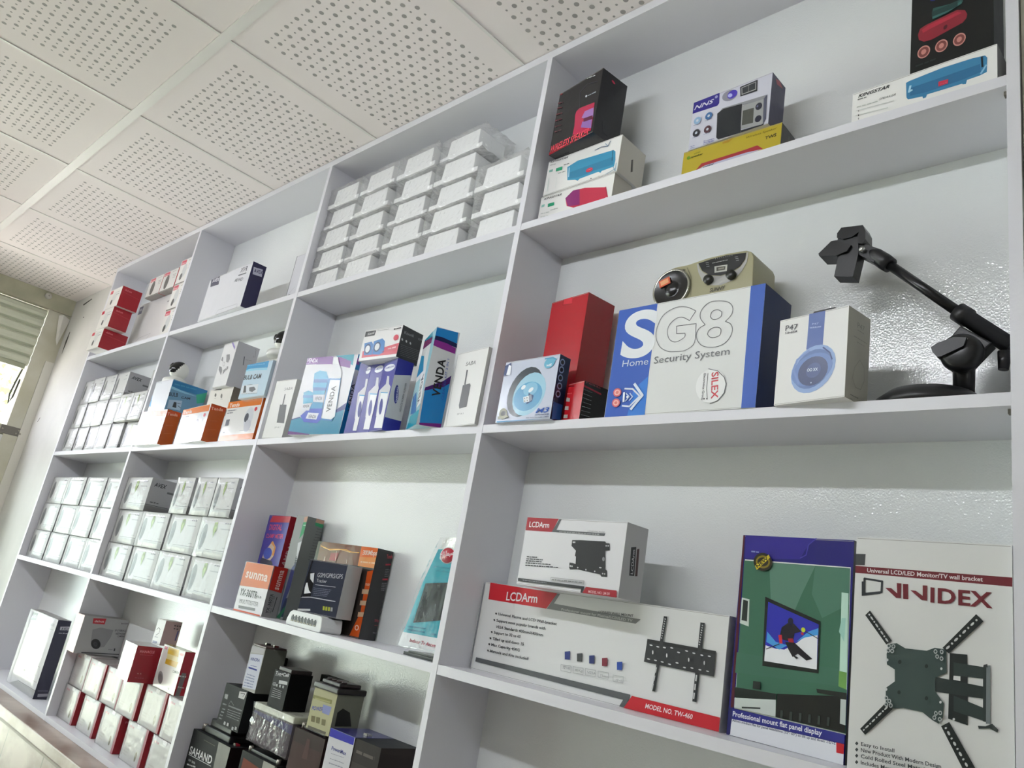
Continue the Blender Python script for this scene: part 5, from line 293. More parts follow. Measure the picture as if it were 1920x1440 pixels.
{"k":"box","n":"bracket_box","l":"small cream box below the tall white carton with grille print","c":"box","p":[-1.4202,0.0402,1.8791],"a":1.24,"s":[0.1592,0.05,0.0785],"col":"d8d4cc","f":{"R":"6c6458"},"gl":0.35,"pr":[["F","e","5c5854",[45.2,56.9],[6.2,0.2],[-2.5,6.4]],["F","e","5c5854",[90.2,50.8],[6.0,0.3],[-3.8,8.6]],["F","l","77736c",0.8,[44.5,44.5],[56.9,44.6]],["F","l","77736c",0.8,[90.0,38.5],[104.9,39.1]],["F","p","4c4844",[42.9,76.8],[80.3,76.3],[76.4,72.5],[18.5,75.4]]]},
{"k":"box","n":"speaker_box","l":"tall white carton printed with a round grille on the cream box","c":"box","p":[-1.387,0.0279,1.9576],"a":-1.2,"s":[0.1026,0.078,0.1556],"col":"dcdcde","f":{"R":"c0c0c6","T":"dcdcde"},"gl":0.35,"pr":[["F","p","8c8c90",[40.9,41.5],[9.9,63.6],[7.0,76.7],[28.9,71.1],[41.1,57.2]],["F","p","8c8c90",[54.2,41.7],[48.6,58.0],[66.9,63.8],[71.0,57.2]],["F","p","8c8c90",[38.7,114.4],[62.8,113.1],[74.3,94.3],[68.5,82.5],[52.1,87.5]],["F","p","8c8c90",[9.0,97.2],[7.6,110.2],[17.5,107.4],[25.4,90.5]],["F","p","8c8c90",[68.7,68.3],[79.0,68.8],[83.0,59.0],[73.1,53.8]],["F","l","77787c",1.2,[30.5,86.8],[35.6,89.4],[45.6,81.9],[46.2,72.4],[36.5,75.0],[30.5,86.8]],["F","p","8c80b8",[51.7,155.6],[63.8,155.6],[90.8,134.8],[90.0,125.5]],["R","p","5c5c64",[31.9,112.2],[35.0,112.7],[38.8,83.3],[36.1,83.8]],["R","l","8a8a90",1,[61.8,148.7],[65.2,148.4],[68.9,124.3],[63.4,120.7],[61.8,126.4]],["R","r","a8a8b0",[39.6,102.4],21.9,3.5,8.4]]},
{"k":"box","n":"bracket_box","l":"thin sky blue and white box standing on the right orange camera box","c":"box","p":[-1.09,-0.01,1.8855],"a":0.0,"s":[0.1557,0.03,0.1095],"col":"b8d0e0","f":{"R":"a4b4c0","T":"a4b4c0"},"gl":0.3,"pr":[["F","p","2c90c4",[0.0,109.5],[130.9,109.5],[132.5,87.8],[71.7,92.5],[21.2,94.7],[0.0,92.7]],["F","p","8ccce4",[0.0,92.7],[21.5,94.1],[78.0,90.7],[131.8,87.0],[133.6,80.8],[64.3,86.2],[19.5,87.7],[0.0,88.3]],["F","r","70b4d8",[0.0,106.0],110.3,3.5,-2.9],["F","t","44484c","BULB CAM",[0.0,61.3],106.9,14.6,-2.3,1.4,0],["F","p","d4dce4",[3.1,42.1],[105.8,39.1],[111.0,9.8],[7.3,14.8]],["F","p","44484c",[22.4,17.9],[17.8,40.9],[29.5,39.9],[40.7,17.9]],["F","p","66686c",[53.0,32.3],[82.6,32.7],[98.5,23.1],[80.8,16.2],[59.4,20.7]],["F","r","55585c",[37.3,40.6],30.5,2.1,-0.9],["F","r","88909a",[16.1,14.2],97.8,1.9,-2.7]]},
{"k":"box","n":"camera_box","l":"bottom of the three white and red camera boxes piled on the leftmost top shelf","c":"box","g":"red sided camera boxes","p":[-2.655,-0.045,2.2128],"a":0.0,"s":[0.15,0.105,0.088],"col":"dddad4","f":{"R":"9c1224","T":"dddad4"},"gl":0.3,"pr":[["F","e","cfcfcb",[80,55],[26,0],[0,24]],["F","e","3c3c40",[58,30],[11,0],[0,13]],["F","p","c83048",[8,83.6],[42,83.6],[42,68.64],[8,68.64]],["F","r","909090",[95,60],40,4,0],["F","r","909090",[100,72],30,4,0],["R","t","d87880","dahua",[12,71.28],30,8,0,1,0],["R","l","bc3c48",1.2,[6,63.36],[97.64999999999999,56.31999999999999]]]},
{"k":"box","n":"camera_box","l":"middle of the three white and red camera boxes piled on the leftmost top shelf","c":"box","g":"red sided camera boxes","p":[-2.6,-0.05,2.301],"a":0.0,"s":[0.15,0.078,0.095],"col":"dddad4","f":{"R":"9c1224","T":"dddad4"},"gl":0.3,"pr":[["F","e","cfcfcb",[80,55],[26,0],[0,24]],["F","e","3c3c40",[58,30],[11,0],[0,13]],["F","p","c83048",[8,90.25],[42,90.25],[42,74.1],[8,74.1]],["F","r","909090",[95,60],40,4,0],["F","r","909090",[100,72],30,4,0],["R","t","d87880","dahua",[12,76.95],30,8,0,1,0],["R","l","bc3c48",1.2,[6,68.4],[72.54,60.8]]]},
{"k":"box","n":"camera_box","l":"top of the three white and red camera boxes piled on the leftmost top shelf","c":"box","g":"red sided camera boxes","p":[-2.575,-0.05,2.396],"a":0.0,"s":[0.15,0.085,0.095],"col":"dddad4","f":{"R":"9c1224","T":"dddad4"},"gl":0.3,"pr":[["F","e","cfcfcb",[80,55],[26,0],[0,24]],["F","e","3c3c40",[58,30],[11,0],[0,13]],["F","p","c83048",[8,90.25],[42,90.25],[42,74.1],[8,74.1]],["F","r","909090",[95,60],40,4,0],["F","r","909090",[100,72],30,4,0],["R","t","d87880","dahua",[12,76.95],30,8,0,1,0],["R","l","bc3c48",1.2,[6,68.4],[79.05000000000001,60.8]]]},
{"k":"box","n":"recorder_box","l":"big white recorder box with navy side on the leftmost lower shelf","c":"box","p":[-2.4691,0.03,0.838],"a":0.3,"s":[0.3437,0.0463,0.2758],"col":"d2cfd6","f":{"R":"26233c","T":"a8a4a4"},"gl":0.45,"pr":[["F","p","77787e",[36.2,267.3],[104.6,269.9],[103.0,243.0],[42.1,238.1]],["F","t","c8c8d0","AVEX",[41.0,246.1],61.6,11.1,4.1,1.2,0],["F","t","8a8a94","NVR",[273.5,245.7],50.1,11.0,2.4,0,0],["F","r","a8a8b0",[264.6,233.1],64.6,4.2,2.6],["F","l","a89ca4",1.5,[170.0,103.0],[315.0,104.4],[329.7,54.6],[151.9,50.1],[170.0,103.0]],["F","l","a89ca4",1.2,[158.7,71.6],[300.2,73.4]],["F","e","77707a",[161.9,69.0],[10.5,0.8],[-1.8,2.9]],["F","p","a2a0a4",[117.5,23.7],[343.7,26.9],[343.7,2.4],[39.8,3.1]],["F","l","605c64",2,[123.1,26.1],[343.7,28.6]],["R","p","c8c4cc",[14.2,253.0],[46.3,256.6],[46.3,243.2],[15.8,241.0]],["R","t","26233c","AVEX",[19.8,242.3],26.6,9.4,4.3,1.4,0],["R","r","b0acb8",[15.3,228.9],31.0,4.3,1.7],["R","p","9a98a4",[12.0,18.3],[45.8,21.0],[46.3,11.5],[13.5,8.1]],["R","l","8c8a98",1.5,[8.7,28.4],[42.0,30.3]]]},
{"k":"box","n":"battery","l":"black sealed battery with white sticker under the pale grey battery","c":"battery","p":[-0.793,0.03,1.037],"a":0.0,"s":[0.111,0.06,0.094],"col":"1b1c1e","f":{"T":"242526"},"gl":0.4,"pr":[["F","p","c8c8c6",[72.8,87.1],[106.9,90.3],[102.3,73.6],[74.1,72.4]],["F","l","2c2c2c",1.5,[80.4,83.8],[100.3,85.9],[94.0,78.4]],["F","p","9a9c9c",[7.8,68.6],[23.4,69.9],[24.8,58.8],[9.7,59.2]],["F","r","888a8c",[8.9,44.5],18.0,3.7,2.9],["F","l","8a8c8c",1,[38.7,50.3],[44.3,59.4],[62.8,52.4]],["F","p","77797a",[38.2,48.6],[106.4,50.3],[104.9,46.9],[38.6,45.5]],["F","r","808284",[40.3,37.8],64.8,2.4,2.6],["F","r","808284",[13.0,34.0],16.6,4.0,2.4],["F","r","808284",[40.8,33.1],64.4,2.3,2.0],["F","r","808284",[11.5,26.6],16.6,4.0,2.8],["F","r","808284",[41.4,28.5],64.0,2.2,1.5],["F","r","808284",[10.0,19.2],16.6,4.0,2.8],["F","r","808284",[42.0,23.8],63.6,2.3,1.1],["F","r","808284",[8.5,11.9],16.6,3.9,2.8],["F","p","b0b2b2",[38.5,11.4],[46.9,11.9],[48.4,4.6],[38.3,4.4]],["F","p","b0b2b2",[54.4,11.5],[62.8,12.0],[64.2,4.8],[54.2,4.6]],["F","p","b0b2b2",[81.4,8.4],[89.6,8.9],[90.9,1.8],[81.1,1.5]],["F","p","b0b2b2",[95.8,11.5],[104.0,12.0],[105.3,4.9],[95.6,4.6]]]},
{"k":"box","n":"battery","l":"pale grey battery with blue lettering, highest of the battery pile","c":"battery","p":[-0.718,0.032,1.131],"a":0.0,"s":[0.064,0.06,0.102],"col":"a2a29c","f":{"R":"6a6c64","T":"5c4c48"},"gl":0.35,"pr":[["F","p","c4c8d4",[0.0,81.1],[60.9,87.3],[64.0,7.9],[0.9,3.4]],["F","t","2c3478","HINORA",[7.8,66.9],43.5,7.2,3.7,1.3,0],["F","p","343c84",[7.0,51.9],[48.3,52.3],[49.0,48.6],[7.6,48.1]],["F","r","5c64a0",[14.3,55.0],30.3,1.9,3.4],["F","r","8088a4",[8.6,33.7],41.2,2.9,1.0],["F","r","8088a4",[8.0,27.2],41.7,2.9,1.6],["F","r","8088a4",[7.5,20.6],42.1,3.1,2.3],["F","r","8088a4",[6.9,14.1],42.7,3.0,3.0],["F","r","8088a4",[6.3,7.6],43.1,3.0,3.6],["F","p","b4b4b4",[0.0,98.3],[60.5,102.0],[61.3,89.0],[0.0,84.0]]]},
{"k":"box","n":"battery","l":"small black battery with white lettering on the bagged battery","c":"battery","p":[-0.586,0.03,1.119],"a":0.0,"s":[0.069,0.06,0.079],"col":"17181a","f":{"R":"0e0e0f","T":"241e20"},"gl":0.3,"pr":[["F","t","c8cacc","TongCell",[5.9,67.7],57.6,7.6,3.8,1.3,0.2],["F","r","8a8c8e",[5.8,65.5],28.5,1.5,5.0],["F","p","b8babc",[27.4,59.2],[63.4,61.6],[64.4,54.6],[28.6,51.8]],["F","t","b8babc","CE",[5.3,44.0],12.2,6.5,5.7,1,0],["F","r","a8aaac",[10.4,37.9],39.1,1.4,-0.6],["F","r","a8aaac",[10.0,33.5],40.1,1.4,0.3],["F","r","a8aaac",[9.7,29.2],41.1,1.4,1.0],["F","r","a8aaac",[9.4,24.9],42.0,1.4,1.8],["F","r","a8aaac",[9.1,20.6],43.0,1.4,2.4],["F","p","a0a2a4",[19.6,49.6],[26.8,50.3],[27.3,44.3],[20.4,44.2]],["F","p","a0a2a4",[33.7,50.3],[40.9,51.0],[41.4,45.0],[34.5,45.0]],["F","p","a0a2a4",[47.7,51.0],[54.8,51.6],[55.2,45.7],[48.5,45.7]],["F","p","a89a94",[18.0,79.0],[51.5,79.0],[46.3,79.0],[22.2,79.0]]]},
{"k":"box","n":"battery","l":"yellowish translucent motorcycle battery with dark cap behind the violet-topped one","c":"battery","p":[-0.411,0.03,1.108],"a":0.0,"s":[0.087,0.07,0.082],"col":"a8a682","f":{"R":"77786a","T":"241c1c"},"gl":0.2,"pr":[["F","t","4c54a0","POWER",[6.2,36.5],41.8,7.8,6.9,1.4,0.2],["F","p","8088b4",[43.6,54.6],[76.2,55.4],[73.0,38.3],[46.4,38.4]],["F","p","7c7c4c",[1.2,66.2],[73.2,68.6],[73.1,60.3],[1.5,59.1]],["F","p","9c9c68",[8.6,61.9],[67.0,64.6],[66.1,61.7],[8.8,59.1]],["F","p","6c6848",[11.1,25.7],[25.9,27.1],[28.0,15.3],[14.0,14.6]],["F","p","6c6848",[29.9,26.8],[44.5,28.1],[46.4,16.4],[32.7,15.7]],["F","p","6c6848",[51.4,27.0],[65.7,28.3],[67.6,16.7],[54.1,16.1]],["F","p","5c584c",[6.6,5.2],[76.3,6.4],[76.0,0.9],[7.0,0.0]],["R","p","2c2c28",[9.2,47.0],[20.9,55.7],[41.0,48.2],[52.4,20.9],[9.9,19.8]]]},
{"k":"box","n":"battery","l":"white battery with violet top band at right end of the battery shelf","c":"battery","p":[-0.322,0.03,0.838],"a":0.0,"s":[0.088,0.1,0.287],"col":"c8c8cc","f":{"R":"2c2624","T":"3c3c58"},"gl":0.2,"pr":[["F","p","2c2c9c",[0.0,287.0],[85.7,287.0],[86.5,273.3],[0.8,271.8]],["F","t","3c4080","PowerMax",[17.9,249.8],52.0,7.1,1.0,0.8,0],["F","r","8a8c98",[20.0,242.4],44.1,1.3,3.3],["F","r","8a8c98",[20.5,232.9],49.0,1.5,2.7],["F","r","8a8c98",[20.2,224.2],48.8,2.4,3.2]]},
{"k":"box","n":"battery","l":"large black battery with white capital lettering at left end of battery shelf","c":"battery","p":[-0.895,0.03,0.838],"a":0.0,"s":[0.2,0.1,0.164],"col":"1a1b1c","f":{"R":"1c1212","T":"202224"},"gl":0.35,"pr":[["F","t","d0d2d2","SAHAND",[8.2,107.7],120.9,17.7,1.5,1.3,0],["F","l","c0c2c2",1.5,[8.3,105.1],[131.3,107.4]],["F","t","b0b2b2","12V",[15.4,92.3],13.7,4.8,0.0,1,0],["F","t","b0b2b2","9Ah",[33.4,91.8],19.4,5.3,2.4,1,0],["F","r","b0b2b2",[14.0,82.3],47.0,4.3,4.9],["F","l","5c5c54",1.2,[65.1,151.8],[126.3,151.3]]]},
{"k":"box","n":"camera_box","l":"grey and pink network camera box with round lens picture above the red sided boxes","c":"box","p":[-1.8494,-0.006,1.0485],"a":0.0,"s":[0.078,0.148,0.1208],"col":"c46c70","f":{"R":"a8a8a8","T":"74706a"},"gl":0.3,"pr":[["F","p","c8c4c0",[7.4,75.6],[78.0,76.1],[78.0,20.7],[17.1,21.3]],["F","e","d8a8a8",[31.9,111.9],[16.7,0.0],[-1.4,4.0]],["F","r","a04c54",[3.9,85.5],74.4,2.9,4.9],["R","p","b01c2c",[29.2,115.0],[71.2,117.9],[70.8,99.1],[31.7,97.9]],["R","t","dcc8c8","dahua",[36.4,102.6],30.5,7.4,4.3,1.2,0],["R","t","38383a","Smart Camera",[123.9,106.0],24.2,4.9,6.2,1,0],["R","t","4a4a4c","IP EYEBALL",[111.2,80.6],36.9,6.3,5.1,1.3,0],["R","t","4a4a4c","NETWORK",[116.8,70.7],31.3,6.3,5.1,1.3,0],["R","t","4a4a4c","CAMERA",[125.2,63.2],22.9,5.5,5.5,1.3,0],["R","p","8c8c8e",[37.7,78.8],[61.8,87.7],[105.0,84.1],[103.7,61.0],[91.4,26.7],[69.8,22.6],[44.2,38.6]],["R","e","28282a",[62.0,34.2],[15.9,-0.5],[-4.2,16.0]],["R","e","48484a",[61.1,33.3],[7.6,-0.5],[-2.0,7.6]],["R","p","28282a",[125.4,25.8],[129.5,26.1],[131.0,17.2],[126.1,16.7]],["R","r","66666a",[108.1,20.0],14.7,2.4,1.9],["R","p","26262a",[24.4,5.1],[148.0,9.1],[148.0,6.2],[24.9,2.3]]]},
{"k":"box","n":"gadget_box","l":"slim pale lens box standing upright behind the red boxes","c":"box","p":[-1.3399,0.0534,1.149],"a":5.27,"s":[0.0479,0.0532,0.0715],"col":"dcdcdc","f":{"R":"b89c98","T":"d0c8c4"},"gl":0.3,"pr":[["F","l","55565c",2,[8.1,40.2],[15.7,46.8],[27.3,43.0],[26.4,31.8],[12.5,24.3]],["F","p","5c5c88",[4.4,8.4],[31.3,8.9],[30.8,3.4],[5.0,1.2]],["F","r","77788c",[8.5,18.2],20.2,2.9,3.4],["R","p","3c3434",[29.2,61.6],[34.2,61.8],[34.5,58.1],[29.6,58.0]],["R","p","3c3434",[37.6,61.4],[42.6,61.5],[42.9,57.8],[37.9,57.7]],["R","p","3c3434",[45.9,61.5],[50.9,61.6],[51.2,57.9],[46.2,57.8]],["R","p","3c3434",[29.9,53.2],[34.8,53.3],[35.1,49.7],[30.2,49.6]],["R","p","3c3434",[39.1,52.6],[44.1,52.8],[44.4,49.1],[39.5,49.0]],["R","p","4c4878",[44.4,46.5],[48.7,46.2],[47.6,17.3],[43.3,17.7]]]},
{"k":"box","n":"camera_box","l":"camera box with yellow tape across its front, on the right of the lower pile","c":"box","p":[-1.2143,0.0374,1.0485],"a":-0.39,"s":[0.1443,0.0296,0.1146],"col":"dcdad6","f":{"R":"8c1824","T":"a08c4c"},"gl":0.2,"pr":[["F","p","c8a430",[31.2,111.8],[104.8,112.5],[109.0,94.6],[35.8,93.5]],["F","p","c89c28",[37.0,79.9],[117.6,82.6],[114.3,67.0],[38.1,66.4]],["F","p","dccc90",[37.4,93.7],[106.7,94.3],[112.2,81.7],[41.0,80.5]],["F","e","8c8c8c",[35.3,28.4],[18.0,-0.2],[-7.4,15.8]],["F","e","6c6c6c",[36.0,25.2],[15.2,-0.1],[-6.0,12.5]],["F","t","66666a","CAMERA",[100.4,53.0],41.0,6.5,2.8,1,0],["F","p","c04858",[7.4,110.0],[27.9,110.3],[27.3,102.6],[9.3,102.6]],["F","p","333",[99.6,13.1],[107.8,13.6],[107.6,7.9],[100.9,7.7]],["F","e","c06070",[127.5,104.2],[12.4,0.3],[-0.6,3.3]],["R","p","6c6460",[6.4,59.3],[19.3,58.6],[17.2,0.0],[4.4,0.0]],["R","r","c0b8b4",[0.6,49.0],20.1,4.9,-2.6],["R","r","c0b8b4",[5.4,21.5],18.5,3.2,-4.7]]},
{"k":"box","n":"camera_box","l":"large red sided camera box set apart, topmost among the lower white boxes","c":"box","p":[-1.3572,-0.0157,1.0485],"a":-3.88,"s":[0.1097,0.0718,0.0994],"col":"d8d6d4","f":{"R":"901422","T":"b8b4b4"},"gl":0.25,"pr":[["F","l","555",1.5,[8.9,94.7],[33.3,94.5],[37.6,84.4],[14.8,83.0]],["F","r","b0a8a8",[4.9,15.8],34.9,6.8,3.6],["F","e","a09884",[65.5,22.2],[11.8,0.2],[-4.6,7.9]],["F","p","b46874",[67.8,95.8],[98.5,96.6],[109.7,0.0],[101.3,0.0]],["R","t","d87c88","PINNACLE",[11.4,80.3],40.7,6.9,3.2,1.3,0],["R","r","b04858",[13.8,74.7],36.5,2.0,2.2],["R","e","d8a8a8",[23.0,24.5],[1.5,-0.2],[-0.4,1.3]],["R","e","d8a8a8",[30.8,24.5],[1.5,-0.3],[-0.4,1.3]],["R","r","b04858",[18.0,12.1],24.6,2.1,0.7]]}]
""")
CUSTOM = json.loads(r"""[{"l":"olive","p":[0.353,0.03,1.9605],"s":[0.192,0.078,0.09],"pr":[["F","p","101212",[82.5,79.5],[107.3,82.7],[136.5,83.8],[172.2,80.8],[171.0,68.6],[162.8,57.2],[147.1,49.6],[128.2,47.3],[108.1,52.0],[92.0,63.1]],["F","p","a8a8a4",[79.6,78.0],[82.5,79.5],[86.4,67.9],[95.0,58.8],[109.6,50.2],[128.3,46.1],[148.4,48.2],[164.1,55.8],[172.2,68.4],[172.7,80.7],[175.7,80.5],[175.0,63.0],[167.1,48.0],[153.3,34.1],[130.1,28.9],[110.3,32.1],[94.1,44.2],[84.5,62.1]],["F","p","b8b8b0",[115.1,67.0],[139.5,65.6],[139.5,53.5],[116.5,54.5]],["F","p","4a4840",[119.1,64.5],[136.1,63.4],[136.1,56.6],[119.9,57.0]],["F","p","8a887c",[123.0,62.2],[133.9,61.4],[133.7,59.1],[123.3,59.2]],["F","t","2c2c24","SP-383",[39.7,71.7],18.1,2.8,-3.2,1,0],["F","t","4c4a3c","SUNNY",[111.2,19.1],28.2,7.7,1.0,1,0.2],["F","l","6c6a50",1,[61.1,75.6],[71.3,54.7],[74.8,19.5]],["F","l","b8bab8",0.5,[116.0,82.3],[115.9,80.4]],["F","l","b8bab8",0.5,[119.9,82.2],[119.9,80.3]],["F","l","b8bab8",0.5,[123.8,82.1],[123.8,80.2]],["F","l","b8bab8",0.5,[127.7,82.0],[127.7,80.1]],["F","l","b8bab8",0.5,[131.6,81.9],[131.6,80.0]],["F","l","b8bab8",0.5,[135.5,81.8],[135.5,79.9]],["F","l","b8bab8",0.5,[139.4,81.7],[139.3,79.8]],["F","l","b8bab8",0.5,[143.2,81.6],[143.1,79.7]],["F","l","b8bab8",0.5,[147.0,81.5],[147.0,79.6]],["F","l","c8caca",0.6,[98.0,76.7],[103.5,76.3]],["F","l","c8caca",0.6,[99.1,73.5],[104.6,73.1]],["F","l","c8caca",0.6,[100.3,69.3],[105.8,68.9]],["F","l","c8caca",0.6,[152.8,76.1],[158.0,75.7]],["F","l","c8caca",0.6,[154.3,72.7],[159.5,72.3]],["F","l","c8caca",0.6,[155.8,69.0],[161.0,68.6]],["F","r","9a9c9a",[110.8,72.8],29.2,1.8,0.0]]},{"l":"switch","p":[-0.557,0.008,1.3015],"s":[0.148,0.056,0.0345],"pr":[]},{"l":"antenna","p":[-0.17,0.035,1.3015],"s":[0.2,0.01,0.25],"pr":[["F","t","1c5c80","www.simabart.com",[23.8,50.5],53.5,3.2,3.3,1,0],["F","t","1c5c80","info@simatv.com",[22.8,44.2],52.4,3.2,2.8,1,0],["F","t","1c5c80","CP701",[94.9,44.3],16.3,3.9,3.5,1,0],["F","t","b03048","Indoor Tv Antenna",[35.8,24.0],89.8,6.7,0.5,1,0.2],["F","t","1c6478",[65254,65175,65255,65153,32,64509,65255,65262,64510,65200,64510,65262,65248,65175],[63.3,173.7],53.5,3.3,0.4,0,0],["F","t","1c6478",[65254,65175,65255,65153,32,64509,65247,65166,65176,64511,65184,64510,65193],[72.1,166.2],45.3,3.3,0.1,0,0],["F","t","f0e4e6",[65181,65166,65175,32,65166,65252,64511,65203],[77.2,194.2],39.8,10.6,10.1,1,0]]}]""")
PTS = {"cracks":[[[-3.4966,2.6325],[-3.3727,2.6468],[-3.3591,2.6413],[-3.4786,2.6231]],[[-3.4114,2.5459],[-3.3962,2.5436],[-3.389,2.5362],[-3.4042,2.5385]],[[-3.5662,2.4797],[-3.5556,2.4783],[-3.5503,2.4206],[-3.5643,2.3469],[-3.5695,2.3475],[-3.5821,2.4246]],[[-3.5436,1.9826],[-3.5334,1.9821],[-3.5549,1.9595],[-3.5651,1.9599]]],"cap":[-3.646,-0.061,2.6484],"dome":[-1.7594,0.045,2.0006],"stereo":[[0.3574,1.961],[0.3531,2.0006],[0.3527,2.0136],[0.3576,2.0281],[0.3727,2.0381],[0.3883,2.0421],[0.4147,2.0418],[0.4524,2.0469],[0.4892,2.0476],[0.5248,2.0457],[0.5345,2.0407],[0.5388,2.0307],[0.5421,1.961]],"spk":[0.388,1.999],"knob1":[0.4609,2.0028],"knob2":[0.503,2.0034],"boom":[[0.735,1.9956],[0.8315,1.9006]],"sleeve":[[0.8301,1.9017],[0.894,1.8416]],"clampblock":[[0.8213,1.8173],[0.8194,1.8303],[0.8129,1.8395],[0.8209,1.858],[0.8361,1.8766],[0.8733,1.8472],[0.8665,1.8397],[0.8485,1.8188],[0.8477,1.8147]],"knob":[0.8426,1.8288],"wing":[[0.8102,1.8352],[0.8181,1.8405],[0.8374,1.8464],[0.852,1.8439],[0.8486,1.8326],[0.8228,1.8211],[0.8175,1.8211],[0.8121,1.8286]],"hinge":[0.7036,2.0186],"hingearm":[[0.6947,2.0293],[0.7057,2.0301],[0.7255,2.0174],[0.7198,1.9963],[0.7043,2.0083],[0.6953,2.0153]],"clip_top":[[0.6708,2.0636],[0.7034,2.06],[0.7075,2.05],[0.7081,2.0347],[0.704,2.0281],[0.6969,2.0302],[0.6963,2.0438],[0.6983,2.0497],[0.6875,2.0433],[0.6741,2.0426],[0.6647,2.0479],[0.6648,2.0552]],"clip_mid":[[0.6659,2.0476],[0.6874,2.0446],[0.6963,2.0438],[0.6977,2.0119],[0.6867,2.0117],[0.6657,2.0188],[0.6627,2.0413]],"clip_fin":[[0.6381,2.0247],[0.657,2.0422],[0.6655,2.042],[0.6881,2.0286],[0.6819,2.0191],[0.6659,2.0154],[0.6395,2.0203]],"clip_leg":[[0.668,2.0178],[0.698,2.0138],[0.6915,1.9762],[0.663,1.9822]],"endknob":[0.8864,1.8219],"ant_card":[[-0.1035,1.5105],[-0.0297,1.5155],[-0.0194,1.4219],[-0.018,1.3211],[-0.1682,1.314],[-0.1534,1.3633],[-0.133,1.437]],"ant_white":[[-0.1615,1.3406],[-0.0165,1.3445],[-0.0165,1.3217],[-0.1682,1.314]],"ant_dark":[[-0.1211,1.4409],[-0.0165,1.4528],[-0.0201,1.383],[-0.1351,1.3617]],"ant_edge":[[-0.1211,1.4409],[-0.1147,1.4415],[-0.1277,1.3661],[-0.1351,1.3617]],"ant_logo":[-0.0707,1.5003],"ant_bag":[[-0.0975,1.5334],[-0.036,1.5378],[-0.0194,1.4219],[-0.0176,1.3199],[-0.17,1.3124],[-0.156,1.3644],[-0.1373,1.4366],[-0.1082,1.5116]]}
DATA = DATA if isinstance(DATA, list) else list(DATA)
ROOT = {}
for d in DATA:
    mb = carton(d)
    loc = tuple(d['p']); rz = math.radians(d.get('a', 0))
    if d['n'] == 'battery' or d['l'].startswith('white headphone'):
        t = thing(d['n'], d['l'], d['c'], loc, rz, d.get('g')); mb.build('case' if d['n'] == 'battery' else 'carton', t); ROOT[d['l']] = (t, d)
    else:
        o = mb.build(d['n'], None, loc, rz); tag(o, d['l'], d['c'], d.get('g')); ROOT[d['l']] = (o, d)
def root(s):
    for k, v in ROOT.items():
        if k.startswith(s): return v
CUS = {d['l']: d for d in CUSTOM}
# ------------------------------------------------------------------ setting
XR = [-2.7659, -1.8501, -.9177, 0.0]          # right faces of the dividers
TH = .0155
BAY = [(XR[0], XR[1]-TH), (XR[1], XR[2]-TH), (XR[2], XR[3]-TH), (XR[3], .9049)]
SZ = [2.65, 2.1958, 1.7413, 1.2843, .822]      # undersides of the boards
BT = .017; DEP = .144
board = mat('dcdce2', .38, bump=(260, .05, 2, .002))
panelm = mat('dfe2e2', .05, bump=(400, .8, 1.0, .0005), spec=1.0)
su = thing('shelving_unit', 'white board shelving unit of four bays filling the whole wall', 'shelf', (-.9, .07, 0))
def part(mb, name, p, o=Vector((-.9, .07, 0))):
    x = mb.build(name, p); x.location = (0, 0, 0)
    x.data.transform(Matrix.Translation(-o)); return x
m_ = MB(); m_.box((XR[0]-TH, DEP, .8218), (.9209, DEP+.005, 2.6705), panelm); part(m_, 'back_panel', su)
for x in [XR[0], XR[1], XR[2], XR[3], .9204]:
    m_ = MB(); m_.box((x-TH, -.0006, .8218), (x, DEP-.0002, 2.65), board); part(m_, 'divider', su)
m_ = MB(); m_.box((XR[0]-TH, -.0004, 2.65), (.9204, DEP, 2.6708), board); part(m_, 'top_board', su)
for a, b in BAY:
    for k, z in enumerate(SZ[1:]):
        m_ = MB(); m_.box((a+.0003, 0, z), (b-.0003, DEP-.0003, z+BT if k < 3 else .838), board); part(m_, 'shelf_board', su)
        if k < 3:   # small dowel cap where the board meets the divider
            m_ = MB(); m_.box((b-.006, .012, z-.006), (b-.0004, .02, z-.0001), mat('6a665c', .6)); part(m_, 'bracket', su)
ZC = 2.674
def structure(mb, name): return tag(mb.build(name), kind='structure')
wallm = ramp_mat('plaster', 'c8c7c3', 'd6d5d1', 3, .6, bump=.06)
fl = ramp_mat('floor_tiles', 'aca096', 'c0b4aa', 2.5, .22, coat=.3)
m_ = MB(); m_.box((-3.9, -4.2, -.1), (3.4, .4, 0), fl); structure(m_, 'floor')
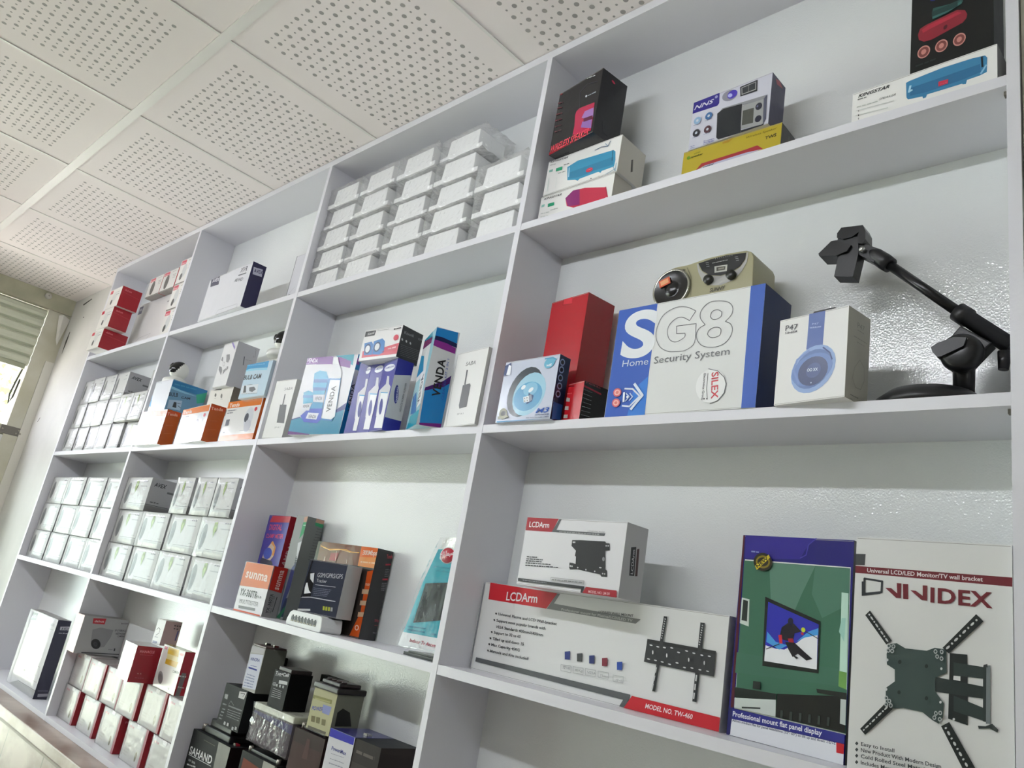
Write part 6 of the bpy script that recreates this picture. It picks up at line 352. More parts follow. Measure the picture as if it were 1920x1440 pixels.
# perforated ceiling panels
def ceiling_mat():
    m = bpy.data.materials.new('perforated_gypsum'); m.use_nodes = True; n = m.node_tree; p = n.nodes['Principled BSDF']; L = n.links.new
    tc = n.nodes.new('ShaderNodeTexCoord'); sp = n.nodes.new('ShaderNodeSeparateXYZ'); L(tc.outputs['Object'], sp.inputs[0])
    def M(op, a, b=None, c=None):
        q = n.nodes.new('ShaderNodeMath'); q.operation = op
        for i, v in enumerate((a, b, c)):
            if v is None: continue
            if isinstance(v, (int, float)): q.inputs[i].default_value = v
            else: L(v, q.inputs[i])
        return q.outputs[0]
    def axis(s, off, marg):
        f = M('MULTIPLY', M('FRACT', M('DIVIDE', M('SUBTRACT', s, off), .6)), .6)
        t = M('DIVIDE', M('SUBTRACT', f, marg), .02385); i = M('ROUND', t); d = M('MULTIPLY', M('SUBTRACT', t, i), .02385)
        ok = M('MULTIPLY', M('GREATER_THAN', i, -.5), M('LESS_THAN', i, 18.5)); return i, d, ok
    ix, dx, okx = axis(sp.outputs[0], -.70-3.0, .0855); iy, dy, oky = axis(sp.outputs[1], -.4842-3.6, .0725)
    r = M('SQRT', M('ADD', M('MULTIPLY', dx, dx), M('MULTIPLY', dy, dy)))
    par = M('MODULO', M('ADD', ix, M('ADD', iy, 40)), 2.0); odd = M('GREATER_THAN', par, .5)
    rad = M('SUBTRACT', .0060, M('MULTIPLY', odd, .0031))
    hole = M('MULTIPLY', M('MULTIPLY', okx, oky), M('LESS_THAN', r, rad))
    nz = n.nodes.new('ShaderNodeTexNoise'); nz.inputs['Scale'].default_value = 1.7; L(tc.outputs['Object'], nz.inputs['Vector'])
    c0 = n.nodes.new('ShaderNodeMix'); c0.data_type = 'RGBA'; c0.inputs[6].default_value = lin('ece5e3'); c0.inputs[7].default_value = lin('f4eeec'); L(nz.outputs['Fac'], c0.inputs[0])
    mx = n.nodes.new('ShaderNodeMix'); mx.data_type = 'RGBA'; L(hole, mx.inputs[0]); L(c0.outputs[2], mx.inputs[6]); mx.inputs[7].default_value = lin('a3a09d')
    L(mx.outputs[2], p.inputs['Base Color']); p.inputs['Roughness'].default_value = .75
    b = n.nodes.new('ShaderNodeBump'); b.invert = True; b.inputs['Strength'].default_value = .6; b.inputs['Distance'].default_value = .004; L(hole, b.inputs['Height']); L(b.outputs[0], p.inputs['Normal'])
    return m
m_ = MB(); m_.box((-3.9, -4.2, ZC), (3.4, .4, ZC+.1), ceiling_mat()); structure(m_, 'ceiling')
gm = mat('e6e4e0', .45); m_ = MB()
for k in range(-6, 12):
    x = -.1-.6*k
    if -3.65 < x < 3.2: m_.box((x-.0045, -4, ZC-.0025), (x+.0045, .14, ZC+.001), gm)
for y in (-.4842, -1.0842, -1.6842, -2.2842, -2.8842, -3.4842): m_.box((-3.65, y-.0135, ZC-.0045), (3.2, y+.0135, ZC+.001), gm)
structure(m_, 'trim_1')
m_ = MB(); m_.box((-2.7815, .15, 0), (3.4, .4, ZC), wallm); m_.box((-3.9, .08, 0), (-2.7818, .4, ZC), wallm)
dk = mat('3c3a36', .8)
for pts in PTS['cracks']:       # hairline cracks and a nail hole in the plaster
    m_.face([(x, .0795, z) for x, z in pts], dk)
structure(m_, 'wall_back')
m_ = MB(); m_.box((3.2, -4.2, 0), (3.4, .15, ZC), wallm); structure(m_, 'wall_right')
m_ = MB(); m_.box((-3.9, -4.2, 0), (3.2, -4, ZC), wallm); structure(m_, 'wall_front')
m_ = MB(); m_.box((-3.9, -4, 0), (-3.65, -3.3, ZC), wallm); structure(m_, 'wall_left')
m_ = MB(); m_.box((.9215, .006, 0), (3.2, .15, ZC), mat('b4b2a4', .5)); structure(m_, 'trim_2')
# shop front on the left: painted steel header, jamb, roller shutter, door
steel = ramp_mat('aged_paint', 'b0b098', 'c8c6ae', 7, .5, bump=.1)
m_ = MB(); m_.box((-3.8, -3.3, 2.586), (-3.648, .0798, ZC-.0005), steel); m_.box((-3.80, -3.3, 2.580), (-3.640, .0798, 2.586), mat('b4b09a', .5)); structure(m_, 'trim_3')
jm = ramp_mat('jamb_paint', 'bdbaa4', 'cfcdbe', 6, .5, bump=.08)
m_ = MB(); m_.box((-3.8, -.032, 0), (-3.652, .0798, 2.58), jm); m_.box((-3.8, -3.3, 0), (-3.652, -3.2, 2.58), jm)
m_.box((-3.652, .036, 0), (-3.645, .0797, 2.3), mat('dcdad0', .6)); structure(m_, 'trim_4')
t = thing('roller_shutter', 'half raised pale green roller shutter over the shop front', 'shutter', (-3.672, -1.6, 2.41))
sm = mat('ccd0bc', .45)
m_ = MB(); prof = []
nsl = 6; z0, z1 = 2.245, 2.58; hs = (z1-z0)/nsl
for k in range(nsl):
    za = z0+k*hs
    prof += [(-.004, za+.001), (.010, za+.008), (.016, za+.022), (.014, za+.040), (.004, za+hs-.006), (-.006, za+hs-.002)]
for (xa, za), (xb, zb_) in zip(prof[:-1], prof[1:]): m_.face([(xa, -1.6, za-2.41), (xa, 1.566, za-2.41), (xb, 1.566, zb_-2.41), (xb, -1.6, zb_-2.41)], sm, True)
for (xa, za), (xb, zb_) in zip(prof[:-1], prof[1:]): m_.face([(xa-.006, -1.6, za-2.41), (xb-.006, -1.6, zb_-2.41), (xb-.006, 1.566, zb_-2.41), (xa-.006, 1.566, za-2.41)], sm, True)
m_.build('slat_curtain', t)
m_ = MB(); m_.box((-.012, -1.6, -.185), (.018, 1.555, -.160), mat('a4a890', .4)); m_.build('bottom_bar', t)
t = thing('metal_bracket', 'dark metal lock plate screwed beside the door jamb', 'bracket', (-3.65, 0, 1.89))
m_ = MB(); m_.box((-.004, -.055, -.022), (.004, .052, .022), mat('77736c', .35, .6)); fixn(bevel(m_.build('plate', t), .002))
for y, z in ((-.045, .0), (.03, .008), (.02, -.010), (.04, -.006)):
    m_ = MB(); m_.lathe([(.0001, .007), (.004, .006), (.005, .003), (.005, 0)], mat('a8a498', .3, .7), 12, Matrix.Translation((.003, y, z)) @ Matrix.Rotation(PI/2, 4, 'Y')); m_.build('screw', t)
m_ = MB(); m_.box((-3.79, -3.2, 1.865), (-3.662, .0795, 1.915), jm); m_.box((-3.79, -3.2, 1.79), (-3.655, .030, 1.86), mat('dcdad6', .4)); structure(m_, 'trim_5')
glass = bpy.data.materials.new('door_glass'); glass.use_nodes = True; n_ = glass.node_tree; n_.nodes.clear()
o_ = n_.nodes.new('ShaderNodeOutputMaterial'); mx_ = n_.nodes.new('ShaderNodeMixShader'); tr_ = n_.nodes.new('ShaderNodeBsdfTransparent'); gl_ = n_.nodes.new('ShaderNodeBsdfGlossy'); fr_ = n_.nodes.new('ShaderNodeFresnel')
tr_.inputs[0].default_value = (.86, .93, .87, 1); gl_.inputs['Roughness'].default_value = .02
n_.links.new(fr_.outputs[0], mx_.inputs[0]); n_.links.new(tr_.outputs[0], mx_.inputs[1]); n_.links.new(gl_.outputs[0], mx_.inputs[2]); n_.links.new(mx_.outputs[0], o_.inputs[0])
wf = mat('e2e2de', .4)
m_ = MB()
for y0, y1, zz0, zz1 in ((-.075, -.033, 0, 1.79), (-3.2, -3.16, 0, 1.79), (-1.66, -1.60, 0, 1.79), (-3.16, -.075, 0, .12), (-3.16, -.075, 1.74, 1.79)): m_.box((-3.74, y0, zz0), (-3.70, y1, zz1), wf)
d1 = structure(m_, 'door_1')
m_ = MB(); m_.box((-3.722, -1.60, .12), (-3.718, -.075, 1.74), glass); m_.box((-3.722, -3.16, .12), (-3.718, -1.66, 1.74), glass); pane = m_.build('glass_pane', d1)
t = thing('cable', 'dark looped strap hanging below the roller shutter', 'cable', (-3.69, -.05, 2.2))
m_ = MB(); m_.tube([(0, .004, .03), (.0, -.006, -.05), (0, -.012, -.12), (0, -.004, -.17), (0, .006, -.13), (0, .010, -.03)], .005, mat('55564a', .6), 8); m_.build('strap', t)
m_ = MB(); m_.lathe([(.0001, .012), (.012, .011), (.017, .006), (.018, 0)], mat('c4c2b8', .4), 20, Matrix.Rotation(PI/2, 4, 'Y'))
m_.lathe([(.0001, .0125), (.004, .0124)], mat('8c8a80', .4), 12, Matrix.Rotation(PI/2, 4, 'Y'))
tag(m_.build('screw_cap', None, PTS['cap']), 'round white cap fixed on the green header beam', 'cap')
m_ = MB(); m_.face([(-3.646, .02, 2.565), (-3.62, .036, 2.57), (-3.644, .045, 2.43)], mat('e6e4dc', .8)); m_.face([(-3.62, .036, 2.57), (-3.64, .078, 2.56), (-3.646, .060, 2.40), (-3.644, .045, 2.43)], mat('dcdad2', .8)); m_.face([(-3.6465, .02, 2.565), (-3.6445, .045, 2.43), (-3.6465, .060, 2.40), (-3.6405, .078, 2.56)], mat('dcdad2', .8))
tag(m_.build('paper_flap'), 'loose flap of torn white paper in the corner under the beam', 'paper')
# outside
grd = ramp_mat('pavement', 'd4d0c8', 'e4e0d8', 4, .8); m_ = MB(); m_.box((-14, -10, -.12), (-3.9, 8, -.02), grd); structure(m_, 'ground')
leafm = mat('8ea468', .6); leafm2 = mat('a8bc80', .6)
def tree(x, y, h, seed, lab):
    t = thing('tree', lab, 'tree', (x, y, -.02)); r = random.Random(seed)
    m_ = MB(); m_.tube([(0, 0, 0), (.05, .02, h*.3), (0, .08, h*.6), (.05, .1, h*.8)], [.09, .07, .05, .03], mat('6c5c48', .8), 10); m_.build('trunk', t)
    m_ = MB()
    for i in range(2600):
        a, b, c = r.gauss(0, .45), r.gauss(0, .7), r.gauss(0, .5); s = r.uniform(.03, .07)
        u = Vector((r.uniform(-1, 1), r.uniform(-1, 1), r.uniform(-1, 1))).normalized(); v = u.orthogonal().normalized()
        c0 = Vector((a, b, h*.72+c)); m_.face([c0-u*s, c0+v*s*.5, c0+u*s, c0-v*s*.5], leafm if i % 3 else leafm2)
    m_.build('crown', t)
tree(-7.2, .9, 3.4, 1, 'sunlit leafy tree outside beneath the raised shutter, nearer the door jamb')
tree(-7.0, -4.6, 3.2, 2, 'sunlit leafy tree out in the street, hidden mostly beyond the shop front')
# marble tiled ledge below the shelves
def marble_mat(joints):
    m = ramp_mat('marble_tile', '80685a', 'a8968a', 5, .34, 8, .38, .62, stretch=(1, 1, 2)); n = m.node_tree; p = n.nodes['Principled BSDF']; L = n.links.new; p.inputs['Specular IOR Level'].default_value = .3
    if joints:
        tc = n.nodes.new('ShaderNodeTexCoord'); sp = n.nodes.new('ShaderNodeSeparateXYZ'); L(tc.outputs['Object'], sp.inputs[0])
        def M(op, a, b):
            q = n.nodes.new('ShaderNodeMath'); q.operation = op
            for i, v in enumerate((a, b)):
                if isinstance(v, (int, float)): q.inputs[i].default_value = v
                else: L(v, q.inputs[i])
            return q.outputs[0]
        j = M('LESS_THAN', M('FRACT', M('DIVIDE', M('ADD', sp.outputs[0], 5.755-.004), .38), 0), .022)
        src = p.inputs['Base Color'].links[0].from_socket
        mx = n.nodes.new('ShaderNodeMix'); mx.data_type = 'RGBA'; L(j, mx.inputs[0]); L(src, mx.inputs[6]); mx.inputs[7].default_value = lin('6c6054'); L(mx.outputs[2], p.inputs['Base Color'])
    return m
t = thing('tiled_ledge', 'beige marble tiled ledge running below the lowest shelf', 'ledge', (0, 0, 0))
m_ = MB(); m_.box((-2.78, -.072, .786), (.92, .143, .8215), marble_mat(False)); fixn(bevel(m_.build('slab', t), .004))
m_ = MB(); m_.box((-2.78, -.066, 0), (.92, .143, .786), marble_mat(True)); m_.build('tiled_front', t)
m_ = MB(); m_.box((-2.78, -.0685, .778), (.92, -.066, .786), mat('7a6c5e', .5)); m_.build('joint', t)
# fluorescent battens hung from the ceiling
tube_m = emit_mat('tube_glow', (.95, .98, 1.04, 1), TUBE_STRENGTH)
for i, (x, y) in enumerate(TUBE_SPOTS):
    t = thing('ceiling_light', ('fluorescent batten hanging in front of the middle shelves', 'fluorescent batten hanging nearest the shutter', 'fluorescent batten hanging at the right end of the room')[i], 'lamp', (x, y, TUBE_Z))
    m_ = MB(); m_.box((-.62, -.075, .022), (.62, .075, .055), mat('e8e8e6', .4)); bevel(m_.build('housing', t), .004)  # unseen housing, made wide to keep tube light off the ceiling
    m_ = MB(); m_.tube([(-.6, 0, 0), (.6, 0, 0)], .014, tube_m, 16); m_.build('tube', t)
    for s in (-.6, .6):
        m_ = MB(); m_.box((s-.012, -.016, -.016), (s+.012, .016, .022), mat('d8d8d4', .4)); m_.build('socket', t)
    for s in (-.45, .45):
        m_ = MB(); m_.tube([(s, 0, .055), (s, 0, ZC-TUBE_Z)], .003, mat('b8b8b4', .3, .8), 8); m_.build('rod', t)

# ------------------------------------------------------------------ stacks of wrapped camera boxes
rnd = random.Random(5)
def shell(w_, d_, h_, seed, amp=.0005, off=.0012, n=5, milky=0):
    r = random.Random(seed); bm = bmesh.new(); bmesh.ops.create_cube(bm, size=1)
    bmesh.ops.subdivide_edges(bm, edges=bm.edges[:], cuts=n, use_grid_fill=True)
    for v in bm.verts:
        v.co = Vector(((v.co.x+.5)*(w_+2*off)-off, (v.co.y+.5)*(d_+2*off)-off, (v.co.z+.5)*(h_+2*off)-off))
        v.co += Vector((r.uniform(-1, 1), r.uniform(-1, 1), r.uniform(-1, 1)))*amp
    m_ = MB(); m_.v = [tuple(v.co) for v in bm.verts]
    fm = film_mat(milky); m_.m(fm)
    for f in bm.faces: m_.f.append(tuple(v.index for v in f.verts)); m_.mi.append(0); m_.sm.append(True)
    bm.free(); return m_
def cam_box(w_, d_, h_, seed, leaf=True, name_side=True):
    W, D, H = w_*1000, d_*1000, h_*1000; g = .4
    pr = [['F', 'e', '77797a', [W*.17, H*.5], [W*.085, 0], [W*.012, H*.33]], ['F', 'e', '5c5e60', [W*.18, H*.42], [W*.05, 0], [W*.006, H*.20]],
          ['F', 'l', '6a6c6e', 1.4, [W*.32, H*.2], [W*.97, H*.2]], ['F', 'p', 'b4b6b4', [W*.3, H*.17], [W*.985, H*.17], [W*.985, H*.02], [W*.3, H*.02]],
          ['F', 'p', 'c8cac8', [1, 1], [W*.3, 1], [W*.3, H*.17], [1, H*.17]],
          ['F', 'r', '8a8c90', [W*.7, H*.86], W*.17, H*.05, 0], ['F', 'r', 'a4a6a8', [W*.62, H*.72], W*.26, H*.035, 0], ['F', 'r', 'a4a6a8', [W*.8, H*.27], W*.1, H*.03, 0]]
    if leaf: pr += [['F', 'p', '86a038', [W*.42, H*.88], [W*.5, H*.9], [W*.52, H*.75], [W*.46, H*.5], [W*.41, H*.7]], ['F', 'p', 'a8bc60', [W*.44, H*.76], [W*.49, H*.77], [W*.46, H*.62]], ['F', 't', '6c7048', 'HD', [W*.435, H*.8], W*.06, H*.05, 0, 1, 0]]
    pr += [['R', 't', '26282a', 'AVEX', [D*.12, H*.76], D*.42, H*.12, -1, 1.4, .2], ['R', 'l', '2c2e30', 1.6, [1, H*.2], [D-1, H*.2]], ['R', 'p', '8c8c8c', [0, H*.18], [D, H*.18], [D, 0], [0, 0]],
           ['R', 'r', '6c6e70', [D*.14, H*.27], D*.3, H*.05, 0], ['R', 'r', '707274', [D*.62, H*.62], D*.3, H*.08, 0]]
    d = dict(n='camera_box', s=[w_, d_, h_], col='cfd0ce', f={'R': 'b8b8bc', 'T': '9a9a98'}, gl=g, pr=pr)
    o = carton(d).build('camera_box'); shell(w_, d_, h_, seed).build('plastic_wrap', o); return o
ORD = ['first', 'second', 'third', 'fourth', 'fifth', 'sixth']
def fill(proto_args, places, group):
    first = None
    for (x, y, z, rz, lab) in places:
        if first is None:
            o = cam_box(*proto_args); o.location = (x, y, z); o.rotation_euler = (0, 0, rz); tag(o, lab, 'camera box', group); first = o
        else: copy_tree(first, (x, y, z), lab, rz)
pl_ = []
for r_, rn in enumerate(('bottom', 'middle', 'top')):
    for c_ in range(4):
        pl_.append((-2.757+c_*.2245+(.002 if r_ else 0), .026+.003*((r_*4+c_) % 3), 1.3015+r_*.1168, 0, 'film wrapped white camera box, %s from left in %s row, third shelf of leftmost bay' % (ORD[c_], rn)))
fill((.219, .10, .1145, 3, False), pl_, 'film wrapped camera boxes in the leftmost bay, third shelf')
pl_ = []
for r_, rn in enumerate(('bottom', 'middle')):
    for c_ in range(4):
        pl_.append((-1.846+c_*.2255, .022+.003*((r_+c_) % 2), 1.3015+r_*.1168, 0, 'wrapped camera box with green leaf print, %s from left in %s row, second bay' % (ORD[c_], rn)))
pl_.append((-1.846, .02, 1.5351, 0, 'wrapped camera box with side lettering, leftmost on the top row, second bay'))
fill((.2185, .10, .1145, 4, True), pl_, 'film wrapped camera boxes in the second bay, third shelf')
pl_ = []
for c_, x in enumerate((-1.412, -1.262, -1.128)):
    pl_.append((x, .018, 1.5351, 0, 'narrow wrapped white box, %s of three at right of top row, second bay' % ('left', 'middle', 'right')[c_]))
fill((.128, .09, .1145, 6), pl_, 'narrow wrapped camera boxes, second bay')
pl_ = []
for r_, rn in enumerate(('bottom', 'middle', 'top')):
    for c_ in range(5 if r_ == 0 else 4):
        pl_.append((-2.757+c_*.1345, .022+.003*((r_+c_) % 3), 1.7585+r_*.1135, 0, 'small wrapped white camera box, %s from left in %s row, second shelf of leftmost bay' % (ORD[c_], rn)))
fill((.131, .10, .1112, 7, False), pl_, 'small wrapped camera boxes in the leftmost bay')
pl_ = [(-2.07, .03, 1.7585, 0, 'small wrapped white box nearest the divider, bottom row of leftmost bay'),
       (-2.165, .008, 1.872, 0, 'small wrapped box with leaf print overhanging right of the middle row'),
       (-2.03, .008, 1.872, 0, 'small wrapped box touching the divider beside the light blue carton'),
       (-2.06, .06, 1.985, 0, 'small wrapped box leaning high at right of the leftmost bay')]
fill((.131, .08, .1112, 8, True), pl_, 'small leaf print boxes in the leftmost bay')

# white cartons around the large recorder box, leftmost top shelf
d = dict(n='recorder_box', s=[.535, .05, .262], col='dcdad8', f={'T': '8c8c8c'}, gl=.3, pr=[['F', 'p', '4a4468', [6, 252], [48, 252], [48, 214], [6, 214]], ['F', 't', 'd8d8e4', 'AVEX', [10, 230], 32, 12, 0, 1.3, 0], ['F', 'l', 'a8a4a4', 1.5, [70, 50], [200, 56], [250, 90], [120, 84], [70, 50]], ['F', 'l', 'a8a4a4', 1.5, [70, 50], [70, 30], [200, 34], [200, 56]], ['F', 'e', '555555', [84, 42], [3, 0], [0, 3]], ['F', 'r', '77777a', [330, 225], 40, 7, 0]])
o = carton(d).build('recorder_box', None, (-2.565, .085, 2.213)); tag(o, 'large pale recorder box behind the red sided boxes, leftmost top shelf', 'box')
def small_cam(w_, d_, h_, flip=False):
    W, D, H = w_*1000, d_*1000, h_*1000
    pr = [['F', 'p', 'c8304c', [W*.05, H*.97], [W*.42, H*.97], [W*.42, H*.8], [W*.05, H*.8]], ['F', 't', 'f0d0d4', 'dahua', [W*.08, H*.83], W*.3, H*.07, 0, 1, 0]]
    pr += [['F', 'e', 'c4c6c6', [W*.45, H*.52], [W*.17, 0], [0, H*.27]], ['F', 'e', '4c4c4c', [W*.32, H*.3], [W*.1, 0], [0, H*.14]]] if not flip else [['F', 'e', '4c4a48', [W*.36, H*.45], [W*.14, 0], [0, H*.36]]]
    pr += [['F', 'r', '8c8c8c', [W*.7, H*.7], W*.22, H*.04, 0], ['F', 'r', '8c8c8c', [W*.72, H*.62], W*.2, H*.04, 0], ['F', 'r', '8c8c8c', [W*.72, H*.54], W*.18, H*.04, 0], ['F', 'r', 'aaaaaa', [W*.6, H*.88], W*.3, H*.04, 0], ['F', 'p', '77736e', [0, H*.05], [W, H*.05], [W, 0], [0, 0]]]
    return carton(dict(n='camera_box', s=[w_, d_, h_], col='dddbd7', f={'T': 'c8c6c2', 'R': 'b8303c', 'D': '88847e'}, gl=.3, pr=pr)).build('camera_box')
o = small_cam(.124, .08, .112); o.location = (-1.995, .012, 2.213); tag(o, 'bottom of the three white camera boxes stacked against the first divider', 'box', 'white camera boxes stacked by the first divider')
copy_tree(o, (-1.995, .012, 2.3253), 'middle of the three white camera boxes stacked against the first divider'); copy_tree(o, (-1.995, .012, 2.4376), 'top of the three white camera boxes stacked against the first divider')
o = small_cam(.15, .08, .095, True); o.location = (-2.44, .055, 2.476); tag(o, 'white camera box lying on the large pale recorder box, left one', 'box', 'camera boxes on the large recorder box')
copy_tree(o, (-2.285, .055, 2.476), 'white camera box lying on the large pale recorder box, right one')

# red and white dome camera boxes, second bay, lowest shelf
def pin(w_, d_, h_):
    W, D, H = w_*1000, d_*1000, h_*1000
    pr = [['F', 'p', 'b86c7c', [W*.9, 0], [W, 0], [W, H], [W*.9, H]], ['F', 'e', '9c9480', [W*.72, H*.27], [W*.05, 0], [0, H*.13]], ['F', 'e', '6c6450', [W*.72, H*.2], [W*.03, 0], [0, H*.06]], ['F', 'r', 'd09aa4', [W*.1, H*.84], W*.2, H*.07, 0],
          ['F', 'r', 'c4c0c0', [W*.1, H*.3], W*.28, H*.04, 0], ['F', 'r', 'c4c0c0', [W*.1, H*.23], W*.25, H*.04, 0], ['F', 'r', 'c4c0c0', [W*.1, H*.16], W*.22, H*.04, 0],
          ['R', 't', 'd87c88', 'PINNACLE', [D*.15, H*.8], D*.6, H*.06, 0, 1.3, 0], ['F', 'p', 'f0f0ee', [W*.45, H], [W*.62, H], [W*.62, H*.9], [W*.45, H*.9]]]
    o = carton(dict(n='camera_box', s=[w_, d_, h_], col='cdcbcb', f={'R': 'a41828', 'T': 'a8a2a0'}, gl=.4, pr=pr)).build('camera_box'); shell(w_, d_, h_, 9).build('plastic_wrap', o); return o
first = None
for r_, (z, xs_) in enumerate(((.8385, (-1.846, -1.668, -1.48, -1.294, -1.108)), (.9435, (-1.846, -1.7, -1.554, -1.405, -1.242, -1.0785)))):
    for c_, x in enumerate(xs_):
        lab = 'red sided white dome camera box, %s from left in %s row of lowest visible shelf' % (ORD[c_], ('bottom', 'upper')[r_]); yy = .032+.004*((c_+r_) % 2)
        if first is None: first = pin(.145 if 0 else .142, .085, .1035); first.location = (x, yy, z); tag(first, lab, 'camera box', 'red sided dome camera boxes')
        else: copy_tree(first, (x, yy, z), lab)

# ------------------------------------------------------------------ adaptors in plastic bags
def adaptor(seed):
    wm = mat('f2f3f3', .5); t = thing('junction_box', '', 'box', (0, 0, 0))
    m_ = MB(); m_.box((0, 0, 0), (.166, .102, .014), wm); bevel(m_.build('base_plate', t), .0015)
    m_ = MB(); m_.prism([(.020, .0142), (.142, .0142), (.139, .0655), (.025, .0655)], .006, .096, wm); bevel(fixn(m_.build('cover', t)), .0015)
    m_ = shell(.166, .104, .069, seed, .0022, .0010, 8, .16); m_.build('plastic_bag', t); return t
cols = [(-.912, 5), (-.742, 5), (-.562, 5), (-.384, 5), (-.203, 3)]
first = None
pnum = ('lowest', 'second lowest', 'middle', 'second highest', 'highest')
for ci, (x, n_) in enumerate(cols):
    for r_ in range(n_):
        lab = 'bagged white plastic junction box, %s in the %s column of the pile' % (pnum[r_] if n_ == 5 else ('lowest', 'middle', 'highest')[r_], ('leftmost', 'second', 'third', 'fourth', 'rightmost')[ci])
        loc = (x+rnd.uniform(-.004, .004), .016+rnd.uniform(0, .008), 2.2140+r_*.0712); rz = rnd.uniform(-.015, .02)
        if x < -.9: loc = (-.9125, loc[1], loc[2]); rz = 0
        if first is None: first = adaptor(1); first.location = loc; first['label'] = lab; first['group'] = 'bagged white junction boxes'
        else: copy_tree(first, loc, lab, rz)

# ------------------------------------------------------------------ dome cameras
def dome(loc, lab, dirn, rz=0):
    wm = mat('dfe0da', .3); km = mat('141616', .12)
    t = thing('dome_camera', lab, 'camera', loc, rz)
    m_ = MB(); m_.lathe([(.0001, 0), (.043, 0), (.046, .004), (.046, .016), (.043, .020)], wm); m_.build('base', t)
    m_ = MB(); m_.lathe([(.043, .0202), (.0435, .0206), (.040, .0225), (.024, .030), (.020, .034)], wm); m_.build('neck', t)
    dv = Vector(dirn).normalized(); m_ = MB(); N = 48; K = 32; b0 = 0
    cz = .060; R0 = .0345
    for j in range(K+1):
        ph = PI*j/K
        for k in range(N):
            th = 2*PI*k/N; m_.v.append((R0*math.sin(ph)*math.cos(th), R0*math.sin(ph)*math.sin(th), cz+R0*math.cos(ph)))
    wi, ki = m_.m(wm), m_.m(km)
    for j in range(K):
        for k in range(N):
            q = (j*N+k, (j+1)*N+k, (j+1)*N+(k+1) % N, j*N+(k+1) % N); c = sum((Vector(m_.v[i]) for i in q), Vector())/4-Vector((0, 0, cz))
            c.normalize(); m_.f.append(q); m_.mi.append(ki if c.dot(dv) > .06 and c.z > -.5 else wi); m_.sm.append(True)
    m_.build('head', t)
    m_ = MB(); u = dv.to_track_quat('Z', 'Y').to_matrix().to_4x4(); m_.lathe([(.0001, .0375), (.007, .037), (.010, .035), (.011, .031)], mat('0c0d10', .08), 20, Matrix.Translation((0, 0, cz)) @ u); m_.build('lens', t)
    return t
dome(tuple(PTS['dome']), 'black and white dome camera standing on the light blue carton', (-.38, -.9, .5))
m_ = carton(dict(n='gadget_box', s=[.12, .055, .165], col='e4e4e2', gl=.3, pr=[['F', 'r', '66686c', [80, 130], 25, 8, 0], ['F', 'r', '66686c', [80, 118], 18, 6, 0]]))
tag(m_.build('gadget_box', None, (-1.17, .08, 1.8868)), 'white box behind the thin sky blue one at the second divider', 'box')
dome((-1.098, .092, 2.0525), 'second dome camera half hidden by the divider, on a white box', (-.45, -.9, .2))

# ------------------------------------------------------------------ portable stereo on the security carton
d = CUS['olive']; bx, by, bz = d['p']
t = thing('portable_stereo', 'olive green portable stereo with round speaker on the security carton', 'radio', (bx, by, bz))
om = mat('9a9674', .35); pts = [(x-bx, z-bz) for x, z in PTS['stereo']]
m_ = MB(); m_.prism(pts, 0, .078, om, smooth=True); bevel(fixn(m_.build('body', t)), .006, 3)
m_ = MB(); printed(m_, 'F', d['s'], d['pr'], .3, base=.0004); m_.build('front_print', t)
def disc(c, r, dep, mt, prof=None):
    m_ = MB(); M = Matrix.Translation((c[0]-bx, -.001, c[1]-bz)) @ Matrix.Rotation(PI/2, 4, 'X')
    m_.lathe(prof or [(.0001, dep), (r*.92, dep), (r, dep*.6), (r, -.002)], mt, 36, M); return m_
c = PTS['spk']; m_ = disc(c, .0385, .006, None, [(.0385, -.002), (.0385, .004), (.036, .0045), (.035, .001)]) if 0 else MB()
M = Matrix.Translation((c[0]-bx, -.001, c[1]-bz)) @ Matrix.Rotation(PI/2, 4, 'X')
m_.lathe([(.0375, -.004), (.0375, .004), (.0360, .0052), (.034, .0045)], mat('a8a89c', .2, .8), 40, M)
m_.lathe([(.0345, .0046), (.031, .0034), (.016, .0012), (.013, .0014), (.0115, .003), (.006, .0045), (.0001, .005)], mat('121212', .25), 40, M); m_.build('speaker', t)
m_ = MB(); M2 = Matrix.Translation((c[0]-bx-.014, -.0055, c[1]-bz+.014)) @ Matrix.Rotation(PI/2, 4, 'X') @ Matrix.Rotation(.3, 4, 'Z')
m_.box((-.011, -.007, 0), (.011, .007, .0008), mat('d0562c', .4), M=M2); m_.box((-.008, -.0045, .0008), (.008, .0045, .0012), mat('e0a070', .4), M=M2); m_.build('sticker', t)
for k in ('knob1', 'knob2'):
    m_ = disc(PTS[k], .0085, .007, mat('22241f', .3)); m_.build('knob', t)
m_ = MB(); m_.tube([(.02, .05, .07), (.03, .055, .088), (.08, .055, .0935), (.14, .055, .0915), (.178, .05, .07)], .003, mat('7c795c', .4), 10); m_.build('handle', t)
# hanging tab on the headphone carton
hp, hd = root('white headphone')
m_ = MB(); w_, dp, h_ = hd['s']; m_.prism([(w_*.30, h_), (w_*.32, h_+.012), (w_*.36, h_+.016), (w_*.66, h_+.016), (w_*.70, h_+.012), (w_*.72, h_)], dp*.45, dp*.55, mat('121212', .4)); fixn(m_.build('carry_tab', hp))

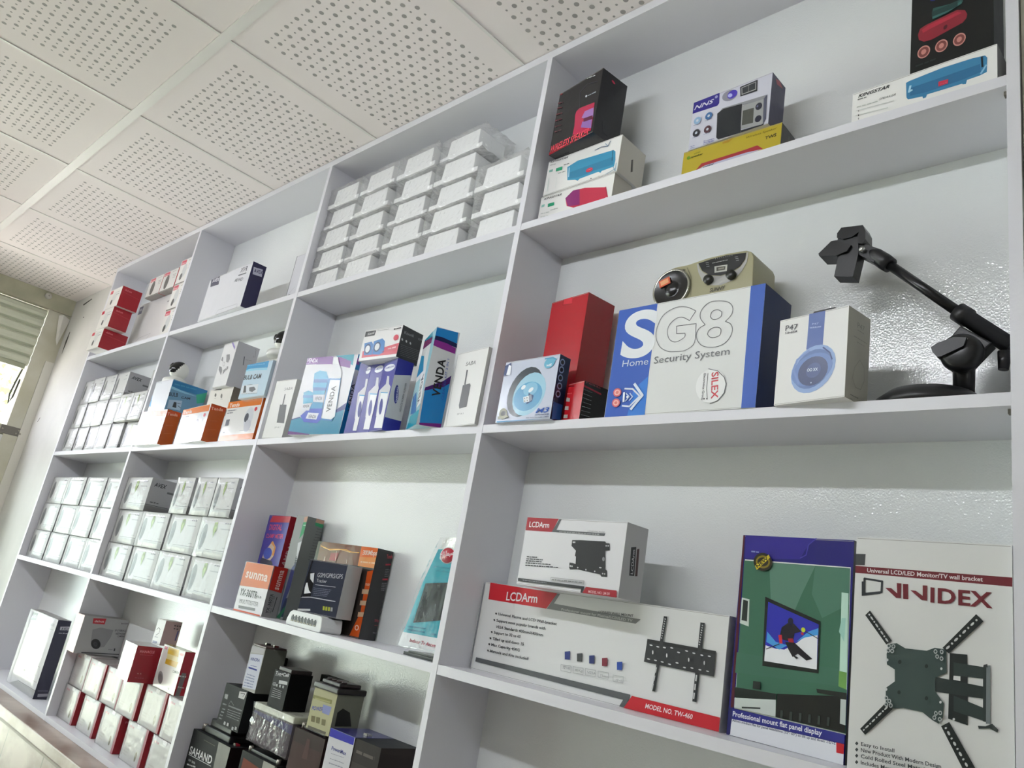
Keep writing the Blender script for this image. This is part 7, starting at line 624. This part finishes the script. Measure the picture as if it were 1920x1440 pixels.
# ------------------------------------------------------------------ desk microphone stand
km = mat('141516', .3); km2 = mat('1c1d1f', .42)
t = thing('microphone_stand', 'black desk microphone stand with boom arm and clip, right end of second shelf', 'stand', (.80, .066, 1.7588))
o0 = Vector((.80, .066, 1.7588))
def mp(mb, name): o = mb.build(name, t); o.data.transform(Matrix.Translation(-o0)); return o
m_ = MB(); m_.lathe([(.0001, 0), (.071, 0), (.072, .004), (.069, .012), (.055, .024), (.03, .030), (.0001, .0305)], km2, 48, Matrix.Translation((.797, .0705, 1.7588))); mp(m_, 'base')
m_ = MB(); m_.tube([(.838, .066, 1.785), (.838, .066, 1.835)], [.0125, .0135], km, 24); mp(m_, 'post')
m_ = MB(); m_.prism(PTS['clampblock'], .056, .078, km2); fixn(bevel(fixn(mp(m_, 'clamp')), .003))
kc = PTS['knob']; m_ = MB(); M = Matrix.Translation((kc[0], .052, kc[1])) @ Matrix.Rotation(PI/2, 4, 'X')
m_.lathe([(.0001, .026), (.018, .026), (.0245, .022), (.026, .012), (.022, .004), (.018, 0)], km, 36, M); m_.prism(PTS['wing'], .022, .034, km2); fixn(mp(m_, 'clamp_knob'))
a, b_ = PTS['boom']; a = Vector((a[0], .066, a[1])); b_ = Vector((b_[0], .066, b_[1])); c_, e_ = PTS['sleeve']; c_ = Vector((c_[0], .066, c_[1])); e_ = Vector((e_[0], .066, e_[1]))
m_ = MB(); m_.tube([a, b_], .0072, km, 20); mp(m_, 'boom')
dv = (e_-c_).normalized(); m_ = MB(); m_.tube([c_, c_+dv*.018, c_+dv*.0181, e_], [.0132, .0132, .0112, .0112], km2, 24); mp(m_, 'boom_sleeve')
dn = (a-b_).normalized(); m_ = MB(); m_.tube([a-dn*.008, a+dn*.004, a+dn*.022, a+dn*.034], [.0115, .0125, .0115, .008], km2, 20); mp(m_, 'swivel')
m_ = MB(); h_ = PTS['hinge']; m_.lathe([(.0001, .013), (.003, .0128), (.0045, .011), (.0045, -.004)], mat('b8bab8', .25, .8), 14, Matrix.Translation((h_[0], .062, h_[1])) @ Matrix.Rotation(PI/2, 4, 'X')); mp(m_, 'hinge_screw')
m_ = MB(); m_.prism(PTS['clip_top'], .052, .080, km); m_.prism(PTS['clip_mid'], .055, .077, km2); m_.prism(PTS['clip_fin'], .050, .082, km); m_.prism(PTS['clip_leg'], .054, .078, km2); m_.prism(PTS['hingearm'], .057, .075, km2); fixn(mp(m_, 'clip'))
m_ = MB(); k2 = PTS['endknob']; m_.tube([(k2[0], .060, k2[1]+.012), (k2[0]-.002, .060, k2[1]-.012)], [.0085, .006], km, 16); mp(m_, 'end_knob')
# pale rounded gadget behind the end of the shelf
m_ = MB(); m_.box((.872, .085, 0), (.903, .135, .0), km) if 0 else None
bm_ = MB(); bm_.prism([(.0, 0), (.0, .006), (.006, .0135), (.014, .0165), (.034, .017), (.034, 0)], 0, .035, mat('d4d6d2', .4)); tag(fixn(bm_.build('plastic_case', None, (.868, .108, 1.7588))), 'pale rounded plastic case behind the microphone stand base', 'case')

# ------------------------------------------------------------------ network switch, antenna pack, flat black case
d = CUS['switch']; sx, sy, sz = d['p']
t = thing('network_switch', 'white eight port network switch under the dark tracker box', 'network switch', (sx, sy, sz))
w_, dp, h_ = d['s']
wm = mat('d2d4d4', .35)
m_ = MB(); m_.prism([(.004, 0), (w_-.004, 0), (w_, .004), (w_, .012), (w_-.004, h_-.004), (w_-.012, h_), (.02, h_), (.009, h_-.006), (.002, .014), (0, .004)], 0, dp, wm); bevel(fixn(m_.build('body', t)), .0015)
for i in range(8):
    x = .021+i*.0135; m_ = MB(); m_.box((x, -.0006, .010), (x+.0105, .0, .0215), mat('2c2f31', .5)); m_.box((x+.003, -.0008, .0215), (x+.0075, 0, .0245), mat('2c2f31', .5)); m_.box((x+.0015, -.0009, .0105), (x+.009, -.0006, .013), mat('8a8468', .4)); m_.build('port', t)
m_ = MB(); m_.prism(PTS['ant_card'], .036, .0375, mat('30a4b4', .15))
fr_pts = PTS
def flat(poly, y, h):
    m_.prism(PTS[poly], y-.0002, y, mat(h, .15))
flat('ant_white', .0357, 'e4e6e8'); flat('ant_dark', .0355, '24262a'); flat('ant_edge', .0353, '3c4448')
o = m_.build('antenna_pack'); fixn(o); tag(o, 'hanging teal card pack with an indoor television antenna, beside the third divider', 'packaging')
m_ = MB(); cx, cz = PTS['ant_logo']; M = Matrix.Translation((cx, .0352, cz)) @ Matrix.Rotation(PI/2, 4, 'X') @ Matrix.Scale(1.35, 4, (1, 0, 0))
m_.lathe([(.0001, .0004), (.0165, .0004), (.0165, 0)], mat('e8e6e6', .2), 32, M); m_.lathe([(.0001, .0007), (.0150, .0007), (.0150, .0004)], mat('b81c34', .2), 32, M); m_.build('logo', o)
m_ = MB(); printed(m_, 'F', CUS['antenna']['s'], CUS['antenna']['pr'], .2, base=.0); q = m_.build('print', o); q.location = (CUS['antenna']['p'][0], .0350, CUS['antenna']['p'][2])
m_ = MB(); m_.prism(PTS['ant_bag'], .030, .0445, film_mat()); fixn(m_.build('plastic_bag', o))
m_ = MB(); m_.box((-.125, .03, 0), (-.030, .10, .006), mat('141414', .3)); m_.box((-.118, .036, .006), (-.030, .094, .009), mat('2a2a2a', .25)); o = m_.build('flat_case', None, (0, -.012, 1.3015)); tag(o, 'thin flat black case lying in front of the antenna pack', 'case')

# ------------------------------------------------------------------ battery details
def bat(s): return root(s)
def term(p, x, y, z, h='6a3030', s=.006):
    m_ = MB(); m_.box((x, y, z), (x+s, y+.002, z+.005), mat('b0aca0', .3, .8)); m_.box((x-.002, y+.003, z), (x+s+.002, y+.012, z+.004), mat(h, .4)); m_.build('terminal', p)
r0, d0 = bat('large black'); w_, dp, h_ = d0['s']
m_ = MB(); m_.box((.03, .012, h_), (.165, .092, h_+.016), mat('1e2022', .4)); m_.box((.04, .02, h_+.016), (.15, .085, h_+.034), mat('17181a', .4)); bevel(m_.build('terminal_cover', r0), .003)
m_ = MB(); m_.tube([(.018, .02, h_), (.018, .02, h_+.016)], .007, mat('8c8880', .3, .7), 12); m_.build('terminal', r0); term(r0, .172, .02, h_, 'a02030', .01)
m_ = MB(); m_.prism([(w_-.045, .0), (w_, 0), (w_, h_), (w_-.06, h_)], -.0008, -.0003, mat('2c1a16', .35)); m_.build('label', r0)
r0, d0 = bat('black sealed'); term(r0, .02, .04, d0['s'][2]-.0001)
r0, d0 = bat('pale grey battery'); w_, dp, h_ = d0['s']; m_ = MB(); m_.box((.001, .001, h_), (w_-.001, dp-.001, h_+.004), mat('54423e', .4)); bevel(m_.build('lid', r0), .001); term(r0, .006, .03, h_+.004, '302424', .004); term(r0, .045, .03, h_+.004, '6a2420', .004)
r0, d0 = bat('small black battery'); w_, dp, h_ = d0['s']; m_ = MB(); m_.box((.012, .002, h_), (w_-.002, dp-.002, h_+.009), mat('2c2424', .4)); bevel(m_.build('lid', r0), .002)
r0, d0 = bat('yellowish'); w_, dp, h_ = d0['s']
m_ = MB(); m_.box((-.003, -.003, h_), (w_+.003, dp+.003, h_+.012), mat('1e1818', .35)); m_.box((.012, .006, h_+.012), (w_-.006, dp-.008, h_+.021), mat('2a1f1e', .35)); bevel(m_.build('cap', r0), .003)
for i in range(4):
    m_ = MB(); m_.tube([(.02+i*.018, .02, h_+.021), (.02+i*.018, .02, h_+.024)], .006, mat('352726', .4), 14); m_.build('filler_plug', r0)
r0, d0 = bat('white battery'); w_, dp, h_ = d0['s']; m_ = MB(); m_.box((0, 0, h_-.0005), (w_, dp, h_+.0008), mat('3a3a78', .25)); m_.build('label', r0); term(r0, .06, .04, h_, 'a8a8a8', .012)
def battery(loc, s, lab, body, top, pr=(), rz=0, extra=True):
    t = thing('battery', lab, 'battery', loc, rz); w_, dp, h_ = s
    carton(dict(n='battery', s=list(s), col=body, f={'T': top}, gl=.3, pr=list(pr))).build('case', t)
    if extra:
        m_ = MB(); m_.box((.012, .01, h_), (w_-.012, dp-.01, h_+.008), mat(top, .4)); bevel(m_.build('lid', t), .002)
        for x in (.01, w_-.02): m_ = MB(); m_.tube([(x+.004, .012, h_), (x+.004, .012, h_+.012)], .005, mat('a8a49c', .3, .7), 12); m_.build('terminal', t)
    return t
battery((-.148-.085, .031, .8385), (.084, .1, .287), 'black battery with smoky front between the violet-topped one and the divider', '2e2826', '2c2e30', [['F', 'p', '3c3432', [3, 3], [80, 3], [80, 245], [3, 245]], ['F', 'r', '5c5450', [10, 262], 60, 8, 0], ['F', 'e', '8c8c8c', [70, 120], [1, 0], [0, 1]]], extra=False)
battery((-.640, .03, .8385), (.155, .1, .172), 'black battery with dull red front under the bagged one', '191919', '202020', [['F', 'p', '6c2c18', [12, 8], [150, 8], [150, 150], [12, 158]], ['F', 'p', '9a9a90', [98, 150], [148, 150], [148, 172], [98, 172]], ['F', 'p', '161616', [120, 132], [152, 132], [152, 158], [120, 158]], ['F', 't', 'c8c8c8', 'ACi', [126, 140], 22, 12, 0, 1, 0]])
battery((-.450, .03, .8385), (.118, .1, .262), 'dark brown motorcycle battery under the yellowish one', '30201e', '2a2020', [['F', 'p', '3c2422', [3, 3], [115, 3], [115, 235], [3, 235]], ['F', 'e', '8c8884', [14, 165], [4, 0], [0, 9]], ['F', 'e', '30201e', [14, 165], [3, 0], [0, 7.5]], ['F', 'r', 'a8a09c', [10, 100], 45, 4, 0], ['F', 'r', 'c0b8b4', [85, 160], 22, 8, 60], ['F', 'p', '4c3230', [50, 210], [70, 212], [66, 250], [54, 250]]])
battery((-.785, .085, 1.1325), (.075, .05, .078), 'plain black battery behind the pale grey one', '131415', '18191a', extra=False)
battery((-.532, .1215, 1.1205), (.085, .02, .082), 'slim black battery pack at the back behind the white lettered one', '161716', '1c1e1c', extra=False)
t = battery((-.632, .03, 1.0335), (.172, .088, .070), 'white lidded violet banded battery inside a clear plastic bag', '4a4048', 'c8c8b8', [['F', 'p', '3c3864', [0, 66], [172, 66], [172, 48], [0, 60]], ['F', 'p', '5c5058', [4, 4], [150, 4], [150, 44], [4, 52]]], extra=False)
m_ = MB(); m_.box((-.002, -.002, .070), (.174, .089, .084), mat('c4c6b6', .35)); bevel(m_.build('lid', t), .002)
m_ = shell(.178, .086, .082, 12, .002, .001, 7, .06); q = m_.build('plastic_bag', t); q.location = (-.003, -.001, .0005)
# bagged recorder: the navy sided recorder box is wrapped too
nv, nd = root('big white recorder'); shell(nd['s'][0], nd['s'][1], nd['s'][2], 14).build('plastic_wrap', nv)
bpy.context.view_layer.update()
